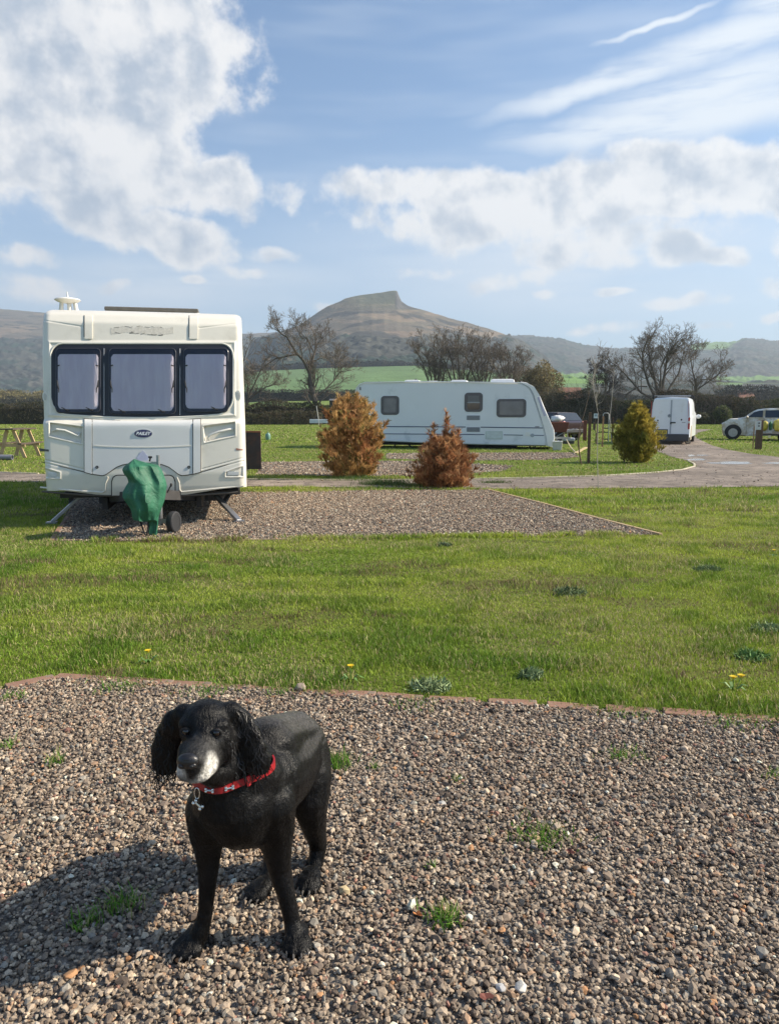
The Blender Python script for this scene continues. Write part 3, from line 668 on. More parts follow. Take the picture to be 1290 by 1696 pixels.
# big multi-stemmed tree behind the van
bare_tree(1092, 700, 112, [([(1092, 702), (1092, 662)], 0, .50, .44), ([(1088, 664), (1072, 636), (1062, 610), (1058, 585), (1064, 566)], -2, .22, .06), ([(1090, 664), (1086, 630), (1079, 600), (1076, 575), (1084, 556)], 1, .24, .05), ([(1094, 662), (1098, 625), (1102, 590), (1110, 575), (1118, 564)], -1.5, .24, .05),
                           ([(1096, 664), (1112, 640), (1128, 618), (1136, 596), (1141, 578)], 2, .20, .05), ([(1086, 664), (1064, 650), (1046, 626), (1030, 606), (1020, 598)], 2.5, .17, .05), ([(1092, 662), (1091, 640), (1088, 610), (1094, 590), (1098, 572)], -3, .16, .05), ([(1072, 640), (1058, 640), (1043, 650), (1034, 660)], 1, .09, .04)],
          23, 'large bare many-stemmed tree rising behind the white van', kids=(6, 4, 4, 3), Lf=2.6, rmin=.015)
bare_tree(1154, 700, 116, [([(1153, 702), (1154, 665), (1153, 640)], 0, .26, .18), ([(1153, 640), (1148, 612), (1146, 592), (1156, 580)], 1, .12, .04), ([(1154, 645), (1172, 632), (1186, 622), (1194, 606), (1190, 598)], -1, .12, .04), ([(1154, 640), (1164, 628), (1180, 628), (1196, 618)], 1, .09, .04)],
          24, 'smaller crooked bare tree just right of the white van', kids=(4, 4, 4, 3), Lf=2.2, rmin=.015)
m_dark = mat('dark_twigs', (.060, .052, .050), .9, var=.3, vscale=.8, spec=.1)
bare_tree(1000, 700, 132, [([(1000, 702), (1000, 668)], 0, .3, .26), ([(1000, 668), (990, 640), (984, 615)], 1, .16, .05), ([(1000, 668), (1002, 635), (1000, 608)], -1, .16, .05), ([(1000, 668), (1012, 640), (1018, 620)], 1, .14, .05)],
          25, 'dense dark bare tree between the side-on caravan nose and the white van', kids=(6, 5, 4, 4), Lf=2.2, rmin=.02, mw=m_dark)

def scatter_tris(n, ctr_fn, size, cols, up=.3, aspect=2.2):
    """n little pointed leaf shapes; ctr_fn(n) gives (n,3) centres"""
    c = ctr_fn(n); n = len(c); d = RNG.normal(size=(n, 3)); d[:, 2] += up; d /= np.linalg.norm(d, axis=1)[:, None]
    s = np.cross(d, RNG.normal(size=(n, 3))); s /= np.linalg.norm(s, axis=1)[:, None]
    sz = RNG.uniform(.5, 1.4, n)[:, None] * size
    V = np.stack([c - s * sz / aspect / 2, c + s * sz / aspect / 2, c + d * sz], 1)
    return V.reshape(-1, 3), np.arange(n * 3).reshape(n, 3), np.repeat(cols(c, n), 3, 0)

def hedge(name, label, cat, path, hgt, dep, n_leaf, size, pal, z=0.0, up=.6, group=None, ragged=.35, stems=0, on_terr=False):
    """path: [(px, Y)] along the hedge foot; hgt/dep metres"""
    P = []
    for (px, Y) in path:
        X_ = (px - 645) / FPX * Y; zz = float(terr(np.array([px * 1.0]), np.array([Y * 1.0]))[0]) if on_terr else z
        P.append(Vector((X_, Y, zz)))
    o_ = P[0].copy(); root = empty(name, o_, label=label, cat=cat, group=group)
    seg = [(P[i + 1] - P[i]).length for i in range(len(P) - 1)]; T_ = sum(seg); cum_ = np.concatenate([[0], np.cumsum(seg)])
    PA = np.array([p - o_ for p in P]); seed = abs(hash(label)) % 97 if False else len(label) * 7 + int(path[0][0]) % 31
    def pos(s): return np.stack([np.interp(s, cum_, PA[:, k]) for k in range(3)], -1)
    def top(s): return hgt * (1 - ragged + 2 * ragged * (fbm(s / (hgt * 1.6), s * 0, seed, 4)))
    ns = max(12, int(T_ / (hgt * .3))); S = np.linspace(0, T_, ns); g_ = G(); rings = []
    for i, s in enumerate(S):
        p = pos(np.array([s]))[0]; h = float(top(np.array([s]))[0]) * .80; e_ = .12 if i in (0, ns - 1) else 1
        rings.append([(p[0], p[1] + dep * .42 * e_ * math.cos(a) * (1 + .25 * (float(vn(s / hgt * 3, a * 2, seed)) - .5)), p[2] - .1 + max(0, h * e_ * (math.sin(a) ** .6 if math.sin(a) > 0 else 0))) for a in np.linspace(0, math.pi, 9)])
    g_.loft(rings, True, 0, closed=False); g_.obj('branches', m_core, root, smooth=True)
    def ctr(n):
        s = RNG.uniform(0, T_, n); h = top(s); f = RNG.random(n) ** .75; a = RNG.uniform(-1, 1, n)
        p = pos(s); w_ = dep / 2 * np.sqrt(np.clip(1 - (f * .92) ** 2.5, .05, 1)); side = np.where(RNG.random(n) < .8, -np.sqrt(RNG.random(n)), RNG.random(n))
        lump = .75 + .5 * fbm(s / (hgt * .5), f * 3, seed + 4, 3)
        p[:, 1] += side * w_ * lump; p[:, 2] += f * h; return p
    palA = np.array(pal)
    def cols(c, n):
        k = fbm(c[:, 0] / (hgt * 1.1), c[:, 2] / hgt * 1.3, seed + 9, 3); k = np.clip((k - .3) / .4 + RNG.normal(0, .18, n), 0, .999) * len(palA)
        return palA[k.astype(int)] * RNG.uniform(.7, 1.3, (n, 1))
    V, F_, C_ = scatter_tris(n_leaf, ctr, size, cols, up)
    npmesh('foliage', V, F_, m_leaf, C_, root)
    if stems:
        gs = G(); rn = random.Random(seed)
        for _ in range(stems):
            s = rn.uniform(0, T_); p = Vector(pos(np.array([s]))[0]); p.y += rn.uniform(-.5, .5) * dep; h = float(top(np.array([s]))[0]) * rn.uniform(.6, 1.35)
            q = p + Vector((rn.gauss(0, .12) * h, rn.gauss(0, .1) * h, h)); mid = p.lerp(q, .5) + Vector((rn.gauss(0, .05) * h, 0, 0))
            gs.tube([p, mid, q], [.03, .02, .008], 3, cap=False)
            for _k in range(4):
                b0 = p.lerp(q, rn.uniform(.35, .9)); gs.tube([b0, b0 + Vector((rn.gauss(0, .28) * h, rn.gauss(0, .1) * h, rn.uniform(.05, .3) * h))], [.014, .006], 3, cap=False)
        gs.obj('bare_twigs', m_twig, root)['kind'] = 'stuff'
    return root
DK = [(.030, .040, .018), (.050, .056, .026), (.075, .070, .036), (.105, .090, .055)]
BR = [(.085, .068, .045), (.125, .095, .06), (.065, .075, .034), (.16, .12, .075), (.09, .105, .04)]
OL = [(.040, .050, .020), (.085, .080, .035), (.060, .055, .030), (.11, .095, .05), (.05, .065, .022)]
hedge('hedgerow', 'dark clipped hedgerow across the field left of the near caravan', 'hedge', [(-340, 104), (-120, 104), (66, 105), (240, 105)], 2.9, 2.4, 26000, .22, DK, stems=60, ragged=.16)
hedge('hedgerow', 'dark overgrown hedge and brambles under the spreading bare tree', 'hedge', [(245, 106), (405, 106), (470, 107), (560, 108), (600, 108)], 2.9, 3.0, 26000, .24, DK + [(.07, .06, .035)], stems=150, ragged=.25)
hedge('bramble_bank', 'olive and tan bramble bank at the foot of the hedge right of the near caravan', 'bramble', [(395, 99), (430, 99), (480, 100), (535, 101)], 1.6, 2.4, 9000, .18, [(.085, .075, .042), (.13, .10, .06), (.06, .06, .03), (.11, .11, .05)], stems=60)
hedge('hedgerow', 'hedge hidden behind the side-on caravan below the group of bare trees', 'hedge', [(596, 114), (700, 114), (800, 114), (905, 114)], 4.6, 3.0, 13000, .28, BR, stems=80)
hedge('hedgerow', 'brown scrubby hedge behind the posts between caravan nose and white van', 'hedge', [(900, 110), (960, 109), (1020, 109), (1085, 108)], 3.9, 3.2, 24000, .22, DK + BR, stems=220, ragged=.45)
hedge('hedgerow', 'tall brown winter scrub behind and right of the white van', 'hedge', [(1080, 106), (1150, 105), (1205, 105), (1240, 105)], 4.1, 3.4, 24000, .20, BR, stems=300, ragged=.42)
hedge('hedgerow', 'brown hedge at the right edge behind the pale pickup', 'hedge', [(1236, 104), (1300, 104), (1420, 104), (1560, 103)], 3.5, 3.0, 26000, .20, BR, stems=260, ragged=.32)
def round_bush(px, py, Y, w, h, n, size, pal, name, label, cat='bush', z=0.0, stems=0, core=True):
    base = at(px, py, Y); base.z = z; root = empty(name, base, label=label, cat=cat); palA = np.array(pal); sd = int(px) % 57
    if core:
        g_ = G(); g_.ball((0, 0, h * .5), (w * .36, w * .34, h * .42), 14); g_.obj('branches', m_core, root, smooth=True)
    def ctr(n):
        d = RNG.normal(size=(n, 3)); d /= np.linalg.norm(d, axis=1)[:, None]; rr = RNG.random(n) ** .33 * (.8 + .4 * fbm(d[:, 0] * 2 + 5, d[:, 2] * 2 + 5, sd))
        return d * rr[:, None] * np.array([w / 2, w / 2, h / 2]) + np.array([0, 0, h / 2])
    V, F_, C_ = scatter_tris(n, ctr, size, lambda c, n: palA[np.clip((fbm(c[:, 0] / w * 3, c[:, 2] / h * 3, sd + 3) * 1.6 - .3 + RNG.normal(0, .12, n)) * len(palA), 0, len(palA) - 1).astype(int)] * RNG.uniform(.7, 1.3, (n, 1)), .4)
    V[:, 2] = np.maximum(V[:, 2], 0); npmesh('foliage', V, F_, m_leaf, C_, root); return root
round_bush(1196, 699, 101, 2.6, 2.6, 2600, .20, [(.045, .06, .02), (.075, .095, .03), (.11, .13, .04)], 'bush', 'mid green bush at the hedge foot between the white van and the pickup')
round_bush(1163, 700, 101, 2.2, 1.7, 1400, .20, [(.06, .065, .03), (.085, .085, .04)], 'bush', 'small olive bush at the hedge foot close to the right of the van')
round_bush(440, 695, 101, 2.4, 1.5, 1500, .18, [(.11, .105, .05), (.08, .08, .04), (.14, .12, .06)], 'bush', 'low olive bush in front of the hedge beside the small green gas bottle')
WIL = [(.20, .165, .085), (.26, .21, .10), (.16, .13, .07)]
round_bush(897, 700, 128, 7.2, 10.2, 9000, .40, WIL, 'willow_tree', 'round tan willow behind the sloping nose of the side-on caravan', 'tree', core=False)
round_bush(872, 700, 131, 7.0, 9.6, 6000, .40, [(.12, .10, .07), (.09, .08, .055), (.16, .13, .08)], 'round_tree', 'round grey-brown tree left of the tan willow, above the caravan roof end', 'tree', core=False)
# hedges and copses farther out on the rising land
FH = [(.028, .036, .026), (.045, .045, .032), (.055, .050, .038)]
hedge('field_hedge', 'far dark hedge line above the near hedge, left edge of the picture', 'hedge', [(-200, 262), (0, 262), (80, 262), (200, 262)], 4.2, 5, 5000, .7, FH, on_terr=True)
hedge('field_hedge', 'far dark wood strip below the green field beside the spreading tree', 'hedge', [(400, 335), (470, 332), (540, 330), (600, 330), (700, 330)], 5.4, 6, 9000, .7, FH, on_terr=True)
hedge('field_hedge', 'far grey hedge line beyond the white van', 'hedge', [(900, 300), (1000, 300), (1100, 300), (1180, 300)], 5.0, 6, 6000, .8, FH, on_terr=True)
hedge('field_hedge', 'far dark tree belt above the pale pickup', 'hedge', [(1175, 320), (1230, 320), (1300, 322), (1450, 322)], 7.5, 8, 9000, .9, FH, on_terr=True, ragged=.45)
hedge('field_hedge', 'far hedge line along the top of the green field under the hill', 'hedge', [(410, 870), (500, 872), (620, 874), (760, 876)], 7, 12, 5000, 2.2, FH, on_terr=True)
hedge('gorse_bank', 'yellow-olive scrub on the slope above the far hedge at the left edge', 'scrub', [(-100, 430), (0, 430), (60, 430), (120, 430)], 8, 24, 7000, 1.1, [(.19, .165, .07), (.15, .14, .06), (.24, .20, .085)], on_terr=True)
round_bush(16, 600, 480, 17, 9, 3500, 1.0, [(.07, .06, .05), (.10, .085, .07)], 'copse', 'brown leafless copse on the slope at the far left edge', 'trees', z=float(terr(np.array([16.]), np.array([480.]))[0]), core=True)

# brown and green conifers on the lawn
m_conw = mat('conifer_wood', (.11, .075, .05), .9, var=.3, vscale=10)
m_needle = mat('conifer_spray', (1, 1, 1), .75, var=.15, vscale=8, attr=True, spec=.15, transl=.35)
def conifer(px, py, W_, H_, n, prof, palf, name, label, seed, spires=(), tilt=0.0, splay=.35, size=.085, stems=5):
    base = gp(px, py); root = empty(name, base, label=label, cat='shrub', group='conifer shrubs on the lawn'); rn = random.Random(seed)
    gw = G()
    for k in range(stems):
        a = rn.uniform(0, 6.28); rr = rn.uniform(.05, .22) * W_
        gw.tube([(rr * .3 * math.cos(a), rr * .3 * math.sin(a), -.02), (rr * math.cos(a) * .7, rr * math.sin(a) * .7, H_ * .35), (rr * math.cos(a), rr * math.sin(a), H_ * rn.uniform(.6, .85))], [.025, .018, .006], 6)
    for (dx, h) in spires: gw.tube([(dx * .6, 0, H_ * .4), (dx, 0, h)], [.010, .003], 4)
    gw.obj('trunk', m_conw, root, smooth=True)
    f = RNG.random(n); a = RNG.uniform(0, 2 * np.pi, n)
    nc = 230; fc = RNG.random(nc) ** .9; ac = RNG.uniform(0, 2 * np.pi, nc); lc = .70 + .55 * RNG.random(nc)
    rc_ = np.interp(fc, [p[0] for p in prof], [p[1] for p in prof]) * W_ / 2 * lc * (.60 + .40 * RNG.random(nc)); hc = fc * H_ * (.92 + .16 * RNG.random(nc))
    ci = RNG.integers(0, nc, n); up_ = RNG.random(n); sg = W_ * .052 * (1.25 - up_)
    a = ac[ci]; x = rc_[ci] * np.cos(a) * (.55 + .50 * up_) + RNG.normal(0, 1, n) * sg; y = rc_[ci] * np.sin(a) * (.55 + .50 * up_) + RNG.normal(0, 1, n) * sg
    z = np.maximum(hc[ci] - .16 * H_ * (1 - up_) * (hc[ci] / H_ + .2) + RNG.normal(0, 1, n) * sg * .8, .02); f = np.clip(z / H_, 0, 1)
    fill = RNG.random(n) < .22; q_ = RNG.random(n) ** .6; prf = np.interp(f, [p[0] for p in prof], [p[1] for p in prof]) * W_ / 2
    x = np.where(fill, prf * .75 * q_ * np.cos(a * 3.7 + f * 9), x); y = np.where(fill, prf * .75 * q_ * np.sin(a * 3.7 + f * 9), y)
    if spires:
        k = RNG.random(n) < .05; si = RNG.integers(0, len(spires), n); sp = np.array(spires)
        zz = H_ * .45 + RNG.random(n) ** .8 * (sp[si, 1] - H_ * .45); wd = .055 * (1 - (zz - H_ * .45) / (sp[si, 1] - H_ * .45 + .02)) + .012
        x = np.where(k, sp[si, 0] * (.6 + .4 * (zz - H_ * .4) / (sp[si, 1] - H_ * .4)) + RNG.normal(0, 1, n) * wd * .5, x); y = np.where(k, RNG.normal(0, 1, n) * wd * .5, y); z = np.where(k, zz, z)
    c = np.stack([x + tilt * z, y, z], -1)
    out = np.stack([np.cos(a), np.sin(a), np.zeros(n)], -1); d0 = out * splay + np.array([0, 0, 1]) + RNG.normal(0, .28, (n, 3)); d0 /= np.linalg.norm(d0, axis=1)[:, None]
    s0 = np.cross(d0, RNG.normal(size=(n, 3))); s0 /= np.linalg.norm(s0, axis=1)[:, None]
    Vs, sz = [], RNG.uniform(.55, 1.35, n)[:, None] * size
    for k in range(5):                       # a flat feathery spray: five fingers
        t_ = (k - 2) * .42; d = d0 * math.cos(t_) + s0 * math.sin(t_); w = (s0 * math.cos(t_) - d0 * math.sin(t_)) * sz * .085
        st = c + d0 * sz * .18 * abs(k - 2); L = sz * (1 - .16 * abs(k - 2)); Vs.append(np.stack([st - w, st + w, st + d * L], 1))
    V = np.stack(Vs, 1).reshape(-1, 3); cc = palf(f, c, n, seed) * RNG.uniform(.62, 1.38, (n, 1))
    V[:, 2] = np.maximum(V[:, 2], .005)
    npmesh('foliage', V, np.arange(len(V)).reshape(-1, 3), m_needle, np.clip(np.repeat(cc, 15, 0), .01, .9), root); return root
def pal_a(f, c, n, s):
    k = np.clip(fbm(c[:, 0] * 3.5 + 7, c[:, 2] * 2.5, s) * 2 - .5, 0, 1)[:, None]; gold = np.array([.56, .37, .15]); rust = np.array([.38, .18, .08]); olive = np.array([.24, .20, .07])
    col = gold * k + rust * (1 - k); q = (RNG.random(n) < .16)[:, None]; return np.where(q, olive, col)
def pal_b(f, c, n, s):
    k = np.clip(fbm(c[:, 0] * 4 + 7, c[:, 2] * 3, s) * 2 - .5 - .2 * f, 0, 1)[:, None]; rust = np.array([.47, .24, .11]); dk = np.array([.29, .13, .065]); tan = np.array([.44, .26, .13])
    col = rust * k + dk * (1 - k); q = (RNG.random(n) < .12 + .5 * f)[:, None]; return np.where(q, tan, col)
def pal_c(f, c, n, s):
    k = np.clip(fbm(c[:, 0] * 3 + 7, c[:, 2] * 3, s) * 2 - .5 + (c[:, 0] * .35), 0, 1)[:, None]; gr = np.array([.17, .17, .036]); gd = np.array([.50, .38, .075]); col = gr * (1 - k) + gd * k  # gold increases towards the sunlit right: light mixed into the foliage colour
    q = (RNG.random(n) < .10 + .25 * (c[:, 0] > .25))[:, None]; return np.where(q, np.array([.34, .27, .055]), col)  # more yellow sprays on the right, also painting the lit side
conifer(584, 790, 1.36, 1.60, 6600, [(0, .66), (.15, .88), (.35, .98), (.55, .96), (.75, .86), (.9, .70), (1, .34)], pal_a, 'conifer_shrub', 'tall golden-brown dried conifer standing left of the rust-red one', 31, spires=((-.10, 1.76), (.12, 1.72), (-.30, 1.66), (.30, 1.56)), size=.125)
conifer(737, 806, 1.22, .88, 4300, [(0, .82), (.12, 1.0), (.35, .98), (.6, .80), (.8, .56), (1, .20)], pal_b, 'conifer_shrub', 'low rust-red dried conifer with thin bare spires, right of the golden-brown one', 32, spires=((-.22, 1.12), (.02, 1.34), (.05, 1.20), (.24, 1.00), (-.28, .98), (.13, 1.06)), size=.12, stems=9, splay=.6)
conifer(1052, 766, 1.36, 1.46, 5200, [(0, .35), (.1, .62), (.3, .98), (.5, .95), (.72, .66), (.9, .34), (1, .08)], pal_c, 'conifer_shrub', 'live green and yellow conifer on the lawn in front of the white van', 33, spires=((.05, 1.62), (-.16, 1.46), (.22, 1.40)), size=.125)

# thin young whips with stakes near the caravan nose
m_whip = mat('young_bark', (.34, .31, .27), .8, var=.25, vscale=12)
m_whipd = mat('young_bark_dark', (.14, .10, .07), .8, var=.25, vscale=12)
def sapling(px, py, pts, label, seed, r=.012, m=None, twn=26, tl=.26, top=.55):
    base = gp(px, py); root = empty('young_tree', base, label=label, cat='tree', group='young whip trees by the posts'); rn = random.Random(seed)
    P3 = [at(q[0], q[1], base.y) - base for q in pts]; P3[0].z = -.03; gt = G(); gt.tube(P3, [r * (1 - .75 * i / (len(P3) - 1)) for i in range(len(P3))], 6); gt.obj('trunk', m or m_whip, root, smooth=True)
    gc = G()
    for k in range(twn):
        f = top + (1 - top) * rn.random(); x = f * (len(P3) - 1); i = min(len(P3) - 2, int(x)); q = P3[i].lerp(P3[i + 1], x - i)
        d = Vector((rn.gauss(0, .5), rn.gauss(0, .5), rn.uniform(.5, 1.1))).normalized(); L = tl * rn.uniform(.5, 1.3)
        e1 = q + d * L * .6; e2 = e1 + (d + Vector((rn.gauss(0, .3), rn.gauss(0, .3), rn.gauss(0, .2)))).normalized() * L * .5
        gc.tube([q, e1, e2], [.005, .0035, .002], 4, cap=False)
        for _ in range(2): b0 = q.lerp(e1, rn.random()); gc.tube([b0, b0 + Vector((rn.gauss(0, .07), rn.gauss(0, .07), rn.uniform(.04, .16)))], [.003, .0015], 3, cap=False)
    gc.obj('crown', m or m_whip, root); return root
sapling(991, 810, [(991, 810), (989, 760), (990, 700), (991, 688), (984, 652), (981, 630), (986, 600)], 'thin pale whip tree rising from the track edge, its forked top against the dark tree', 41, r=.0075, twn=22, tl=.22)
sapling(963, 767, [(963, 768), (957, 735), (959, 712), (968, 683), (976, 650), (988, 612), (993, 575)], 'leaning thin whip tree left of the tall brown post', 42, r=.015, m=m_whipd, twn=14, tl=.30, top=.62)
sapling(1013, 733, [(1013, 733), (1010, 690), (1014, 650), (1017, 612)], 'straight thin whip tree beside the pale metal frame', 43, r=.022, twn=10, tl=.5, top=.6)
sapling(1050, 765, [(1033, 765), (1033, 742)], 'short broken whip at the foot of the green conifer', 44, r=.014, m=m_whipd, twn=2, tl=.1)

# dandelions and grey weeds in the lawn
m_yel = mat('dandelion_petal', (.85, .62, .02), .6, var=.1, vscale=60, transl=.2); m_stem = mat('dandelion_stem', (.16, .26, .06), .6)
m_dleaf = mat('weed_leaf', (.10, .20, .04), .6, var=.2, vscale=20)
def dandelion(px, py, n, label, seed):
    b_ = gp(px, py + 6); root = empty('dandelion', b_, label=label, cat='flower', group='dandelions in the lawn'); rn = random.Random(seed)
    gl = G()
    for k in range(7):
        a = rn.uniform(0, 6.28); L = rn.uniform(.05, .08); d = Vector((math.cos(a), math.sin(a), 0)); s = Vector((-d.y, d.x, 0)) * .007
        gl.add([d * .005 - s * .4, d * .005 + s * .4, d * L * .6 + s + Vector((0, 0, .03)), d * L * .6 - s + Vector((0, 0, .03)), d * L + Vector((0, 0, .02))], [(0, 1, 2, 3), (3, 2, 4)])
    gl.obj('leaf', m_dleaf, root)
    for k in range(n):
        ox = rn.uniform(-.02, .02) * (n > 1) + (k - (n - 1) / 2) * .035; oy = rn.uniform(-.02, .02) * (n > 1); h = rn.uniform(.055, .07)
        gs = G(); gs.tube([(ox * .3, oy * .3, 0), (ox, oy, h)], [.002, .0018], 6); gs.obj('stem', m_stem, root)
        gf = G()
        for j in range(46):
            a = j * 2.399; rr = .021 * math.sqrt((j + 1) / 46); d = Vector((math.cos(a), math.sin(a), .35)).normalized(); s = Vector((-d.y, d.x, 0)) * .0022
            c_ = Vector((ox, oy, h + .010 - rr * .25)); gf.add([c_ - s, c_ + s, c_ + d * rr + s * .9, c_ + d * rr - s * .9], [(0, 1, 2, 3)])
        gf.ball((ox, oy, h + .004), (.008, .008, .007), 8); gf.obj('flower_head', m_yel, root)
dandelion(246, 1092, 1, 'yellow dandelion in the grass, leftmost, above the dog', 1); dandelion(581, 1122, 1, 'yellow dandelion nearest the middle, just behind the brick edging', 2)
dandelion(1215, 1138, 2, 'pair of yellow dandelion heads near the right edge of the lawn', 3); dandelion(1281, 918, 1, 'small far yellow dandelion at the right edge of the lawn', 4)
m_weed = mat('grey_weed', (1, 1, 1), .8, var=.1, vscale=20, attr=True)
def weed(px, py, w_px, h, label, seed, pal=(.24, .31, .14)):
    p_ = gp(px, py); w_ = w_px / (FPX / p_.y); n = 520; th = RNG.uniform(0, 6.28, n); rr = w_ / 2 * RNG.random(n) ** .6
    c = lambda n_: np.stack([rr * np.cos(th), rr * np.sin(th) * .8, RNG.random(n) * h * (1 - .6 * rr / (w_ / 2))], -1)
    V, F_, C_ = scatter_tris(n, c, .030 if w_ > .1 else .02, lambda c_, n_: np.array(pal) * RNG.uniform(.5, 1.3, (n_, 1)), .9, 4)
    V[:, 2] = np.maximum(V[:, 2], 0); o_ = npmesh('silver_weed', V, F_, m_weed, C_); o_.location = (p_.x, p_.y, 0); tag(o_, label, 'weed', 'grey weeds in the lawn')
weed(712, 1142, 74, .05, 'grey feathery weed clump just behind the middle of the brick edging', 1); weed(880, 1122, 40, .04, 'small grey weed clump behind the brick edging, right of the largest one', 2)
weed(943, 985, 60, .06, 'dark grey weed clump in the middle of the lawn', 3, (.13, .18, .07)); weed(1172, 946, 50, .05, 'grey weed clump in the right part of the lawn, farther than the middle one', 4, (.18, .24, .09))
weed(1272, 1046, 60, .05, 'pale grey weed clump at the right edge of the lawn', 5); weed(1245, 1092, 60, .05, 'green-grey weed patch above the pair of dandelions', 6, (.13, .24, .06))
weed(735, 905, 24, .04, 'tiny weed tuft near the front edging of the far pitch', 7, (.15, .2, .1))

# ================================================================ NEAR CARAVAN
m_gel = mat('caravan_gelcoat', (.76, .715, .62), .32, var=.03, vscale=2, coat=.25, dirt=((.60, .56, .47), .52, .80), dscale=3)
m_gel2 = mat('caravan_gelcoat_grey', (.66, .66, .645), .35, var=.04, vscale=3, coat=.2)
m_blk = mat('black_rubber', (.018, .018, .022), .35, var=.15)
m_blkm = mat('black_matt', (.020, .020, .022), .75, var=.2)
m_seam = mat('panel_seam', (.10, .085, .07), .8)
m_alu = mat('galvanised_steel', (.34, .34, .35), .42, metal=.8, var=.2, vscale=15)
m_tyre = mat('tyre_rubber', (.022, .022, .024), .75, var=.25, vscale=30, bump=.002, bscale=80)
m_chas = mat('chassis_dark', (.045, .042, .042), .7, var=.3)
m_wplas = mat('white_plastic', (.74, .72, .66), .4, var=.05)
m_blind = bpy.data.materials.new('window_blind'); m_blind.use_nodes = True; t = m_blind.node_tree; b = t.nodes['Principled BSDF']; v = t.nodes.new('ShaderNodeTexCoord').outputs['Object']
mpn = t.nodes.new('ShaderNodeMapping'); mpn.inputs['Scale'].default_value = (9, 1, 1.6); t.links.new(v, mpn.inputs[0]); n_ = noise(t, mpn.outputs[0], 1.3, 4, .55)
t.links.new(cmix(t, mrange(t, n_, .35, .7), (.88, .82, .86), (.97, .93, .94)), b.inputs['Base Color']); b.inputs['Roughness'].default_value = .75
bp = t.nodes.new('ShaderNodeBump'); bp.inputs['Distance'].default_value = .02; t.links.new(n_, bp.inputs['Height']); t.links.new(bp.outputs[0], b.inputs['Normal'])
def glass_mat(name, tint, refl=1.45):
    m = bpy.data.materials.new(name); m.use_nodes = True; t = m.node_tree; t.nodes.clear()
    tr = t.nodes.new('ShaderNodeBsdfTransparent'); tr.inputs[0].default_value = (*tint, 1); gl = t.nodes.new('ShaderNodeBsdfGlossy'); gl.inputs['Roughness'].default_value = .04
    fr = t.nodes.new('ShaderNodeFresnel'); fr.inputs[0].default_value = refl; mx = t.nodes.new('ShaderNodeMixShader'); o_ = t.nodes.new('ShaderNodeOutputMaterial')
    nz = noise(t, t.nodes.new('ShaderNodeTexCoord').outputs['Object'], 2, 3, .5); bp_ = t.nodes.new('ShaderNodeBump'); bp_.inputs['Distance'].default_value = .004; t.links.new(nz, bp_.inputs['Height']); t.links.new(bp_.outputs[0], gl.inputs['Normal'])
    t.links.new(fr.outputs[0], mx.inputs[0]); t.links.new(tr.outputs[0], mx.inputs[1]); t.links.new(gl.outputs[0], mx.inputs[2]); t.links.new(mx.outputs[0], o_.inputs[0]); return m
m_glass = glass_mat('window_acrylic', (.90, .88, .92))
CO = gp(236, 873); CRZ = R(11.5); CF = Frame(CO, CRZ)
car1 = empty('caravan', CO, CRZ, 'cream-white touring caravan seen end-on with three blind-covered front windows and green hitch cover', 'caravan')
XL = CF.pix(65, 690)[0]; XR = CF.pix(406, 690)[0]; XC = (XL + XR) / 2; HW = (XR - XL) / 2
ZT = CF.pix(236, 515.5, .5)[1]; ZB = CF.pix(236, 822, .03)[1]; ZBE = CF.pix(100, 813, .03)[1]
ZP = [ZB - .3, ZB, ZB + .10, .62, 1.08, 1.17, 1.215, 1.24, 1.95, 2.06, ZT - .16, ZT - .06, ZT - .015, ZT]
YP = [.06, .045, .015, 0.0, .025, .03, .035, .09, .185, .215, .30, .38, .47, .56]
_zz = np.linspace(ZP[0], ZT, 400); _yy = np.interp(_zz, ZP, YP); _k = np.ones(7) / 7; _yy = np.convolve(np.pad(_yy, 3, 'edge'), _k, 'valid')
def yf(x, z):
    d = np.maximum(0, np.abs(x - XC) - (HW - .09)) / .09
    return np.interp(z, _zz, _yy) + .09 * (1 - np.sqrt(np.clip(1 - np.minimum(d, 1) ** 2, 0, 1))) + .035 * ((x - XC) / HW) ** 2
def S(px, py, off=0.0):
    y = .05
    for _ in range(4): x, z = CF.pix(px, py, y); y = float(yf(x, z))
    return Vector((x, y - off, z))
def whalf(z):
    r = .085; d = np.clip((z - (ZT - r)) / r, 0, 1); return HW - .012 * np.clip((z - 1.2) / 1.2, 0, 1) - r * (1 - np.sqrt(np.clip(1 - d ** 2, 0, 1))) * .9
# moulded front panel: a fine grid with real recesses
nx, nz = 360, 340; SS, TT = np.meshgrid(np.linspace(-1, 1, nx), np.linspace(0, 1, nz), indexing='ij')
zlo = ZB + (ZBE - ZB) * np.clip((np.abs(SS) - .32) / .5, 0, 1); zz = zlo + (ZT - zlo) * TT; xx = XC + SS * whalf(zz); yy = yf(xx, zz)
Mw = np.array(CF.m); WP = np.stack([xx, yy, zz, np.ones_like(xx)], -1) @ Mw.T
ry = WP[..., 1] * math.cos(PITCH) - (WP[..., 2] - CAM_H) * math.sin(PITCH); PX = 645 + FPX * WP[..., 0] / ry
PYY = 848 - FPX * (WP[..., 1] * math.sin(PITCH) + (WP[..., 2] - CAM_H) * math.cos(PITCH)) / ry
def quad_in(q):
    d = np.full(PX.shape, 1e9)
    for i in range(len(q)):
        a_, b_ = q[i], q[(i + 1) % len(q)]; ex, ey = b_[0] - a_[0], b_[1] - a_[1]; L = math.hypot(ex, ey); d = np.minimum(d, (ex * (PYY - a_[1]) - ey * (PX - a_[0])) / L)
    return d
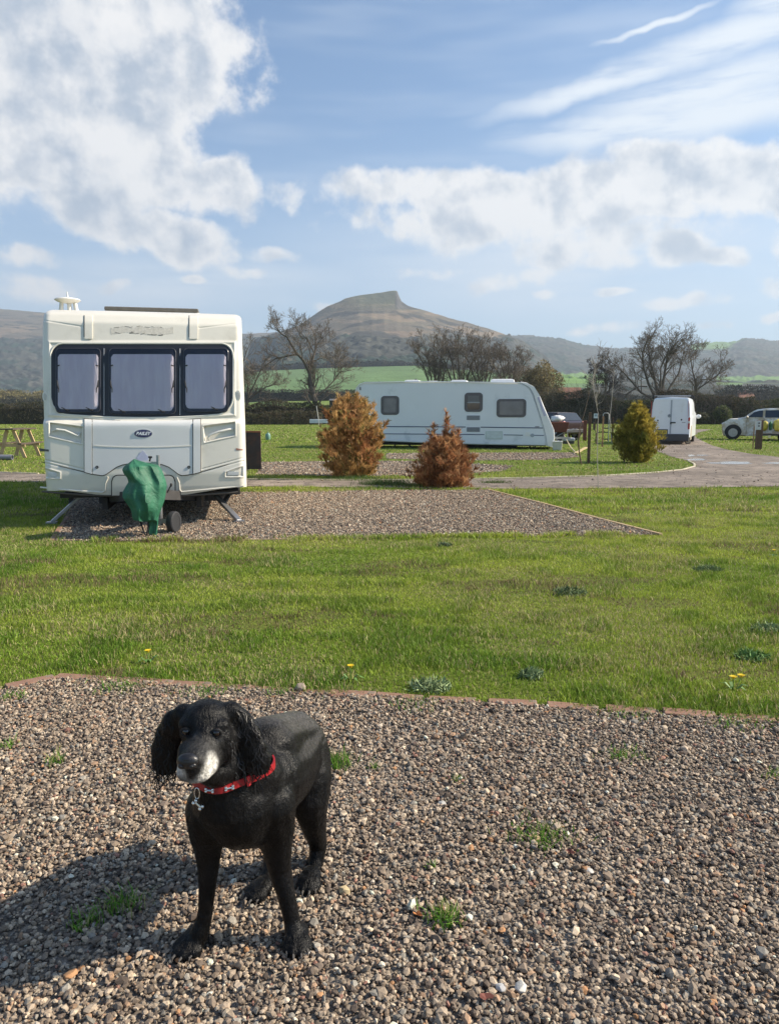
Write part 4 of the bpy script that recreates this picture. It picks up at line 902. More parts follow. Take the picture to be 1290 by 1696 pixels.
def seg_d(a_, b_):
    ex, ey = b_[0] - a_[0], b_[1] - a_[1]; tt = np.clip(((PX - a_[0]) * ex + (PYY - a_[1]) * ey) / (ex * ex + ey * ey), 0, 1)
    return np.hypot(PX - a_[0] - tt * ex, PYY - a_[1] - tt * ey)
RECL = [(82, 700), (136.5, 707), (134.5, 734), (82, 722)]; RECR = [(337, 706), (389, 698.5), (389, 721), (339, 732)]
for q, dep in ((RECL, .045), (RECR, .045), ([(68, 774), (98.5, 783), (98.5, 791.5), (68, 791)], .010), ([(374, 782.5), (402, 772.5), (402, 789), (374, 789)], .012)):
    yy = yy + dep * smst((quad_in(q) + .2) / 1.6) - .007 * np.exp(-((quad_in(q) + 1.3) / 1.0) ** 2)
for a_, b_ in (((68, 765), (140, 782)), ((332, 782), (404, 763)), ((70, 530), (139, 541)), ((330, 543), (402, 534)), ((68, 760), (138, 777)), ((334, 777), (404, 758))):
    yy = yy + .006 * np.exp(-(seg_d(a_, b_) / .9) ** 2)
WINPX = [(85, 570), (385, 570), (385, 684), (300, 689.5), (236, 690.5), (170, 689.5), (85, 684)]
yy = yy - .012 * np.exp(-((quad_in(WINPX) + 3.2) / 2.2) ** 2)
V = np.stack([xx, yy, zz], -1).reshape(-1, 3); idx = np.arange(nx * nz).reshape(nx, nz)
F = np.stack([idx[:-1, :-1], idx[1:, :-1], idx[1:, 1:], idx[:-1, 1:]], -1).reshape(-1, 4)
BK = 6.3
edge = list(idx[0, :]) + list(idx[1:, -1]) + list(idx[-1, ::-1][1:]); nb = len(V)
VB = V[edge].copy(); VM = VB.copy(); VM[:, 1] = .75; ksc = np.where(VM[:, 2] > ZT - .3, 1, 1); VM[:, 2] = np.where(VM[:, 2] > ZT - .01, ZT + .015, VM[:, 2])
VB2 = VM.copy(); VB2[:, 1] = BK - .4; VB3 = VM.copy(); VB3[:, 1] = BK; VB3[:, 2] = np.minimum(VB3[:, 2], ZT - .25)
V = np.concatenate([V, VM, VB2, VB3]); ne = len(edge); E0 = np.array(edge); E1 = nb + np.arange(ne); E2 = E1 + ne; E3 = E2 + ne
for a_, b_ in ((E0, E1), (E1, E2), (E2, E3)): F = np.concatenate([F, np.stack([a_[:-1], a_[1:], b_[1:], b_[:-1]], -1)])
body = npmesh('body', V, F, m_gel, parent=car1, smooth=True)
me = body.data; bm = bmesh.new(); bm.from_mesh(me); bm.faces.new([v_ for v_ in (bm.verts.ensure_lookup_table() or [bm.verts[int(i)] for i in E3])]); bmesh.ops.recalc_face_normals(bm, faces=bm.faces); bm.to_mesh(me); bm.free()
for p_ in me.polygons[-1:]: p_.use_smooth = False

def cpatch(x0, x1, hi, lo, off, m, name, parent=car1, nxs=40, nzs=10, back=.02, fn=S):
    hf = hi if callable(hi) else (lambda q: hi); lf = lo if callable(lo) else (lambda q: lo); g_ = G(); n = nzs + 1; b0 = 0
    for i in range(nxs + 1):
        px = x0 + (x1 - x0) * i / nxs; a_, c_ = hf(px), lf(px)
        for j in range(n): g_.v.append(tuple(fn(px, a_ + (c_ - a_) * j / nzs, off)))
    for i in range(nxs):
        for j in range(nzs): g_.f.append((i * n + j, i * n + j + 1, (i + 1) * n + j + 1, (i + 1) * n + j)); g_.mi.append(0)
    bd = [i * n for i in range(nxs + 1)] + [nxs * n + j for j in range(1, n)] + [i * n + nzs for i in range(nxs - 1, -1, -1)] + [j for j in range(nzs - 1, 0, -1)]
    k0 = len(g_.v); g_.v += [(g_.v[i][0], g_.v[i][1] + back, g_.v[i][2]) for i in bd]
    for i in range(len(bd)): j = (i + 1) % len(bd); g_.f.append((bd[i], bd[j], k0 + j, k0 + i)); g_.mi.append(0)
    return g_.obj(name, m, parent, smooth=True, ang=50)
def rc(x0, x1, y, r, sgn):
    """edge height of a rounded rectangle in photograph pixels"""
    yf_ = y if callable(y) else (lambda q: y)
    def f(px):
        d = max(0, (x0 + r) - px, px - (x1 - r)); return yf_(px) + sgn * (r - math.sqrt(max(0, r * r - min(d, r) ** 2)))
    return f
bow = lambda px: 690.3 - 7.5 * ((px - 236) / 150) ** 2
cpatch(85, 385, rc(85, 385, 570, 20, 1), rc(85, 385, bow, 26, -1), .006, m_blk, 'window_surround', nxs=90, nzs=16)
# white moulded bezel round it
def outline(x0, x1, hi, lo, off, n=60):
    top = [S(x0 + (x1 - x0) * (1 - math.cos(math.pi * i / n)) / 2, hi(x0 + (x1 - x0) * (1 - math.cos(math.pi * i / n)) / 2), off) for i in range(n + 1)]
    bot = [S(x1 - (x1 - x0) * (1 - math.cos(math.pi * i / n)) / 2, lo(x1 - (x1 - x0) * (1 - math.cos(math.pi * i / n)) / 2), off) for i in range(1, n)]
    return top + bot + [top[0]]
g = G(); g.tube(outline(83.6, 386.4, rc(83.6, 386.4, 568.6, 21, 1), rc(83.6, 386.4, lambda p: bow(p) + 1.6, 27, -1), .004), .011, 8, cap=False); g.obj('window_bezel', m_gel, car1, smooth=True)
for (x0, x1, y0, y1) in ((92, 168, 575.5, 684), (180, 292.5, 575.5, 687), (303, 379, 575.5, 683)):
    fr = cpatch(x0, x1, rc(x0, x1, y0, 7, 1), rc(x0, x1, y1, 8, -1), .016, m_blk, 'window', nxs=30)
    cpatch(x0 + 4.5, x1 - 4.8, rc(x0 + 4.5, x1 - 4.8, y0 + 11, 5, 1), rc(x0 + 4.5, x1 - 4.8, y1 - 6.5, 7, -1), .0185, m_blind, 'blind', fr, 30, 12)
    g = G(); g.tube(outline(x0 + 1.2, x1 - 1.2, rc(x0 + 1.2, x1 - 1.2, y0 + 1.5, 7, 1), rc(x0 + 1.2, x1 - 1.2, y1 - 1.5, 8, -1), .020, 30), .005, 6, cap=False); g.obj('frame', mat('frame_grey', (.065, .065, .08), .3), fr, smooth=True)
    cpatch(x0 + 2, x1 - 2, rc(x0 + 2, x1 - 2, y0 + 2, 6, 1), rc(x0 + 2, x1 - 2, y1 - 2, 8, -1), .030, m_glass, 'glass', fr, 24, 8, back=.006)
    for sx, sg in ((x0 + 4, 1), (x1 - 4.6, -1)):
        g = G(); g.tube([S(sx, 606, .034), S(sx + 3.2 * sg, 605, .036)], .007, 6); g.ball(S(sx + 3.2 * sg, 605, .036), .008, 6); g.obj('catch', m_blkm, fr)
        g = G(); g.tube([S(sx - .5 * sg, 630, .034), S(sx + .5 * sg, 639, .036), S(sx + 2.6 * sg, 644, .040), S(sx + 2.6 * sg, 650, .040)], [.007, .009, .006, .004], 6); g.obj('stay', m_blkm, fr)
    for f_ in ((.25, .78) if x1 < 200 else (.22, .80) if x1 < 300 else (.72,)):
        px = x0 + (x1 - x0) * f_; g = G(); g.tube([S(px, y1 - 5, .034), S(px - 4, y1 - 7.5, .038), S(px - 8, y1 - 9.5, .038)], [.009, .006, .004], 6); g.ball(S(px + 1, y1 - 5, .034), (.02, .008, .012), 8); g.obj('latch', m_blkm, fr)
for px in (172.6, 173.9, 298.2, 296.6): 
    g = G(); g.tube([S(px, 577, .010), S(px, 630, .010), S(px, 687.5, .010)], .0045, 6); g.obj('divider', m_alu if px in (172.6, 298.2) else m_blkm, car1, smooth=True)
# locker door with arched lower edge between two raised strips
DLO = [(139, 781), (152, 784.5), (170, 787), (176, 785), (184, 779.5), (193, 773), (203, 769), (218, 766.5), (237, 765.5), (256, 766.5), (270, 769), (280, 773), (289, 779.5), (296, 785), (302, 787), (320, 784.5), (333, 781)]
dlo = lambda q: float(interp(q, DLO)); dhi = lambda q: 697.0 - 3.5 * ((q - 236) / 95) ** 2
cpatch(139.2, 333, lambda q: dhi(q) - 1.4, lambda q: dlo(q) + 1.6, .0035, m_seam, 'door_seal', nxs=80)
dr = cpatch(153.6, 319, dhi, lambda q: dlo(q), .011, m_gel2, 'locker_door', nxs=80, nzs=16)
for x0, x1 in ((140.6, 152.4), (320.4, 332)): cpatch(x0, x1, lambda q: dhi(q) + .2, lambda q: dlo(q), .019, m_gel2, 'locker_rail', nxs=8, nzs=14, back=.03)
cpatch(156, 317, lambda q: 739.6 - 2.6 * ((q - 236) / 80) ** 2, lambda q: 741.3 - 2.6 * ((q - 236) / 80) ** 2, .015, m_gel, 'locker_ridge', dr, 50, 2)
for cx in (161, 313): 
    c_ = S(cx, 773.5, .011); g = G(); g.cyl(c_, c_ + Vector((0, -.008, 0)), .017, n=20); lk = g.obj('lock', m_blkm, dr, smooth=True)
    g = G(); g.cyl(c_ + Vector((0, -.008, 0)), c_ + Vector((0, -.011, 0)), .007, n=12); g.obj('keyhole', m_alu, lk)
m_navy = mat('badge_navy', (.022, .022, .115), .3, coat=.5); m_chrome = mat('badge_rim', (.60, .60, .64), .25, metal=.7); m_white = mat('lettering_white', (.85, .85, .88), .4)
def oval(cx, cy, rx, ry, off, m, name, parent, th=.004, rot=(0, 0, 0), n=36):
    c_ = S(cx, cy, off); k = 1 / (FPX / (CO.y + .2)) * 1.0; g_ = G(); g_.loft([[(c_.x + rx * k * math.cos(a), c_.y + (0 if s_ == 0 else th), c_.z + ry * k * math.sin(a)) for a in [2 * math.pi * i / n for i in range(n)]] for s_ in (0, 1)])
    return g_.obj(name, m, parent)
bd_ = oval(237.5, 718, 14.3, 6.9, .016, m_chrome, 'badge', dr); oval(237.3, 718, 13.4, 6.1, .018, m_navy, 'badge_face', bd_)
p_ = S(237, 718, .0205); text_mesh('badge_lettering', 'BAILEY', .050, .0012, m_white, bd_, p_, (R(90), 0, 0), .35, .0022)
c_ = S(237, 758, .0128); k = .0072; g = G(); g.loft([[(c_.x + a * k, c_.y + s_, c_.z + b_ * k) for a, b_ in ((-10, 0), (0, -12), (10, 0), (0, 12))] for s_ in (0, .002)]); g.obj('warning_label', mat('label_lilac', (.60, .60, .74), .4), dr)
# access panel under the arch
cpatch(184.2, 291, rc(184.2, 291, 786.2, 11, 1), 821.5, .004, m_blkm, 'access_seal', nxs=40); cpatch(185.8, 289.4, rc(185.8, 289.4, 787.8, 10, 1), 820.5, .009, m_gel, 'access_panel', nxs=40)
for pts in ([(67, 807), (100, 810.5), (140, 813.5), (170, 815.5), (174, 812), (175, 800), (179, 790)], [(403, 804.5), (370, 808), (335, 811.5), (301, 814.5), (297.5, 811), (297, 800), (293, 790)]):
    g = G(); g.tube([S(*q, .003) for q in pts], .010, 8); g.obj('moulding', m_gel, car1, smooth=True)
g = G(); g.tube([S(q, 813.5 + 8 * max(0, 1 - (abs(q - 236) / 170) ** 2.4), -.004) for q in range(70, 403, 12)], .012, 6); g.obj('lower_trim', m_seam, car1, smooth=True)
for pts in ([(68, 765), (100, 772), (139, 781.5)], [(333, 781.5), (370, 771), (404, 762.5)]):
    g = G(); g.tube([S(*q, .0005) for q in pts], .0042, 5); g.obj('panel_seam', m_seam, car1, smooth=True)
# grab handles in their recesses
for pts in ([(86, 714), (94, 711), (108, 713), (124, 720), (130, 722), (131, 717)], [(386, 710), (379, 711), (362, 715), (348, 720), (345, 724), (346, 729)]):
    g = G(); P_ = [S(*q, 0) for q in pts]; P_[0].y += .03; P_[-1].y += .03; g.tube(P_, [.010, .013, .013, .013, .012, .010], 8); g.obj('grab_handle', m_wplas, car1, smooth=True)
for cx, cy in ((75, 657), (394.5, 655)): a_ = oval(cx, cy, 4.0, 8.6, .010, m_wplas, 'marker_light', car1, .03); oval(cx, cy, 2.4, 5.6, .014, mat('marker_lens', (.55, .53, .50), .15), 'lens', a_, .006)
for x0, x1, y0, y1, m in ((65.5, 81, 742.5, 747.5, mat('cracked_trim', (.10, .095, .08), .5)), (391, 402.5, 742, 745.5, mat('side_reflector', (.35, .17, .12), .3))): cpatch(x0, x1, lambda q: y0 + (q - x0) / (x1 - x0) * 2, lambda q: y1, .004, m, 'reflector', nxs=8, nzs=2)
for x0, x1, y0, y1 in ((79.5, 93.5, 783, 790), (377, 396, 781, 787)): cpatch(x0, x1, y0, y1, .001, m_gel2, 'front_light', nxs=6, nzs=3, back=.02)
for x0, x1 in ((140.5, 153), (314, 327.5)): cpatch(x0, x1, 521.5, 561, .012, m_gel, 'top_rib', nxs=8, nzs=14, back=.03)
for x0 in (138.7, 312.6): cpatch(x0, x0 + 1.6, 522, 558, .002, m_seam, 'rib_shade_strip', nxs=2, nzs=14)  # dark strips painting in the shade along each rib's left edge
rs_ = random.Random(4)
cpatch(183, 287, lambda q: 541.5 + 1.8 * math.sin(q * .21) + rs_.uniform(-1, 1), lambda q: 552.5 + 2.2 * math.sin(q * .07 + 2.4) + rs_.uniform(-1, 1.4), .0015, mat('old_sticker', (.60, .56, .49), .8, var=.2, vscale=40), 'peeled_sticker', nxs=110, nzs=3, back=.002)
g = G()
for k in range(20):
    q = rs_.uniform(186, 287); yy_ = (552.5 + 2.2 * math.sin(q * .07 + 2.4) if rs_.random() < .7 else 541) + rs_.uniform(-1, 1); c_ = S(q, yy_, .002); g.box(c_, (rs_.uniform(.02, .06), .002, rs_.uniform(.003, .005)), (0, rs_.uniform(-.4, .4), 0))
g.obj('sticker_residue', mat('sticker_glue', (.16, .13, .10), .8), car1)
# roof fittings
def lp(px, py, y): x, z = CF.pix(px, py, y); return Vector((x, y, z))
g = G(); a_, b_ = lp(176, 502, 1.3), lp(331, 502, 1.3); zr = ZT + .015
g.loft([[(a_.x - .07, 1.0, zr), (b_.x + .07, 1.0, zr), (b_.x + .07, 1.8, zr), (a_.x - .07, 1.8, zr)], [(a_.x + .0, 1.06, zr + .06), (b_.x, 1.06, zr + .06), (b_.x, 1.75, zr + .06), (a_.x, 1.75, zr + .06)]]); rl = g.obj('roof_light', m_wplas, car1, bevel=.01)
g = G(); g.box(((a_.x + b_.x) / 2, 1.38, zr + .085), (b_.x - a_.x - .02, .66, .05)); g.obj('hatch', mat('tinted_hatch', (.14, .125, .10), .3, var=.3, vscale=6), rl, bevel=.015)
an = lp(112, 498, .95); g = G()
for dx in (-.085, .02, .10): g.cyl((an.x + dx, .95, zr - .02), (an.x + dx * .8, .95, an.z - .0), .030, .022)
ad = g.obj('antenna_mount', m_wplas, car1, smooth=True)
g = G(); g.loft([[(an.x + r_ * math.cos(a), .95 + r_ * math.sin(a), an.z + h_) for a in [2 * math.pi * i / 28 for i in range(28)]] for r_, h_ in ((.04, -.03), (.12, -.012), (.152, .008), (.14, .022), (.07, .036), (.012, .045), (.010, .06), (.004, .11))]); g.obj('antenna_dish', m_wplas, ad, smooth=True, ang=60)
# chassis, wheels, corner steadies
g = G(); g.box((XC, BK / 2 + .15, ZB - .015), (2 * HW - .16, BK - .5, .05)); g.obj('floor', m_chas, car1)
for sx in (-.55, .55): g = G(); g.box((XC + sx, 3.2, ZB - .12), (.06, 5.6, .14)); g.obj('chassis_rail', m_chas, car1)
g = G(); g.cyl((XC - .85, 3.3, .32), (XC + .85, 3.3, .32), .05); g.obj('axle', m_chas, car1)
def wheel(name, c, r, w, parent, axis='x', rim=m_alu, tyre=m_tyre, n=28):
    a = Vector((1, 0, 0)) if axis == 'x' else Vector((0, 1, 0)); c = Vector(c); u = Vector((0, 0, 1)); s_ = a.cross(u)
    prof = [(r * .60, -.5), (r * .88, -.5), (r * .97, -.38), (r, -.15), (r, .15), (r * .97, .38), (r * .88, .5), (r * .60, .5)]
    g_ = G(); g_.loft([[c + a * (h * w) + (u * math.cos(q) + s_ * math.sin(q)) * rr for q in [2 * math.pi * i / n for i in range(n)]] for rr, h in prof], cap=False); wh = g_.obj(name, tyre, parent, smooth=True)
    g_ = G(); g_.loft([[c + a * (h * w) + (u * math.cos(q) + s_ * math.sin(q)) * rr for q in [2 * math.pi * i / n for i in range(n)]] for rr, h in ((r * .61, -.46), (r * .52, -.36), (r * .2, -.34), (r * .16, -.44), (.004, -.45), (.004, .45), (r * .16, .44), (r * .2, .34), (r * .52, .36), (r * .61, .46))], cap=True); g_.obj('rim', rim, wh, smooth=True)
    return wh
for sx in (-.86, .86): wheel('wheel', (XC + sx, 3.3, .31), .31, .19, car1)
g = G(); g.box((XC, 1.9, ZB - .20), (1.75, .05, .16)); g.obj('spare_carrier', m_chas, car1)
for (p0, p1, q0) in (((138, 817), (86, 867), (118, 819)), ((352, 815), (396, 865), (383, 813))):
    yy_ = .62; a_ = lp(p0[0], p0[1], yy_); b_ = gp(*p1); b_ = CF.i @ b_; g = G(); g.bar(a_, (b_.x, b_.y, .02), .07, .035); st = g.obj('corner_steady', m_alu, car1, bevel=.004)
    c_ = lp(q0[0], q0[1], yy_ + .05); mid = a_.lerp(Vector((b_.x, b_.y, .02)), .42); g = G(); g.bar(c_, mid + Vector((0, .04, 0)), .05, .03); g.obj('steady_brace', m_chas, st)
    g = G(); g.box((b_.x, b_.y, .012), (.12, .10, .02)); g.obj('steady_foot', m_alu, st)
g = G(); c_ = lp(342, 822, .4); g.box(c_, (.04, .05, .08)); g.obj('tow_socket', m_blkm, car1)
# drawbar, hitch and jockey wheel
HT = CF.i @ gp(250, 893); HY = HT.y + .18
hx = lp(238, 800, HY).x
for sx in (-.5, .5): g = G(); g.bar((XC + sx, .5, ZB - .06), (hx + sx * .12, HY + .15, .44), .06, .11); g.obj('drawbar', m_chas, car1)
g = G(); g.bar((hx, HY + .4, .45), (hx, HY - .02, .47), .10, .10); g.ball((hx, HY - .03, .46), (.06, .08, .06), 12); g.obj('hitch_head', m_alu, car1, smooth=True)
jw = CF.i @ gp(287, 882.5); jr = 18.5 / (FPX / (CO.y + CF.m.to_3x3().to_4x4().to_translation().y + jw.y))
g = G(); g.cyl((jw.x - .135, jw.y + .05, .08), (jw.x - .135, jw.y + .05, .62), .026, n=14); g.cyl((jw.x - .135, jw.y + .05, .5), (jw.x - .135, jw.y + .05, .86), .019, n=12); jp = g.obj('jockey_post', m_alu, car1, smooth=True)
g = G(); g.bar((jw.x - .24, jw.y + .03, .145), (jw.x - .02, jw.y, .125), .012, .05); g.bar((jw.x - .19, jw.y - .06, .10), (jw.x - .19, jw.y - .03, .34), .03, .02); g.obj('wheel_fork', m_alu, jp)
jwheel = wheel('jockey_wheel', (0, 0, 0), jr, .075, car1, rim=m_blkm); jwheel.location = (jw.x + .01, jw.y, jr); jwheel.rotation_euler = (0, 0, R(-24))
a_ = lp(250, 765, HY + .30); g = G(); g.bar(a_ + Vector((0, 0, -.01)), lp(265, 767, HY + .3), .02, .028); g.bar(lp(263, 764, HY + .3), lp(264, 773, HY + .3), .018, .02); hb = g.obj('winding_bar', m_alu, jp)
g = G(); g.tube([lp(248, 764, HY + .3), lp(249, 757.5, HY + .29)], .009, 8); g.tube([lp(245.5, 757, HY + .29), lp(252, 757, HY + .29)], .011, 8); g.obj('winding_grip', m_blkm, hb, smooth=True)
g = G(); g.tube([lp(277, 816, HY + .3), lp(283, 804, HY + .28)], .007, 6); g.ball(lp(283.5, 803, HY + .28), (.014, .014, .022), 8); g.obj('brake_lever', m_blkm, car1, smooth=True)
# breakaway cables under the cover
g = G()
for pts in ([(232, 862), (238, 880), (243, 890), (249, 885)], [(246, 858), (245, 875), (243, 888), (238, 890)]): g.tube([lp(q[0], q[1], HY - .02) for q in pts], .008, 6)
g.obj('cable', m_blkm, car1, smooth=True)

# green cover draped over the hitch: its own thing
m_green = bpy.data.materials.new('green_pvc_cover'); m_green.use_nodes = True; t = m_green.node_tree; b = t.nodes['Principled BSDF']; v = t.nodes.new('ShaderNodeTexCoord').outputs['Object']
t.links.new(cmix(t, mrange(t, noise(t, v, 6, 5, .6), .3, .7), (.012, .098, .050), (.026, .15, .080)), b.inputs['Base Color']); b.inputs['Roughness'].default_value = .62
bp = t.nodes.new('ShaderNodeBump'); bp.inputs['Distance'].default_value = .012; t.links.new(noise(t, v, 11, 4, .6, 1.2), bp.inputs['Height']); t.links.new(bp.outputs[0], b.inputs['Normal'])
# silhouette by height: (py, left px, right px)
SIL = [(760.5, 221, 223), (766, 214, 240), (771, 207, 262), (777, 202.5, 267), (784, 205, 270), (791, 211, 272.5), (798, 213, 275), (806, 208, 276.5), (815, 203, 275), (823, 203, 274), (832, 209, 272), (840, 215, 269), (848, 218, 266), (856, 219, 263), (861, 221, 262.5), (862.5, 243.5, 262.4), (868, 246, 262), (876, 245, 261), (884, 246, 260.5), (890, 251, 258)]
cv = empty('hitch_cover', CF.m @ Vector((hx, HY, 0)), CRZ, 'dark green waterproof cover draped crumpled over the caravan hitch', 'cover')
NP = 72; rings = []; _s = np.array(SIL)
for py in np.linspace(760.5, 890, 70):
    xl_ = float(np.interp(py, _s[:, 0], _s[:, 1])); xr_ = float(np.interp(py, _s[:, 0], _s[:, 2])); f_ = (py - 760.5) / 130
    yc = HY + .10 - .10 * math.sin(min(1, f_ * 1.3) * math.pi / 2); a_ = lp(xl_, py, yc); b_ = lp(xr_, py, yc); w_ = (b_.x - a_.x) / 2; cx = (a_.x + b_.x) / 2
    dep = min(.20, .02 + w_ * 1.15) * (1 if f_ < .78 else .35)
    ring = []
    for k in range(NP):
        th = 2 * math.pi * k / NP; ex = math.cos(th); ey = math.sin(th)
        wv = lambda q: 1 - 2 * abs(math.sin(q)); fold = (.022 * wv(th * 2.0 + f_ * 1.6 + .5 * math.sin(f_ * 7)) + .014 * wv(th * 4.5 - f_ * 2.2 + 1)) * min(1, w_ * 6) + .06 * (float(vn(ex * 1.6 + 5 + f_ * 1.5, ey * 1.6 + f_ * 3.0, 3)) - .5) * min(1, w_ * 6)
        # diagonal crease running from the upper left peak down to the tail
        cr = ex - (-.75 + 1.75 * f_ * 1.15); fold_d = .045 * math.exp(-(cr / .28) ** 2) * min(1, w_ * 6)
        y_ = yc + ey * (dep + (fold + fold_d if ey < 0 else fold)) * (1.0 if abs(ey) > .2 else 1)
        ring.append((cx + ex * w_ - hx, y_ - HY, a_.z))
    rings.append(ring)
g = G(); g.loft(rings, True); g.obj('cover_cloth', m_green, cv, smooth=True, ang=42)
g = G(); g.tube([(p_[0], p_[1] - .004, p_[2]) for p_ in rings[-1][::4]] + [rings[-1][0]], .006, 5); g.obj('hem_cord', mat('hem_dark', (.02, .09, .05), .6), cv)

# ================================================================ FAR CARAVAN (side-on)
m_c2 = mat('far_caravan_wall', (.78, .79, .81), .4, var=.03, vscale=1, dirt=((.50, .53, .56), .55, .8), dscale=1.4)
m_c2w = mat('far_caravan_front', (.80, .79, .77), .3, var=.03)
m_c2g = mat('smoked_window', (.060, .050, .048), .12, var=.25, vscale=3); m_blue = mat('stripe_navy', (.035, .055, .13), .4); m_vent = mat('vent_grey', (.36, .39, .43), .5, var=.1, vscale=30)
O2 = gp(755, 743); F2 = Frame(O2, R(-12)); cv2 = empty('caravan', O2, R(-12), 'long white caravan standing side-on beyond the brown conifers, nose to the right', 'caravan')
def Q2(px, py, y=0.0): return F2.pix(px, py, y)
sidep = [Q2(*p) for p in [(588.5, 729), (588, 700), (588, 655), (590, 643), (595, 637), (603, 634), (640, 632.8), (700, 632.5), (780, 633), (862, 634.5), (870, 637), (877, 642), (882, 651), (890, 676), (898, 702), (903, 722), (905, 738), (800, 736.5), (700, 733.5)]]
def shrink(P, d):
    cx = sum(p[0] for p in P) / len(P); cz = sum(p[1] for p in P) / len(P); return [(p[0] + (d if p[0] < cx else -d), p[1] + (d if p[1] < cz else -d)) for p in P]
g = G(); g.loft([[(p[0], y, p[1]) for p in P] for y, P in ((0.0, shrink(sidep, .03)), (.03, sidep), (2.2, sidep), (2.23, shrink(sidep, .03)))]); b2 = g.obj('body', m_c2, cv2, smooth=True, ang=30)
cap_in = [(862, 634.2), (870, 636.8), (877, 642), (882, 651), (890, 676), (898, 702), (903, 722), (905, 738.3)]; cap_out = [(862, 631.8), (872, 633.5), (884, 640), (892, 652), (900, 671), (911, 697), (917.5, 712), (918.5, 726), (915, 741)]
P = [Q2(*p) for p in cap_in] + [Q2(*p) for p in cap_out[::-1]]
g = G(); g.loft([[(p[0], y, p[1]) for p in PP] for y, PP in ((-.012, shrink(P, .015)), (.012, P), (2.2, P), (2.24, shrink(P, .015)))]); fc = g.obj('front_moulding', m_c2w, cv2, smooth=True, ang=30)
P = [Q2(*p, -.016) for p in [(889.5, 658), (893.5, 657), (904.5, 687), (900.5, 690)]]; g = G(); g.loft([[(p[0], y, p[1]) for p in P] for y in (-.022, -.010)]); g.obj('front_window', mat('lilac_pane', (.52, .50, .62), .2), cv2, bevel=.01)
P = [Q2(*p, -.016) for p in [(906, 664), (911, 663)]]
g = G(); g.tube([(*Q2(*p, 0)[:1], -.01, Q2(*p, 0)[1]) for p in [(589, 728), (588.4, 655), (590.5, 643), (596, 636.5), (604, 633.6), (700, 632), (862, 634)]], .028, 6); g.obj('roof_rail', m_c2w, cv2, smooth=True)
g = G(); g.tube([(*Q2(*p, 0)[:1], -.01, Q2(*p, 0)[1]) for p in [(864, 635), (877, 642), (883, 652), (891, 677), (899, 703), (904, 723), (906, 738)]], .012, 5); g.obj('front_seam', m_vent, cv2, smooth=True)
def panel2(name, x0, x1, y0, y1, m, parent=cv2, off=.012, r=.05, th=.03, bulge=0.0):
    (xa, za), (xb, zb) = Q2(x0, y1), Q2(x1, y0); P = rrect(xa, xb, za, zb, r)
    if bulge: cx_ = (xa + xb) / 2; cz_ = (za + zb) / 2; P = [(p[0] + math.copysign(bulge * (1 - ((p[1] - cz_) / (zb - za) * 2) ** 2), p[0] - cx_), p[1]) for p in P]
    g_ = G(); g_.prism(P, -off, th - off); return g_.obj(name, m, parent)
m_fr = mat('window_frame_dark', (.11, .10, .105), .4)
for (x0, x1, y0, y1, nm) in ((631.5, 660.5, 655.5, 687, 1), (769.5, 799, 650, 682, 2), (822.5, 871, 660.5, 691, 3)):
    w_ = panel2('window', x0, x1, y0, y1, m_fr, off=.014, r=.12, bulge=.025)
    panel2('pane', x0 + 4.5, x1 - 4.5, y0 + 4, y1 - 4, mat('pane_blind', (.20, .185, .19), .15, var=.2, vscale=2) if nm != 2 else m_c2g, w_, off=.022, r=.06, bulge=.012)
    if nm == 2: panel2('blind', x0 + 5, x1 - 5, y0 + 4.5, y0 + 16, mat('blind_grey', (.17, .16, .165), .7), w_, off=.026, r=.02); panel2('sash', x0 + 4.5, x1 - 4.5, y0 + 15.5, y0 + 17.5, mat('sash', (.35, .35, .37), .5), w_, off=.030, r=.01)
def slat_vent(x0, x1, y0, y1):
    w_ = panel2('vent', x0, x1, y0, y1, m_vent, off=.010, r=.01)
    for k in range(5): yy = y0 + (y1 - y0) * (k + .5) / 5; panel2('slat', x0 + 1, x1 - 1, yy - .35, yy + .35, m_fr, w_, off=.014, r=.003)
slat_vent(772.5, 795, 688, 695.5); slat_vent(772.5, 795, 707.5, 715)
for (x0, x1, ya, yb, h) in ((612, 771, 705.5, 706.3, 1.5), (796, 900, 706.6, 708, 1.5), (612, 802, 717.5, 719, 1.3), (834, 866, 719.5, 720, 1.2), (877, 901, 720, 720.5, 1.2)):
    P = [Q2(x0, ya, -.01), Q2(x1, yb, -.01), Q2(x1, yb + h, -.01), Q2(x0, ya + h, -.01)]; g = G(); g.prism(P, -.008, .002); g.obj('stripe', m_blue, cv2)
(xa, za), (xb, zb) = Q2(588.5, 734), Q2(904, 729)
hp = panel2('locker_hatch', 803.5, 832.5, 714, 727.5, mat('hatch_frame', (.55, .60, .57), .5), off=.010, r=.03); panel2('hatch_door', 805.5, 830.5, 716, 726, mat('hatch_pale', (.62, .66, .64), .5), hp, off=.016, r=.02)
sk = panel2('socket', 870, 878, 715, 722, m_c2w, off=.016, r=.03); 
g = G(); g.cyl((*[Q2(881.5, 721)[0]], -.014, Q2(881.5, 721)[1]), (Q2(881.5, 721)[0], .01, Q2(881.5, 721)[1]), .07); g.obj('flue_cover', m_vent, cv2)
panel2('clearance_light', 596, 597.6, 641, 646, m_fr, off=.02, r=.005); panel2('awning_light', 886, 893, 706, 707, m_fr, off=.018, r=.005)
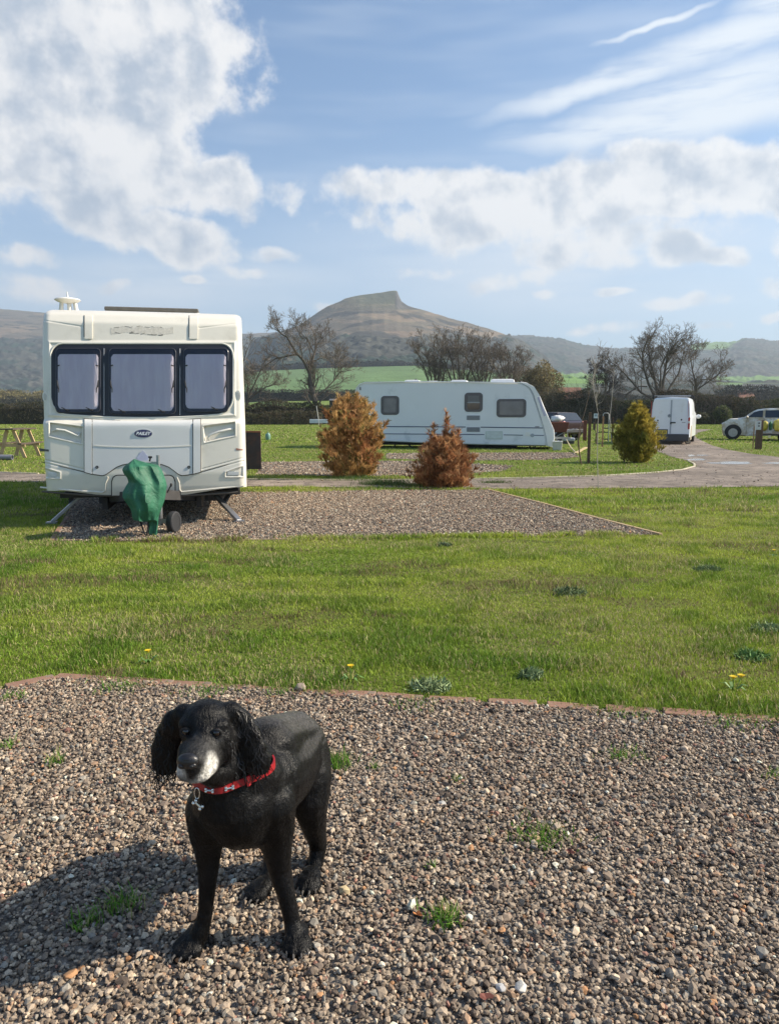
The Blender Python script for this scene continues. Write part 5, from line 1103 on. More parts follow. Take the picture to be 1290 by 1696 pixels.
for (x0, x1, h, y_) in ((672, 696, 3.8, .6), (708, 727, 2.6, .9), (748, 774, 2.8, .5), (813, 852, 4.2, .8)):
    (xa, za), (xb, zb) = Q2(x0, 633, y_), Q2(x1, 633 - h, y_); zt = max(p[1] for p in sidep); g = G(); g.loft([[(xa, y_ - .3, zt - .04), (xb, y_ - .3, zt - .04), (xb, y_ + .4, zt - .04), (xa, y_ + .4, zt - .04)], [(xa + .02, y_ - .28, zt + h * .02), (xb - .02, y_ - .28, zt + h * .02), (xb - .02, y_ + .38, zt + h * .02), (xa + .02, y_ + .38, zt + h * .02)], [(xa + .1, y_ - .2, zt + h * .026), (xb - .1, y_ - .2, zt + h * .026), (xb - .1, y_ + .3, zt + h * .026), (xa + .1, y_ + .3, zt + h * .026)]]); g.obj('roof_vent', m_c2w, cv2, smooth=True)
a_ = Q2(688, 626, .9); g = G(); g.loft([[(a_[0] - .20, .8, zt - .02), (a_[0] + .22, .8, zt - .02), (a_[0] + .22, 1.0, zt - .02), (a_[0] - .20, 1.0, zt - .02)], [(a_[0] - .01, .88, zt + .16), (a_[0] + .03, .88, zt + .16), (a_[0] + .03, .92, zt + .16), (a_[0] - .01, .92, zt + .16)]]); g.obj('aerial', m_blkm, cv2)
zb_ = Q2(755, 735)[1]
g = G(); g.box((Q2(750, 737)[0], 1.1, zb_ - .02), (7.0, 1.7, .10)); g.box((Q2(750, 737)[0] + .6, 1.0, zb_ - .12), (3.6, 1.2, .10)); g.obj('chassis', m_blkm, cv2)
for px in (741, 760): wheel('wheel', (Q2(px, 735)[0], .16, .31), .31, .19, cv2, axis='y')
for (pa, pb) in (((656, 733), (652, 742)), ((672, 733), (684, 743)), ((876, 737), (878.5, 746)), ((887, 737), (884.5, 746)), ((786, 737), (786, 743)), ((812, 737), (812, 742))):
    a_, b_ = Q2(*pa, .3), Q2(*pb, .3); g = G(); g.bar((a_[0], .3, a_[1]), (b_[0], .3, 0.0), .07, .04); g.obj('corner_steady', m_blkm, cv2)
g = G(); a_ = Q2(905, 736, .8); g.bar((a_[0] - .3, 1.1, .42), (a_[0] + .9, 1.1, .40), .08, .08); g.obj('drawbar', m_alu, cv2)

# ================================================================ VEHICLES
m_van = mat('van_white', (.74, .76, .79), .35, var=.03, coat=.4, dirt=((.55, .53, .48), .56, .78), dscale=1.5); m_red = mat('tail_lamp_red', (.42, .03, .03), .2); m_lens = mat('lamp_clear', (.6, .58, .56), .15); m_bump = mat('grey_bumper', (.055, .055, .06), .6); m_plate = mat('plate_yellow', (.62, .45, .05), .5); m_mud = mat('dried_mud', (.36, .31, .23), .9, var=.25, vscale=5)
OV = gp(1109, 736); FV = Frame(OV, R(-25)); van = empty('van', OV, R(-25), 'white panel van seen from behind, parked on the muddy track', 'van')
HWv = .93; xv = (FV.pix(1077.5, 700)[0] + FV.pix(1143.5, 700)[0]) / 2; HWv = (FV.pix(1143.5, 700)[0] - FV.pix(1077.5, 700)[0]) / 2; ztv = FV.pix(1110, 658.5)[1]
def vsec(y, ht, bot=.32, wtop=.86, wb=1.0):
    pts = [(-1, bot), (-1.0, .55), (-1.0, 1.05), (-.975, 1.45), (-.93, ht - .22), (-wtop, ht - .05), (-wtop + .10, ht), (0, ht + .03)]
    L = [(xv + a * HWv * wb, y, z) for a, z in pts]; return L + [(2 * xv - p[0], p[1], p[2]) for p in L[-2::-1]]
g = G(); g.loft([vsec(.0, ztv - .05, .34, .84, .97), vsec(.05, ztv), vsec(1.5, ztv + .02), vsec(3.0, ztv + .01), vsec(3.35, ztv - .10), vsec(4.0, 1.30), vsec(4.7, 1.12), vsec(4.95, .85, wb=.93), vsec(4.98, .5, .36, wb=.90)], True); vb = g.obj('body', m_van, van, smooth=True, ang=40)
def pv_(name, x0, x1, y0, y1, m, off=.01, th=.03, r=.02, parent=van):
    (xa, za), (xb, zb) = FV.pix(x0, y1), FV.pix(x1, y0); g_ = G(); g_.prism(rrect(xa, xb, za, zb, min(r, (zb - za) * .45, (xb - xa) * .45)), -off, th - off); return g_.obj(name, m, parent)
dl = pv_('rear_door', 1080.5, 1110.7, 662, 718, m_van, .012, r=.10); dr_ = pv_('rear_door', 1111.3, 1138.5, 662, 718, m_van, .012, r=.10)
pv_('door_gap', 1110.8, 1111.2, 662, 718, m_vent, .0125, r=.002)
c_ = FV.pix(1108.6, 688.5); g = G(); g.cyl((c_[0], -.012, c_[1]), (c_[0], -.03, c_[1]), .075, n=24); em = g.obj('emblem', mat('emblem_steel', (.16, .19, .24), .3, metal=.6), dl)
g = G(); g.tube([(c_[0] + .060 * math.cos(a), -.031, c_[1] + .060 * math.sin(a)) for a in [2 * math.pi * i / 20 for i in range(21)]], .005, 5); g.bar((c_[0] - .04, -.032, c_[1] + .035), (c_[0], -.032, c_[1] - .045), .008, .006); g.bar((c_[0] + .04, -.032, c_[1] + .035), (c_[0], -.032, c_[1] - .045), .008, .006); g.obj('emblem_ring', mat('emblem_bright', (.5, .52, .56), .3, metal=.7), em)
for px, py in ((1089.3, 696.3), (1128.5, 695)): c_ = FV.pix(px, py); g = G(); g.ball((c_[0], -.014, c_[1]), (.035, .012, .04), 10); g.obj('hinge_cap', m_blkm, dl if px < 1100 else dr_)
c_ = FV.pix(1114.5, 699.8); g = G(); g.box((c_[0], -.03, c_[1]), (.22, .04, .05)); g.box((c_[0] - .09, -.03, c_[1] - .04), (.05, .04, .06)); g.obj('handle', m_blkm, dr_, bevel=.008)
for x0, x1, y0, y1 in ((1083, 1091, 699.5, 700.6), (1129, 1135, 699, 700.2)): pv_('badge_strip', x0, x1, y0, y1, m_alu, .014, r=.003, parent=dl if x0 < 1100 else dr_)
tl = pv_('tail_lamp', 1138.8, 1143.2, 691, 711, m_red, .02, r=.04); pv_('reverse_lens', 1139.2, 1142.8, 697, 701, m_lens, .024, r=.01, parent=tl); tl = pv_('tail_lamp', 1077.4, 1080.6, 691, 711, m_red, .02, r=.03); pv_('reverse_lens', 1077.8, 1080.3, 697, 701, m_lens, .024, r=.01, parent=tl)
pv_('lamp_strip', 1077.6, 1079.8, 664, 690, m_red, .016, r=.01); pv_('lamp_strip', 1139.2, 1141.2, 664, 690, m_red, .016, r=.01)
pb = pv_('plate_recess', 1085, 1106, 710.8, 719, m_bump, .016, r=.01); pl = pv_('number_plate', 1086.5, 1104.5, 712.6, 718.4, m_plate, .022, r=.01, parent=pb)
rn_ = random.Random(3)
for k in range(7):
    if k == 4: continue
    x_ = 1088 + k * 2.1; pv_('plate_mark', x_, x_ + 1.3, 713.8, 717.4, m_blkm, .024, r=.005, parent=pl)
g = G(); (xa, za), (xb, zb) = FV.pix(1079, 730), FV.pix(1141, 719); g.box(((xa + xb) / 2, .02, (za + zb) / 2), (xb - xa, .16, zb - za)); g.obj('bumper', m_bump, van, bevel=.03)
g = G(); (xa, za), (xb, zb) = FV.pix(1083, 663), FV.pix(1137, 661); g.box(((xa + xb) / 2, .0, za + .02), ((xb - xa) * .96, .03, .03)); g.obj('roof_lip', m_c2w, van, bevel=.008)
for y_ in (.5, 1.9):
    g = G(); g.bar((xv - .80, y_, ztv + .10), (xv + .80, y_, ztv + .10), .05, .03); rb = g.obj('roof_bar', m_alu, van)
    for sx in (-.80, .80): g = G(); g.box((xv + sx, y_, ztv + .05), (.07, .08, .17)); g.obj('bar_foot', m_blkm, rb, bevel=.01)
for sx, y_ in ((-.80, .85), (.80, .85), (-.80, 3.9), (.80, 3.9)): wheel('wheel', (xv + sx * HWv / .93, y_, .32), .32, .22, van)
g = G(); g.loft([[(xv + HWv + .012, .30 + .8 * f, z) for f, z in ((0, .20), (1, .20), (1, .75), (.8, .84), (.2, .80), (0, .62))], [(xv + HWv - .06, .30 + .8 * f, z) for f, z in ((0, .20), (1, .20), (1, .75), (.8, .84), (.2, .80), (0, .62))]]); g.obj('wheel_arch', m_mud, van, bevel=.01)
(xa, za), (xb, zb) = FV.pix(1136.5, 736), FV.pix(1143, 717); g = G(); g.box((xb - .10, .12, .36), (.16, .02, .60)); g.obj('mud_flap', m_mud, van, bevel=.005)
for sx in (-1, 1): g = G(); g.ball((xv + sx * (HWv + .16), 3.3, 1.22), (.12, .07, .10), 10); g.obj('mirror', m_van if sx > 0 else m_bump, van, smooth=True)
g = G(); P = [(xv - .78, 3.30, ztv - .12), (xv + .78, 3.30, ztv - .12), (xv + .85, 3.97, 1.36), (xv - .85, 3.97, 1.36)]; g.add([(p[0], p[1] + .03, p[2] + .03) for p in P], [(0, 1, 2, 3)]); g.obj('windscreen', m_c2g, van)

m_pick = mat('pickup_silver', (.66, .66, .64), .3, var=.04, coat=.4, dirt=((.40, .33, .23), .40, .56), dscale=1.6); m_dglass = mat('car_glass', (.035, .042, .055), .08, var=.2)
def vehicle(name, O, rz, prof, glass, wheels, wr, Wd, paint, label, cat, lift, extra=None, tum=.16, belt=1.0):
    """prof: side outline (x, z) in metres; glass: window polygons; the outline narrows above the belt line"""
    root = empty(name, O, rz, label, cat)
    def nar(z): return tum * max(0, min(1, (z - belt) / .6))
    rings = []
    for s_, ins in ((-1, .06), (-.94, 0), (.94, 0), (1, .06)):
        P = shrink(prof, ins) if ins else prof; rings.append([(p[0], Wd / 2 + s_ * (Wd / 2 - nar(p[1])), p[1]) for p in P])
    g_ = G(); g_.loft(rings); bd = g_.obj('body', paint, root, smooth=True, ang=28)
    for k, P in enumerate(glass):
        for s_ in (-1, 1):
            g_ = G(); yb = lambda z: Wd / 2 + s_ * (Wd / 2 - nar(z) + .006)
            g_.loft([[(p[0], yb(p[1]), p[1]) for p in P], [(p[0], yb(p[1]) - s_ * .04, p[1]) for p in P]]); g_.obj('window', m_dglass, root)
    for x in wheels:
        for y_ in (.10, Wd - .10):
            wheel('wheel', (x, y_, wr), wr, .24, root, axis='y')
            s_ = -1 if y_ < 1 else 1; g_ = G(); g_.loft([[(x + (wr + .035) * math.cos(a), y_ + s_ * q, wr + .02 + (wr + .035) * math.sin(a)) for a in [math.pi * (i / 14) for i in range(15)]] + [(x - wr * .98, y_ + s_ * q, wr * .7), (x + wr * .98, y_ + s_ * q, wr * .7)] for q in (.108, .02)]); g_.obj('wheel_arch', m_blkm, root)
    if extra: extra(root)
    return root
OP = gp(1275, 729); FP = Frame(OP, R(-25)); pp = lambda *L: [FP.pix(*p) for p in L]
prof = pp((1198, 722), (1195.5, 715), (1195, 706), (1198, 700), (1206, 695.5), (1222, 692.5), (1234, 690.5), (1246, 681.5), (1256, 677.5), (1270, 676), (1290, 675.5), (1318, 677), (1328, 681), (1336, 692), (1368, 694), (1370, 716), (1366, 722))
gls = [pp((1239, 690.5), (1249, 682.5), (1258, 680), (1264, 679.5), (1263, 691)), pp((1267, 691.5), (1268, 679.5), (1290, 679), (1294, 691.5)), pp((1298, 691.5), (1296, 679), (1316, 680), (1324, 691.5))]
def pick_x(root):
    for (px, py) in ((1264.5, 700), (1294, 700)): c_ = FP.pix(px, py); g_ = G(); g_.box((c_[0], -.01, c_[1]), (.16, .05, .04)); g_.obj('door_handle', m_bump, root, bevel=.01)
    for px in (1265.5, 1237, 1295): a_ = FP.pix(px, 692); b_ = FP.pix(px, 719); g_ = G(); g_.box((a_[0], .055, (a_[1] + b_[1]) / 2), (.014, .12, a_[1] - b_[1])); g_.obj('door_gap', m_bump, root)
    c_ = FP.pix(1199.5, 702); g_ = G(); g_.ball((c_[0], .12, c_[1]), (.14, .12, .09), 12); g_.obj('headlight', m_lens, root, smooth=True)
    c_ = FP.pix(1237.5, 691); g_ = G(); g_.ball((c_[0], -.10, c_[1]), (.07, .12, .09), 10); g_.obj('mirror', m_pick, root, smooth=True)
    c_ = FP.pix(1196.5, 712); g_ = G(); g_.box((c_[0] + .1, .9, c_[1]), (.24, 1.6, .18)); g_.obj('bumper', m_bump, root, bevel=.04)
wx = [FP.pix(1213.5, 719)[0], FP.pix(1336, 719)[0]]
vehicle('pickup_truck', OP, R(-25), prof, gls, wx, .375, 1.8, m_pick, 'pale silver pickup with mud-splashed wings, cut by the right edge of the picture', 'pickup', 0, pick_x, belt=FP.pix(1260, 691)[1])
# low flat trailer and sacks in front of the pickup
OT = gp(1290, 731); FT = Frame(OT, R(-22)); tr = empty('flat_trailer', OT, R(-22), 'low dark flatbed trailer loaded with coloured sacks in front of the pickup', 'trailer')
xa, za = FT.pix(1262, 722); xb, _ = FT.pix(1336, 722); g = G(); g.box(((xa + xb) / 2, .6, .34), (xb - xa, 1.2, .07)); g.obj('bed', m_chas, tr, bevel=.01)
g = G(); g.bar((xa, .6, .33), (FT.pix(1236, 721)[0], .6, .26), .06, .06); g.obj('drawbar', m_alu, tr)
a_ = FT.pix(1262, 717); b_ = FT.pix(1282, 711); g = G(); g.bar((a_[0], .0, a_[1]), (b_[0], .0, b_[1]), .04, .04); g.obj('ramp_rail', m_alu, tr)
wheel('wheel', (FT.pix(1300, 722)[0], .02, .22), .22, .14, tr, axis='y'); wheel('wheel', (FT.pix(1300, 722)[0], 1.18, .22), .22, .14, tr, axis='y')
c_ = FT.pix(1274, 723); g = G(); g.box((c_[0], -.02, c_[1]), (.14, .03, .11)); g.obj('reflector', mat('cream_reflector', (.70, .60, .36), .4), tr)
def sack(px0, px1, py0, py1, col, label, seed, name='sack', depth=.5, yy_=.35):
    (x0, z0), (x1, z1) = FT.pix(px0, py1, yy_), FT.pix(px1, py0, yy_); rr = random.Random(seed); w_ = Matrix.Translation(OT) @ Matrix.Rotation(R(-22), 4, 'Z'); o_ = w_ @ Vector(((x0 + x1) / 2, yy_, z0))
    rings = []; n = 20
    for i in range(9):
        f = i / 8; k = (1 - abs(2 * f - 1) ** 3.5) ** .5 * .95 + .05; rings.append([((x1 - x0) / 2 * k * math.cos(a) * (1 + rr.uniform(-.10, .10)), depth / 2 * k * math.sin(a) * (1 + rr.uniform(-.1, .1)), (z1 - z0) * f + rr.uniform(-.015, .015) * (0 < i < 8)) for a in [2 * math.pi * j / n for j in range(n)]])
    g_ = G(); g_.loft(rings); m_ = mat('sack_cloth', col, .7, var=.25, vscale=9, bump=.02, bscale=9); o = g_.obj(name, m_, None, smooth=True, ang=70); o.location = o_; o.rotation_euler = (0, 0, R(-22)); o.modifiers.new('soft', 'SUBSURF').levels = 1; o.modifiers['soft'].render_levels = 1
    return tag(o, label, 'sack', 'sacks on the trailer')
sack(1260.5, 1273, 696.5, 714, (.42, .34, .045), 'olive yellow sack at the front of the flat trailer, by the electric post', 1); sack(1272.5, 1280, 697, 714, (.05, .16, .08), 'dark green sack between the two yellow ones on the trailer', 2); sack(1279, 1299, 693.5, 715, (.66, .52, .10), 'bright yellow sack at the right edge of the picture on the trailer', 3)

m_dred = mat('car_dark_red', (.030, .010, .012), .3, coat=.5, var=.1)
OR_ = at(950, 700, 39.5); OR_.z = 0; 
def red_x(root):
    g_ = G(); g_.add([(1.18, .18, 1.38), (1.18, 1.5, 1.38), (1.52, 1.6, .98), (1.52, .08, .98)], [(0, 1, 2, 3)]); g_.v = [(a + .03, b_, c_ + .02) for a, b_, c_ in g_.v]; g_.obj('rear_window', m_dglass, root)
    for y_ in (.12, 1.55): g_ = G(); g_.box((1.68, y_, .82), (.08, .16, .28)); g_.obj('tail_lamp', m_red, root, bevel=.02)
    g_ = G(); g_.box((1.74, .84, .45), (.12, 1.55, .2)); g_.obj('bumper', m_bump, root, bevel=.04)
vehicle('parked_car', OR_ + Vector((-1.55, 1.2, 0)), R(-58), [(-2.0, .3), (-2.05, .6), (-1.9, .82), (-1.1, .95), (-.45, 1.38), (.2, 1.45), (1.1, 1.42), (1.5, 1.0), (1.72, .9), (1.74, .4), (1.7, .3)],
        [[(-.95, .95), (-.40, 1.32), (.05, 1.38), (.05, .95)], [(.12, .95), (.12, 1.38), (.85, 1.36), (1.1, .98)]], [-1.3, 1.15], .31, 1.68, m_dred, 'dark red hatchback half hidden behind the nose of the side-on caravan', 'car', 0, red_x, belt=.93)
m_clo = mat('white_cloth', (.72, .70, .68), .8, var=.1, bump=.03, bscale=6)
o_ = at(923, 697, 36.8); g = G(); rr = random.Random(5)
g.loft([[(.30 * k * math.cos(a) * (1 + rr.uniform(-.28, .28)), .3 * k * math.sin(a), h * .72 + rr.uniform(-.03, .03)) for a in [2 * math.pi * j / 18 for j in range(18)]] for k, h in ((.55, -.10), (1, .02), (1.05, .14), (.8, .27), (.35, .33), (.05, .34))]); o = g.obj('white_bag', m_clo, None, smooth=True, ang=80); o.location = (o_.x, o_.y, 1.02); tag(o, 'bulging white bag on top of the dark barrow by the caravan nose', 'bag')
bx_ = o_; ba = empty('garden_barrow', (bx_.x, bx_.y, 0), R(8), 'dark red-brown barrow with one dark wheel behind the side-on caravan nose', 'barrow')
g = G(); g.loft([[(-.40, -.25, .45), (.40, -.25, .45), (.40, .25, .45), (-.40, .25, .45)], [(-.48, -.33, .95), (.50, -.33, .95), (.50, .33, .95), (-.48, .33, .95)]]); g.obj('tray', mat('barrow_rust', (.15, .045, .03), .7, var=.3, vscale=6), ba, bevel=.02)
wheel('wheel', (.10, -.10, .24), .24, .09, ba, axis='y', rim=m_blkm)
for s_ in (-.2, .2): g = G(); g.tube([(-.1, s_, .24), (.3, s_, .45), (.95, s_, .62)], .02, 6); g.tube([(.45, s_, .48), (.5, s_, 0)], .018, 6); g.obj('handle', m_alu, ba)

# ================================================================ POSTS AND SMALL THINGS
m_post = mat('post_brown', (.11, .065, .04), .85, var=.3, vscale=12, bump=.004, bscale=40); m_postr = mat('post_reddish', (.17, .065, .045), .85, var=.3, vscale=9); m_posto = mat('post_tan', (.27, .16, .085), .85, var=.3, vscale=9)
def post(px, py0, py1, wpx, m, label, lean=0.0, group='posts near the track'):
    b_ = gp(px, py1); s_ = FPX / b_.y; h_ = at(px, py0, b_.y).z; w_ = wpx / s_; root = empty('post', b_, random.uniform(-.3, .3), label, 'post', group)
    g_ = G(); g_.loft([[(x * w_ / 2, y * w_ / 2, -.05) for x, y in ((-1, -1), (1, -1), (1, 1), (-1, 1))], [(x * w_ / 2 + lean * h_, y * w_ / 2, h_ - .01) for x, y in ((-1, -1), (1, -1), (1, 1), (-1, 1))]]); g_.obj('shaft', m, root, bevel=w_ * .08)
    g_ = G(); g_.box((lean * h_, 0, h_ - .003), (w_ * .9, w_ * .9, .012)); g_.obj('sawn_top', m_posto, root); return root
post(974.3, 683, 768, 4.6, m_post, 'tall square dark brown post, nearest of the posts right of the caravan nose', 0); post(968, 696, 730, 5.2, m_postr, 'short thick reddish post directly behind the tall dark brown post')
post(942.3, 693, 727, 4.0, m_postr, 'reddish post standing in front of the dark red car'); post(997.2, 689, 740, 2.6, m_posto, 'slim tan post touching the left leg of the pale metal frame'); post(1013.6, 691, 732, 2.6, m_post, 'slim dark post right of the pale metal frame')
post(988, 702, 736, 2.0, m_posto, 'thin tan stake left of the pale metal frame'); post(983.5, 700, 712, 3.2, m_post, 'stubby far post under the small white sign')
post(1246.7, 706, 743, 1.5, m_posto, 'thin stake left of the electric hook-up post'); post(1033.5, 750, 766, 1.6, m_post, 'short dark stake at the left foot of the green conifer'); post(1056, 715, 727, 2.5, m_posto, 'far tan stake hidden beside the green conifer')
g = G(); b_ = gp(963, 769); g.tube([(0, 0, -.03), (-.07, 0, .30), (-.10, 0, .62), (-.04, 0, 1.0)], [.020, .018, .014, .010], 6); o = g.obj('leaning_stick', m_post, None, smooth=True); o.location = b_; tag(o, 'dark bent stick leaning in the grass left of the tall brown post', 'stick')
b_ = gp(1255.5, 744); s_ = FPX / b_.y; hp_ = empty('hookup_post', b_, R(-5), 'dark brown post carrying a grey electric hook-up box in front of the pickup', 'post')
g = G(); g.box((0, 0, (48 / s_) / 2), (8.6 / s_, 8.6 / s_, 48 / s_)); g.obj('shaft', m_post, hp_, bevel=.01)
g = G(); g.box((-4.2 / s_, -.10, 39.5 / s_), (8.4 / s_, .10, 15 / s_)); bx = g.obj('socket_box', mat('socket_grey', (.55, .55, .55), .5), hp_, bevel=.008)
for dz in (43, 38.5): g = G(); g.ball((-3.6 / s_, -.155, dz / s_), (.033, .02, .033), 10); g.obj('socket', m_bump, bx)
# metal frame, sign, boxes
m_pale = mat('pale_metal', (.50, .49, .46), .5, metal=.2); b_ = gp(1002, 732); s_ = FPX / b_.y; fr_ = empty('metal_frame', b_, R(-6), 'pale upturned-U metal frame with dark rungs standing on the grass', 'frame')
w_ = 4.6 / s_; h_ = 47.5 / s_; g = G(); g.tube([(-w_, 0, 0), (-w_, 0, h_ - .06), (-w_ + .06, 0, h_), (w_ - .06, 0, h_), (w_, 0, h_ - .06), (w_ + .02, 0, 0)], .022, 6); g.obj('hoop', m_pale, fr_, smooth=True)
for f_ in (.10, .34, .48, .64): g = G(); g.bar((-w_, 0, h_ * f_), (w_, 0, h_ * f_), .03, .05); g.obj('rung', m_chas, fr_)
g = G(); g.bar((-w_ - .30, .1, h_ * .30), (-w_, .1, h_ * .36), .03, .04); g.bar((-w_ - .3, .1, 0), (-w_ - .3, .1, h_ * .3), .03, .03); g.obj('side_step', m_chas, fr_)
b_ = gp(985.5, 716); s_ = FPX / b_.y; sg_ = empty('notice_board', b_, 0, 'small white notice board on a thin post before the far hedge', 'sign'); g = G(); g.box((0, .04, 15 / s_), (1.3 / s_, .03, 30 / s_)); g.obj('stem', m_post, sg_); g = G(); g.box((0, 0, 27 / s_), (6.4 / s_, .04, 7.6 / s_)); bo_ = g.obj('board', mat('notice_white', (.62, .64, .66), .5), sg_); g = G(); g.box((0, -.025, 28 / s_), (4 / s_, .01, 3.5 / s_)); g.obj('panel', mat('notice_grey', (.28, .33, .38), .5), bo_)
b_ = gp(922.5, 745.5); s_ = FPX / b_.y; wb = empty('waste_container', b_, R(-12), 'cream plastic waste box on the grass under the side-on caravan hitch', 'container'); x_ = 8 / s_; g = G(); g.loft([[(-x_ * .9, -.14, 0), (x_ * .9, -.14, 0), (x_ * .9, .14, 0), (-x_ * .9, .14, 0)], [(-x_, -.16, 13 / s_), (x_, -.16, 13 / s_), (x_, .16, 13 / s_), (-x_, .16, 13 / s_)]]); g.obj('tub', mat('cream_plastic', (.56, .54, .46), .5), wb, bevel=.02)
g = G(); g.box((0, 0, 14 / s_), (x_ * 2.1, .36, 2 / s_)); g.obj('lid', m_wplas, wb, bevel=.01); g = G(); g.tube([(-x_ * .8, -.1, 14.5 / s_), (-x_ * .2, -.1, 17.5 / s_), (x_ * .7, -.1, 14.5 / s_)], .012, 6); g.obj('handle', m_alu, wb)
b_ = gp(941, 735); s_ = FPX / b_.y; ws_ = empty('water_carrier', b_, R(5), 'flat grey water carrier lying between the cream box and the posts', 'container'); g = G(); g.box((0, 0, .20), (19 / s_, .34, .16)); g.obj('tank', mat('grey_plastic', (.34, .36, .40), .4), ws_, bevel=.05); g = G(); g.cyl((11.5 / s_, 0, .20), (14.5 / s_, 0, .22), .05); g.obj('cap', m_blkm, ws_); g = G(); g.box((0, 0, .06), (17 / s_, .28, .12)); g.obj('stand', m_chas, ws_)
g = G(); P_ = [gp(934, 734), gp(945, 745), gp(953, 751)]; g.tube([P_[0] + Vector((0, 0, .35)), P_[1] + Vector((0, 0, .10)), P_[2] + Vector((0, 0, .03))], .022, 6); o = g.obj('hose', mat('hose_cream', (.50, .42, .24), .6), None, smooth=True); tag(o, 'cream hose sloping from the waste box down to the grass', 'hose')
g = G(); g.bar(gp(953, 752) + Vector((0, 0, .03)), gp(971, 742) + Vector((0, 0, .03)), .12, .03); o = g.obj('timber_board', mat('board_tan', (.46, .35, .17), .8, var=.2), None); tag(o, 'tan board lying in the grass left of the tall brown post', 'board')
# rusty sheet by the near caravan, gas bottle, pale trough, hut, picnic table, pipe
b_ = gp(420, 779); s_ = FPX / b_.y; rp_ = empty('rusty_panel', b_, R(6), 'upright dark rusty steel sheet on the grass at the right of the near caravan', 'panel'); m_rust = mat('rusted_steel', (.055, .042, .038), .8, var=.3, vscale=4, dirt=((.13, .06, .035), .45, .7), dscale=3)
g = G(); g.box((0, 0, 32.5 / s_), (26 / s_, .05, 61 / s_)); g.obj('sheet', m_rust, rp_, bevel=.005); g = G(); g.box((0, 0, 64 / s_), (26.6 / s_, .07, 2.6 / s_)); g.obj('top_rail', mat('rust_orange', (.34, .13, .06), .85, var=.3, vscale=14), rp_)
g = G(); g.box((-10 / s_, .05, .5 / s_), (2 / s_, .4, 2.5 / s_)); g.box((10 / s_, .05, .5 / s_), (2 / s_, .4, 2.5 / s_)); g.obj('foot', m_rust, rp_)
b_ = gp(444, 728.5); s_ = FPX / b_.y; g = G(); g.loft([[(r_ * math.cos(a), r_ * math.sin(a), z) for a in [2 * math.pi * i / 16 for i in range(16)]] for r_, z in ((.10, 0), (.13, .05), (.13, .26), (.09, .34), (.03, .36), (.03, .42))]); o = g.obj('gas_bottle', mat('bottle_green', (.16, .30, .24), .4), None, smooth=True); o.location = b_; tag(o, 'small green gas bottle standing alone on the grass before the hedge', 'gas bottle')
b_ = gp(528, 704); g = G(); g.loft([[(x * 1.0, y * .35, z) for x, y in ((-1.15, -1), (1.15, -1), (1.0, 1), (-1.0, 1))] for z in (.25, .75)]); o = g.obj('water_trough', mat('trough_pale', (.55, .58, .62), .5), None, bevel=.04); o.location = b_; tag(o, 'pale low trough in front of the hedge under the spreading tree', 'trough')
g = G(); P_ = [at(524, 672, b_.y - 1), at(528, 697, b_.y - 1)]; g.tube([P_[0], P_[1], Vector((P_[1].x, P_[1].y, 0))], .05, 6); o = g.obj('pale_pole', m_pale, None); tag(o, 'thin pale leaning pole beside the trough', 'pole')
def shed(px0, px1, pyt, pyb, Y, wall, roof, label, name='shed', gable=False, rise=.25, z0=0.0, dep=3.0, winpx=None):
    a_, c_ = at(px0, pyt, Y), at(px1, pyt, Y); w_ = c_.x - a_.x; h_ = a_.z - z0; r_ = empty(name, ((a_.x + c_.x) / 2, Y, z0), 0, label, 'building')
    g_ = G(); hh = h_ * (1 - rise); g_.box((0, dep / 2, hh / 2 - .2), (w_ * .96, dep, hh + .4)); g_.obj('wall', wall, r_)
    g_ = G(); P = [(-w_ / 2, hh), (w_ / 2, hh), (0, h_)] if gable else None
    if gable: g_.prism([(-w_ / 2, hh), (w_ / 2, hh), (0, h_)], -.1, dep + .1, 'y')
    else: g_.prism([(-.2, hh - .05), (dep + .2, hh - .05), (dep / 2, h_)], -w_ / 2, w_ / 2, 'x')
    g_.obj('roof', roof, r_)
    for k in range(winpx or 0): g_ = G(); g_.box((-w_ * .35 + w_ * .7 * k / max(1, winpx - 1), -.03, hh * .5), (w_ * .07, .06, hh * .3)); g_.obj('window', m_c2g, r_)
    g_ = G(); g_.box((w_ * .2, -.03, hh * .36), (w_ * .10, .05, hh * .72)); g_.obj('door', m_chas, r_)
    return r_
m_shed = mat('shed_dark', (.035, .035, .038), .8); m_shedr = mat('shed_roof', (.10, .105, .11), .7); m_tile = mat('clay_roof', (.26, .12, .075), .85, var=.2, vscale=2); m_wall = mat('far_wall', (.17, .13, .10), .9); m_wallp = mat('far_wall_pale', (.50, .48, .44), .9)
shed(545, 575, 660, 700, 103, m_shed, m_shedr, 'dark hut in the hedge behind the golden-brown conifer', 'hut', rise=.06, dep=2)
zt_ = float(terr(np.array([945.]), np.array([240.]))[0]); shed(930, 968, 640.5, 652, 240, m_wallp, m_tile, 'long low farm building with a clay roof beyond the hedge right of the caravan nose', 'farm_building', rise=.55, z0=zt_ - 1, dep=9, winpx=4)
shed(902, 923, 646, 662, 150, m_wall, m_shed, 'dark gabled barn beyond the hedge just right of the willow', 'barn', True, .45, z0=0, dep=8, winpx=2)
zt_ = float(terr(np.array([1240.]), np.array([330.]))[0]); shed(1226, 1252, 646, 658, 315, m_wallp, m_tile, 'pale far house among trees above the pickup', 'house', rise=.4, z0=zt_ - 1.5, dep=8, winpx=4)
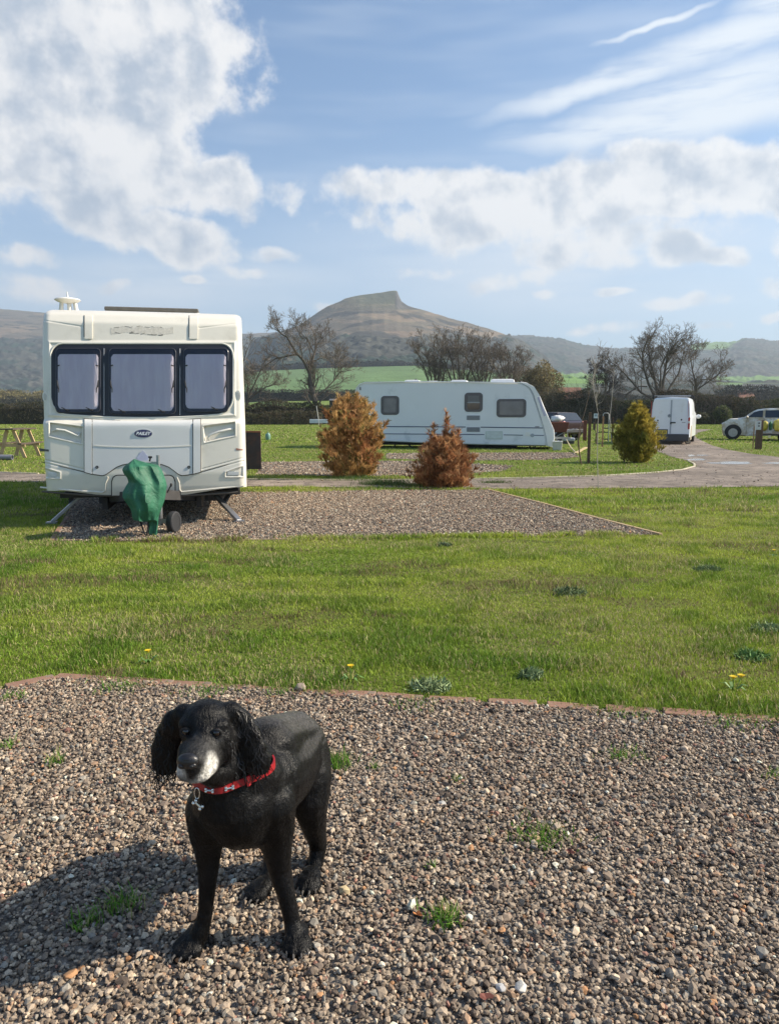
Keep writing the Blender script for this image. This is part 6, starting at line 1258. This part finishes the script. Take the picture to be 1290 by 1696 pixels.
# picnic table
bt = gp(18, 759); s_ = FPX / bt.y; pt = empty('picnic_table', bt, R(4), 'sunlit timber picnic table seen end-on at the left edge', 'picnic table', None); m_tim = mat('picnic_timber', (.52, .36, .20), .8, var=.2, vscale=6)
hT = 49 / s_
for y_ in (.15, 1.25):
    for a_, c_ in (((-20 / s_, 0), (-7 / s_, hT - .05)), ((19.5 / s_, 0), (3 / s_, hT - .05))): g = G(); g.bar((a_[0], y_, 0), (c_[0], y_, c_[1]), .05, .10); g.obj('leg', m_tim, pt, bevel=.005)
    g = G(); g.box((-1 / s_, y_, 21 / s_), (44 / s_, .04, .09)); g.obj('cross_beam', m_tim, pt, bevel=.005)
tt_ = empty('x', (0, 0, 0)); bpy.data.objects.remove(tt_)
for k in range(6): g = G(); g.box((-12.5 / s_ + k * 4.1 / s_ + .0, .70, hT - .02), (3.7 / s_, 1.7, .04)); g.obj('top_plank', mat('weathered_top', (.09, .065, .05), .85, var=.3, vscale=8) if k == 0 else bpy.data.materials['weathered_top'], pt)
for sx in (-20.5, 18.5): g = G(); g.box((sx / s_, .70, 24 / s_), (6.2 / s_, 1.7, .04)); g.obj('bench', bpy.data.materials['weathered_top'], pt)
b_ = gp(0, 762); g = G(); s_ = FPX / b_.y; r_ = 4.6 / s_; g.loft([[(x, rr * math.cos(a), r_ + rr * math.sin(a)) for a in [2 * math.pi * i / 20 for i in range(20)]] for x, rr in ((-1.6, r_), (21 / s_, r_), (21 / s_, r_ * .82), (16 / s_, r_ * .80))]); o = g.obj('drain_pipe', mat('grey_pipe', (.20, .20, .22), .35, var=.1), None, smooth=True); o.location = b_; tag(o, 'thick grey pipe lying on the grass before the picnic table', 'pipe')

# ================================================================ DOG
m_coat = bpy.data.materials.new('dog_coat'); m_coat.use_nodes = True; t = m_coat.node_tree; b = t.nodes['Principled BSDF']
at_ = t.nodes.new('ShaderNodeAttribute'); at_.attribute_name = 'col'; v = t.nodes.new('ShaderNodeTexCoord').outputs['Object']
mp_ = t.nodes.new('ShaderNodeMapping'); mp_.inputs['Scale'].default_value = (1, .45, .45); t.links.new(v, mp_.inputs[0])
fn_ = noise(t, mp_.outputs[0], 170, 4, .65); f2_ = noise(t, v, 22, 4, .6)
sc_ = t.nodes.new('ShaderNodeVectorMath'); sc_.operation = 'SCALE'; t.links.new(at_.outputs['Color'], sc_.inputs[0]); t.links.new(mrange(t, fn_, .3, .75, .55, 1.6), sc_.inputs['Scale'])
t.links.new(sc_.outputs[0], b.inputs['Base Color']); t.links.new(mrange(t, f2_, .3, .7, .30, .46), b.inputs['Roughness']); b.inputs['Specular IOR Level'].default_value = .17
b.inputs['Sheen Weight'].default_value = .02; b.inputs['Sheen Roughness'].default_value = .4
bp = t.nodes.new('ShaderNodeBump'); bp.inputs['Distance'].default_value = .004; t.links.new(mth(t, 'ADD', fn_, mth(t, 'MULTIPLY', f2_, 1.2)), bp.inputs['Height']); t.links.new(bp.outputs[0], b.inputs['Normal'])
DO = Vector((-.33, 1.74, 0)); dog = empty('dog', DO, 0, 'black spaniel with a greying white muzzle and red collar standing on the gravel', 'dog')
def D(px, py, Y): return at(px, py, Y) - DO
gd = G()
def blob(px, py, Y, r, tilt=None, n=14): gd.ball(D(px, py, Y), r, n, M=tilt)
def chain(L, n=12):
    """L: (px, py, Y, radius) joined by overlapping balls"""
    for a_, c_ in zip(L[:-1], L[1:]):
        p0, p1 = D(*a_[:3]), D(*c_[:3]); d = (p1 - p0).length; k = max(2, int(d / (.22 * min(a_[3], c_[3])))); k = min(k, 26)
        for i in range(k + 1): f = i / k; gd.ball(p0.lerp(p1, f), a_[3] * (1 - f) + c_[3] * f, n)
# trunk: deep chest, tucked loin, rump
chain([(396, 1332, 1.655, .088), (408, 1308, 1.70, .102), (432, 1288, 1.78, .113), (455, 1275, 1.86, .110), (472, 1258, 1.94, .102), (484, 1238, 2.00, .098)], 16)
chain([(394, 1344, 1.645, .080), (396, 1356, 1.65, .070), (430, 1350, 1.72, .075), (455, 1322, 1.84, .065)], 14)
chain([(440, 1243, 1.80, .085), (466, 1232, 1.92, .082), (486, 1228, 2.0, .085)], 12)
# neck and skull
chain([(405, 1290, 1.69, .095), (385, 1262, 1.655, .080), (362, 1232, 1.62, .070)], 14)
chain([(378, 1322, 1.64, .084), (372, 1294, 1.63, .070), (366, 1262, 1.615, .064)], 14)
blob(347, 1207, 1.59, (.066, .070, .064)); blob(342, 1196, 1.575, (.056, .056, .052)); blob(352, 1226, 1.57, (.058, .055, .052))
blob(312, 1199, 1.548, (.024, .022, .016)); blob(363, 1201, 1.543, (.024, .022, .016))                       # brow
blob(342, 1218, 1.535, (.034, .035, .030))
chain([(336, 1234, 1.535, .040), (330, 1252, 1.495, .036), (322, 1263, 1.462, .032)], 14)                     # muzzle
chain([(341, 1268, 1.505, .026), (333, 1277, 1.475, .0245), (322, 1281, 1.462, .022), (307, 1279, 1.464, .020)], 12)    # lips
chain([(342, 1262, 1.51, .033), (346, 1250, 1.53, .036)], 12); chain([(310, 1268, 1.475, .021), (308, 1256, 1.485, .020), (312, 1244, 1.50, .024)], 12)
chain([(368, 1240, 1.55, .034), (360, 1222, 1.545, .036)], 12)                                                 # cheek
chain([(345, 1283, 1.53, .024), (362, 1278, 1.57, .040), (378, 1262, 1.60, .05)], 12)                          # jaw and throat
# ears, hanging flat
Me = lambda a: Matrix.Rotation(R(a), 3, 'Y')
for (px, py, Y, r, a) in ((306, 1184, 1.585, (.028, .022, .026), 20), (290, 1198, 1.59, (.032, .018, .034), 25), (279, 1220, 1.60, (.033, .016, .042), 12), (273, 1244, 1.60, (.034, .015, .042), 5), (274, 1263, 1.60, (.035, .014, .034), 0),
                         (381, 1180, 1.585, (.028, .024, .026), -20), (397, 1196, 1.59, (.032, .020, .036), -25), (409, 1220, 1.585, (.034, .018, .044), -14), (417, 1244, 1.585, (.036, .018, .040), -10), (424, 1260, 1.585, (.035, .017, .034), -10), (431, 1271, 1.59, (.024, .014, .020), -10)):
    blob(px, py, Y, r, Me(a), 16)
# fore legs
chain([(350, 1340, 1.67, .064), (344, 1380, 1.675, .046), (345, 1412, 1.675, .033), (345, 1440, 1.67, .0265), (343, 1475, 1.665, .021), (341, 1503, 1.66, .0195), (337, 1528, 1.655, .020), (331, 1546, 1.65, .023)])
chain([(443, 1332, 1.69, .070), (455, 1374, 1.70, .050), (459, 1408, 1.70, .037), (463, 1438, 1.70, .030), (472, 1475, 1.69, .0245), (479, 1505, 1.685, .022), (484, 1528, 1.68, .0215), (487, 1544, 1.67, .024)])
# hind legs: knee forward, hock back
chain([(497, 1250, 2.0, .088), (507, 1288, 1.965, .074), (512, 1320, 1.945, .058), (516, 1350, 1.955, .044), (522, 1378, 1.985, .033), (527, 1400, 2.005, .027), (524, 1425, 1.985, .0225), (519, 1448, 1.96, .022), (515, 1462, 1.935, .025)])
chain([(452, 1285, 1.96, .080), (450, 1330, 1.93, .062), (450, 1370, 1.94, .042), (452, 1405, 1.965, .027), (449, 1432, 1.94, .023), (443, 1460, 1.905, .022), (438, 1476, 1.875, .024)])
# paws: palm and four toes each
def paw(px, py, Y, ang, s=1.0):
    c = D(px, py, Y); c.z = .022 * s; M = Matrix.Rotation(ang, 3, 'Z')
    gd.ball(c + M @ Vector((0, .012, .006)) * s, (.030 * s, .034 * s, .022 * s), 12)
    for k, (dx, dy) in enumerate(((-.024, -.022), (-.009, -.036), (.009, -.036), (.024, -.022))):
        gd.ball(c + M @ Vector((dx * s, dy * s, -.003)), (.0125 * s, .021 * s, .0145 * s), 10, M=M)
        gd.ball(c + M @ Vector((dx * s * .8, dy * s * .5, .008)), (.012 * s, .018 * s, .013 * s), 8, M=M)
PAWS = [(321, 1563, 1.655, R(-24), 1.1), (492, 1562, 1.665, R(8), 1.05), (432, 1492, 1.86, R(-30), .95), (514, 1476, 1.90, R(-6), 1.0)]
for q in PAWS: paw(*q)
# stub of a docked tail
chain([(500, 1212, 2.08, .026), (512, 1206, 2.13, .018)], 10)
tmp = gd.obj('dog_parts', m_coat); rm = tmp.modifiers.new('r', 'REMESH'); rm.mode = 'VOXEL'; rm.voxel_size = .0042; rm.use_smooth_shade = True
sm = tmp.modifiers.new('s', 'SMOOTH'); sm.factor = .6; sm.iterations = 9
dg = bpy.context.evaluated_depsgraph_get(); me = bpy.data.meshes.new_from_object(tmp.evaluated_get(dg)); me.name = 'body'; bpy.data.objects.remove(tmp)
nv = len(me.vertices); co = np.empty(nv * 3, np.float32); me.vertices.foreach_get('co', co); co = co.reshape(-1, 3); nrm = np.empty(nv * 3, np.float32); me.vertices.foreach_get('normal', nrm); nrm = nrm.reshape(-1, 3)
Wc = co + np.array(DO); ryy = Wc[:, 1] * math.cos(PITCH) - (Wc[:, 2] - CAM_H) * math.sin(PITCH); ppx = 645 + FPX * Wc[:, 0] / ryy; ppy = 848 - FPX * (Wc[:, 1] * math.sin(PITCH) + (Wc[:, 2] - CAM_H) * math.cos(PITCH)) / ryy
def near(p, r0, r1): d = np.linalg.norm(co - np.array(D(*p)), axis=1); return 1 - smst((d - r0) / (r1 - r0))
jit = (fbm(co[:, 0] * 60 + 3, co[:, 2] * 60, 3, 3) - .5) * .018
black = np.array([.0036, .0034, .0035]); brown = np.array([.020, .014, .011]); grey = np.array([.085, .082, .078]); white = np.array([.62, .60, .555])
c = np.tile(black, (nv, 1)); k = (fbm(co[:, 0] * 9, co[:, 2] * 9, 5, 4) > .55)[:, None]; c = np.where(k, black * 1.8, c)
back_sheen = smst((nrm[:, 2] - .2) / .7) * (Wc[:, 2] > .25) * smst((Wc[:, 1] - 1.72) / .15); c = c * (1 - .55 * back_sheen)[:, None] + np.array([.075, .070, .065]) * (.55 * back_sheen)[:, None]  # sunlit sheen of back and rump painted in as grey on upward-facing coat
c = np.where(((Wc[:, 1] > 1.78) & (Wc[:, 2] > .2))[:, None], c * 1.7, c)  # hindquarters painted lighter, standing in for the light they catch
# greying face and white muzzle sides are coat colour, laid out by distance from the nose
def blend(c, w, col): return c * (1 - w)[:, None] + col * w[:, None]
mz = np.array(D(330, 1270, 1.48)); d_ = np.linalg.norm((co - mz) * np.array([1, .8, 1.0]), axis=1) + jit
side_r = near((339, 1271, 1.473), .024, .040); side_l = near((302, 1272, 1.455), .015, .028); chin = near((322, 1290, 1.465), .014, .030); bridge = near((332, 1246, 1.485), .012, .028)
c = blend(c, np.clip(near((338, 1258, 1.48), .03, .055) * .8, 0, 1), grey * .45); c = blend(c, bridge * .35, grey)
c = blend(c, np.clip(side_r * (1 + jit * 30), 0, 1) ** 1.2, white); c = blend(c, np.clip(side_l + chin * .7, 0, 1) * .8, white * .8)
c = blend(c, near((327, 1222, 1.51), .004, .018) * .45, grey); c = blend(c, near((358, 1230, 1.52), .006, .024) * .45, grey); c = blend(c, near((327, 1190, 1.53), .003, .02) * .12, grey)
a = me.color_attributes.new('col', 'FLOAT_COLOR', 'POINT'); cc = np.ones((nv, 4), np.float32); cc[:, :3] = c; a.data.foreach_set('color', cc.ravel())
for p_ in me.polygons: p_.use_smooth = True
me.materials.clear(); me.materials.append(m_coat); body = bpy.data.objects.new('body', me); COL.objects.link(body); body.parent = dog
# short coat: strands lying along the body
me.calc_loop_triangles(); nt = len(me.loop_triangles); tv = np.empty(nt * 3, np.int32); me.loop_triangles.foreach_get('vertices', tv); tv = tv.reshape(-1, 3)
ar = np.linalg.norm(np.cross(co[tv[:, 1]] - co[tv[:, 0]], co[tv[:, 2]] - co[tv[:, 0]]), axis=1); ar /= ar.sum()
def strands(name, n, L, w, lift, sel=None, flow=None, wave=0.0, colf=.7, segs=2):
    ti = RNG.choice(nt, n, p=ar); u = RNG.random((n, 2)); s_ = u.sum(1) > 1; u[s_] = 1 - u[s_]
    w0 = 1 - u.sum(1); ww = np.stack([w0, u[:, 0], u[:, 1]], 1); P_ = (co[tv[ti]] * ww[:, :, None]).sum(1); N_ = (nrm[tv[ti]] * ww[:, :, None]).sum(1); N_ /= np.linalg.norm(N_, axis=1)[:, None] + 1e-9; Cc = (c[tv[ti]] * ww[:, :, None]).sum(1)
    if sel is not None: k = sel(P_, N_); P_, N_, Cc = P_[k], N_[k], Cc[k]
    n = len(P_); d = flow(P_) if flow else np.tile(np.array([.35, .75, -.55]), (n, 1)); d = d + RNG.normal(0, .22, (n, 3)); d -= (d * N_).sum(1)[:, None] * N_; d /= np.linalg.norm(d, axis=1)[:, None] + 1e-9
    LL = RNG.uniform(.6, 1.3, n)[:, None] * (L(P_)[:, None] if callable(L) else L); sd = np.cross(d, N_); W_ = sd * (w / 2) * RNG.uniform(.6, 1.3, n)[:, None]
    ph = RNG.uniform(0, 6, n)[:, None]; pts = [P_ - N_ * .001]; 
    for i in range(1, segs + 1): f = i / segs; pts.append(P_ + d * LL * f + N_ * LL * lift * (f - .35 * f * f) + sd * wave * np.sin(f * 5 + ph) * LL + np.array([0, 0, -1]) * LL * .12 * f * f)
    Vs = []
    for i, q in enumerate(pts[:-1]): k = 1 - .45 * i / segs; Vs += [q - W_ * k, q + W_ * k]
    Vs.append(pts[-1]); m_ = len(Vs); V = np.stack(Vs, 1).reshape(-1, 3); F = []
    b0 = (np.arange(n) * m_)[:, None]
    for i in range(segs - 1): F += [b0 + np.array([[2 * i, 2 * i + 1, 2 * i + 3]]), b0 + np.array([[2 * i, 2 * i + 3, 2 * i + 2]])]
    F.append(b0 + np.array([[m_ - 3, m_ - 2, m_ - 1]])); F = np.concatenate(F)
    o = npmesh(name, V, F, m_fur, np.repeat(np.clip(Cc * colf * RNG.uniform(.6, 1.6, (n, 1)), .003, .8), m_, 0), dog); o['kind'] = 'stuff'; return o
m_fur = mat('dog_fur', (1, 1, 1), .38, attr=True, var=.05, vscale=50, spec=.20)
isear = lambda P_: (((P_[:, 0] < D(293, 1230, 1.6).x) | ((P_[:, 0] > D(392, 1230, 1.59).x) & (P_[:, 0] < D(440, 1230, 1.59).x) & (P_[:, 1] < D(0, 0, 1.625).y))) & (P_[:, 2] > D(400, 1290, 1.59).z))
face = lambda P_: (P_[:, 1] < D(0, 0, 1.56).y) & (P_[:, 2] > D(320, 1300, 1.5).z)
strands('coat_hair', 48000, lambda P_: np.where(face(P_), .005, .011), .0011, .10, sel=lambda P_, N_: ~isear(P_), flow=lambda P_: np.where((P_[:, 2] < .28)[:, None], np.array([.05, .15, -1.0]), np.where(face(P_)[:, None], np.array([.25, .75, .45]), np.array([.35, .85, -.5]))))
strands('ear_hair', 7000, lambda P_: .020 + .020 * smst((D(400, 1215, 1.59).z - P_[:, 2]) / .08), .0026, .30, sel=lambda P_, N_: isear(P_), flow=lambda P_: np.where((P_[:, 0] < D(350, 1230, 1.6).x)[:, None], np.array([-.12, 0, -1.0]), np.array([.30, -.05, -1.0])), wave=.17, colf=2.6, segs=4)
strands('leg_feathers', 2600, .022, .0014, .45, sel=lambda P_, N_: (P_[:, 2] < .34) & (P_[:, 2] > .09) & (N_[:, 1] > .35), flow=lambda P_: np.tile(np.array([0, .5, -1.0]), (len(P_), 1)), wave=.1, colf=1.3, segs=3)
m_nose = mat('dog_nose', (.012, .011, .012), .32, bump=.0006, bscale=400); m_eye = mat('dog_eye', (.012, .006, .004), .08, coat=.6); m_claw = mat('dog_claw', (.10, .09, .08), .35)
g = G(); nc = D(311.5, 1261, 1.437); g.ball(nc, (.0235, .015, .017), 20); g.ball(nc + Vector((-.010, -.006, -.006)), (.010, .009, .008), 14); g.ball(nc + Vector((.010, -.006, -.006)), (.010, .009, .008), 14); g.ball(nc + Vector((0, -.001, .007)), (.017, .013, .009), 14); g.obj('nose', m_nose, dog, smooth=True, ang=180)
for s_ in (-1, 1): g = G(); g.ball(nc + Vector((s_ * .0105, -.0135, -.005)), (.0040, .003, .003), 8); g.obj('nostril', m_blkm, dog, smooth=True)
for (px, py, Y) in ((309, 1211.5, 1.532), (359, 1213.5, 1.520)):
    e_ = D(px, py, Y); g = G(); g.ball(e_, .0098, 16); ey = g.obj('eye', m_eye, dog, smooth=True, ang=180)
    g = G(); g.tube([e_ + Vector((.0108 * math.cos(a), -.0065 + .003 * abs(math.cos(a)), .0085 * math.sin(a))) for a in [2 * math.pi * i / 18 for i in range(19)]], .0026, 6); g.obj('eyelid', mat('eyelid_black', (.006, .005, .005), .6), ey, smooth=True)
for (px, py, Y, ang, s) in PAWS:
    c_ = D(px, py, Y); c_.z = .022 * s; M = Matrix.Rotation(ang, 3, 'Z')
    for dx, dy in ((-.024, -.042), (-.009, -.057), (.009, -.057), (.024, -.042)):
        p0 = c_ + M @ Vector((dx * s, dy * s, -.002)); g = G(); g.tube([p0 + M @ Vector((0, .006, .002)), p0 + M @ Vector((0, -.003, 0)), p0 + M @ Vector((0, -.006, -.008))], [.0032, .0026, .001], 6); g.obj('claw', m_claw, dog, smooth=True)
# collar with buckle, bone studs and tag
m_col = mat('collar_red', (.30, .008, .012), .5, var=.12, vscale=90, bump=.0006, bscale=500); m_silver = mat('collar_metal', (.62, .60, .56), .25, metal=.9)
CP = [(322, 1290, 1.59), (326, 1302, 1.565), (336, 1309, 1.548), (352, 1313, 1.540), (372, 1312, 1.540), (390, 1304, 1.552), (402, 1295, 1.57), (411, 1283, 1.60), (414, 1268, 1.65), (404, 1254, 1.70), (380, 1247, 1.72), (348, 1254, 1.70), (325, 1270, 1.64)]
cp_ = [D(*q) for q in CP]; cen = sum(cp_, Vector()) / len(cp_); g = G(); rings = []; N_ = 96
from mathutils.bvhtree import BVHTree
bvh = BVHTree.FromPolygons([Vector(q) for q in co.tolist()], [list(t_) for t_ in tv.tolist()])
pn = Vector((0, 0, 0))
for i in range(len(cp_)): pn += (cp_[i] - cen).cross(cp_[(i + 1) % len(cp_)] - cen)
pn.normalize(); u_ = pn.orthogonal().normalized(); w_ = pn.cross(u_)
for i in range(N_):
    a_ = 2 * math.pi * i / N_; d = u_ * math.cos(a_) + w_ * math.sin(a_); hit = bvh.ray_cast(cen + d * .25, -d, .25); rr_ = ((hit[0] - cen).length if hit[0] is not None else .09)
    rings.append([d, rr_])
rs2 = [r_[1] for r_ in rings]; rs2 = [max(rs2[(i + k) % N_] for k in range(-2, 3)) for i in range(N_)]; rs2 = [min(r_, .125) for r_ in rs2]; rs2 = [sum(rs2[(i + k) % N_] for k in range(-4, 5)) / 9 for i in range(N_)]
up_ = pn if pn.z > 0 else -pn
ringv = []
for (d, _), r_ in zip(rings, rs2): c_ = cen + d * (r_ + .002); ringv.append([c_ + up_ * .0085, c_ + d * .0045 + up_ * .0085, c_ + d * .0045 - up_ * .0085, c_ - up_ * .0085, c_ - d * .004])
g.loft(ringv + [ringv[0]], cap=False); col_ = g.obj('collar', m_col, dog, smooth=True, ang=50)
def oncol(px, py):
    d0 = ray(px, py).normalized(); best = min(range(N_), key=lambda i: (lambda p: (p - (DO + Vector((0, 0, 0)))).length if False else ((p + DO - Vector((0, 0, CAM_H))) - d0 * (p + DO - Vector((0, 0, CAM_H))).dot(d0)).length + (0 if p.y < cen.y else 9))(cen + rings[i][0] * (rs2[i] + .007)))
    return best
for (px, py) in ((345, 1316), (382, 1308)):
    i = oncol(px, py); d = rings[i][0]; c_ = cen + d * (rs2[i] + .0075); tn = up_.cross(d).normalized(); g = G(); g.tube([c_ - tn * .007, c_ + tn * .007], .0022, 6)
    for s_ in (-1, 1):
        for q in (-1, 1): g.ball(c_ + tn * .008 * s_ + up_ * .0028 * q, .0034, 8)
    g.obj('bone_stud', m_silver, col_, smooth=True)
i = oncol(412, 1291); d = rings[i][0]; c_ = cen + d * (rs2[i] + .008); g = G(); tn = up_.cross(d).normalized(); g.box(c_, (.012, .007, .026), Matrix((tn, d, up_)).transposed()); g.obj('buckle', mat('buckle_red', (.62, .03, .04), .15, coat=.8), col_, bevel=.003)
i = oncol(324, 1306); c_ = cen + rings[i][0] * (rs2[i] + .009) - up_ * .008; g = G()
g.tube([c_ + Vector((.006 * math.cos(a), 0, -.010 + .013 * math.sin(a))) for a in [2 * math.pi * k / 16 for k in range(17)]], .0014, 6); rg = g.obj('tag_ring', m_silver, col_, smooth=True)
g = G(); q = c_ + Vector((.002, -.002, -.036)); g.tube([q + Vector((-.006, 0, .006)), q + Vector((.006, 0, -.006))], .003, 8)
for s_ in (-1, 1):
    for e2 in (-1, 1): g.ball(q + Vector((s_ * .007 + e2 * .003, 0, -s_ * .007 + e2 * .003)), .0045, 8)
g.obj('bone_tag', m_silver, rg, smooth=True)

# dead leaves and odd pieces on the gravel
m_dl = mat('dead_leaf', (.30, .12, .045), .8, var=.3, vscale=60)
def leaf(px, py, s, label, col=None, seed=0):
    p_ = gp(px, py, .018); rr = random.Random(seed); g_ = G(); n = 9; L = []
    for i in range(n): a_ = 2 * math.pi * i / n; k = s * (1 + .25 * rr.uniform(-1, 1)); L.append((k * math.cos(a_), k * .6 * math.sin(a_), .006 * rr.uniform(0, 1) + .25 * k * abs(math.sin(a_))))
    g_.add([(0, 0, 0)] + L, [(0, i + 1, (i + 1) % n + 1) for i in range(n)]); o = g_.obj('dead_leaf', mat('leaf_litter', col, .8, var=.3, vscale=60) if col else m_dl, None); o.location = p_; o.rotation_euler = (0, 0, rr.uniform(0, 6)); tag(o, label, 'leaf', 'dead leaves on the gravel')
leaf(692, 1517, .014, 'orange dead leaf on the gravel right of the dog, by a grass tuft', (.52, .20, .06), 1); leaf(945, 1414, .014, 'dark red-brown leaf just below the bright grass tuft', (.12, .035, .025), 2)
leaf(805, 1655, .016, 'dark red leaf near the bottom edge of the gravel', (.16, .05, .035), 3); leaf(305, 1425, .012, 'rusty leaf scrap left of the dog forelegs', (.34, .13, .06), 4); leaf(1210, 1378, .011, 'small dark leaf on the gravel at the right', (.16, .07, .05), 5)
def rock(px, py, r_, col, label, seed, sq=.6):
    p_ = gp(px, py, r_ * .4); rr = random.Random(seed); V, F_ = icosa(); V = V * np.array([1.15, .9, sq]) * r_ * (1 + np.array([rr.uniform(-.2, .2) for _ in range(12)]))[:, None]; g_ = G(); g_.add(V.tolist(), F_.tolist()); o = g_.obj('stone', mat('pale_stone', col, .75, var=.15, vscale=40, bump=.001, bscale=200), None, bevel=r_ * .12); o.location = p_ + Vector((0, 0, .006)); o.rotation_euler = (0, 0, rr.uniform(0, 6)); tag(o, label, 'stone', 'larger odd stones in the gravel')
rock(498, 1141, .034, (.28, .22, .17), 'large brown stone on the brick edging line behind the dog', 1, .7); rock(733, 1335, .016, (.46, .44, .40), 'white chip in the middle of the gravel, right of the dog', 2); rock(712, 1440, .010, (.6, .5, .3), 'small yellowish chip in the gravel', 3)
rock(1102, 1463, .014, (.46, .43, .38), 'white chip in the right part of the gravel', 4); rock(975, 1446, .014, (.45, .43, .40), 'pale flat chip below the bright grass tuft', 5, .4); rock(861, 1640, .017, (.48, .46, .42), 'white stone near the bottom edge, in the middle right', 6)
rock(829, 1641, .015, (.42, .41, .40), 'pale grey stone just left of the white stone at the bottom', 7); rock(502, 1582, .020, (.46, .43, .40), 'angular pale stone right in front of the dog forepaw', 8); rock(118, 1618, .017, (.42, .22, .10), 'orange-brown stone at the edge of the dog shadow', 9)
rock(571, 1480, .017, (.45, .35, .20), 'rounded tan stone beside the dog hind paw', 10, .8); rock(878, 1447, .010, (.6, .57, .5), 'small white chip between two grass tufts', 11)
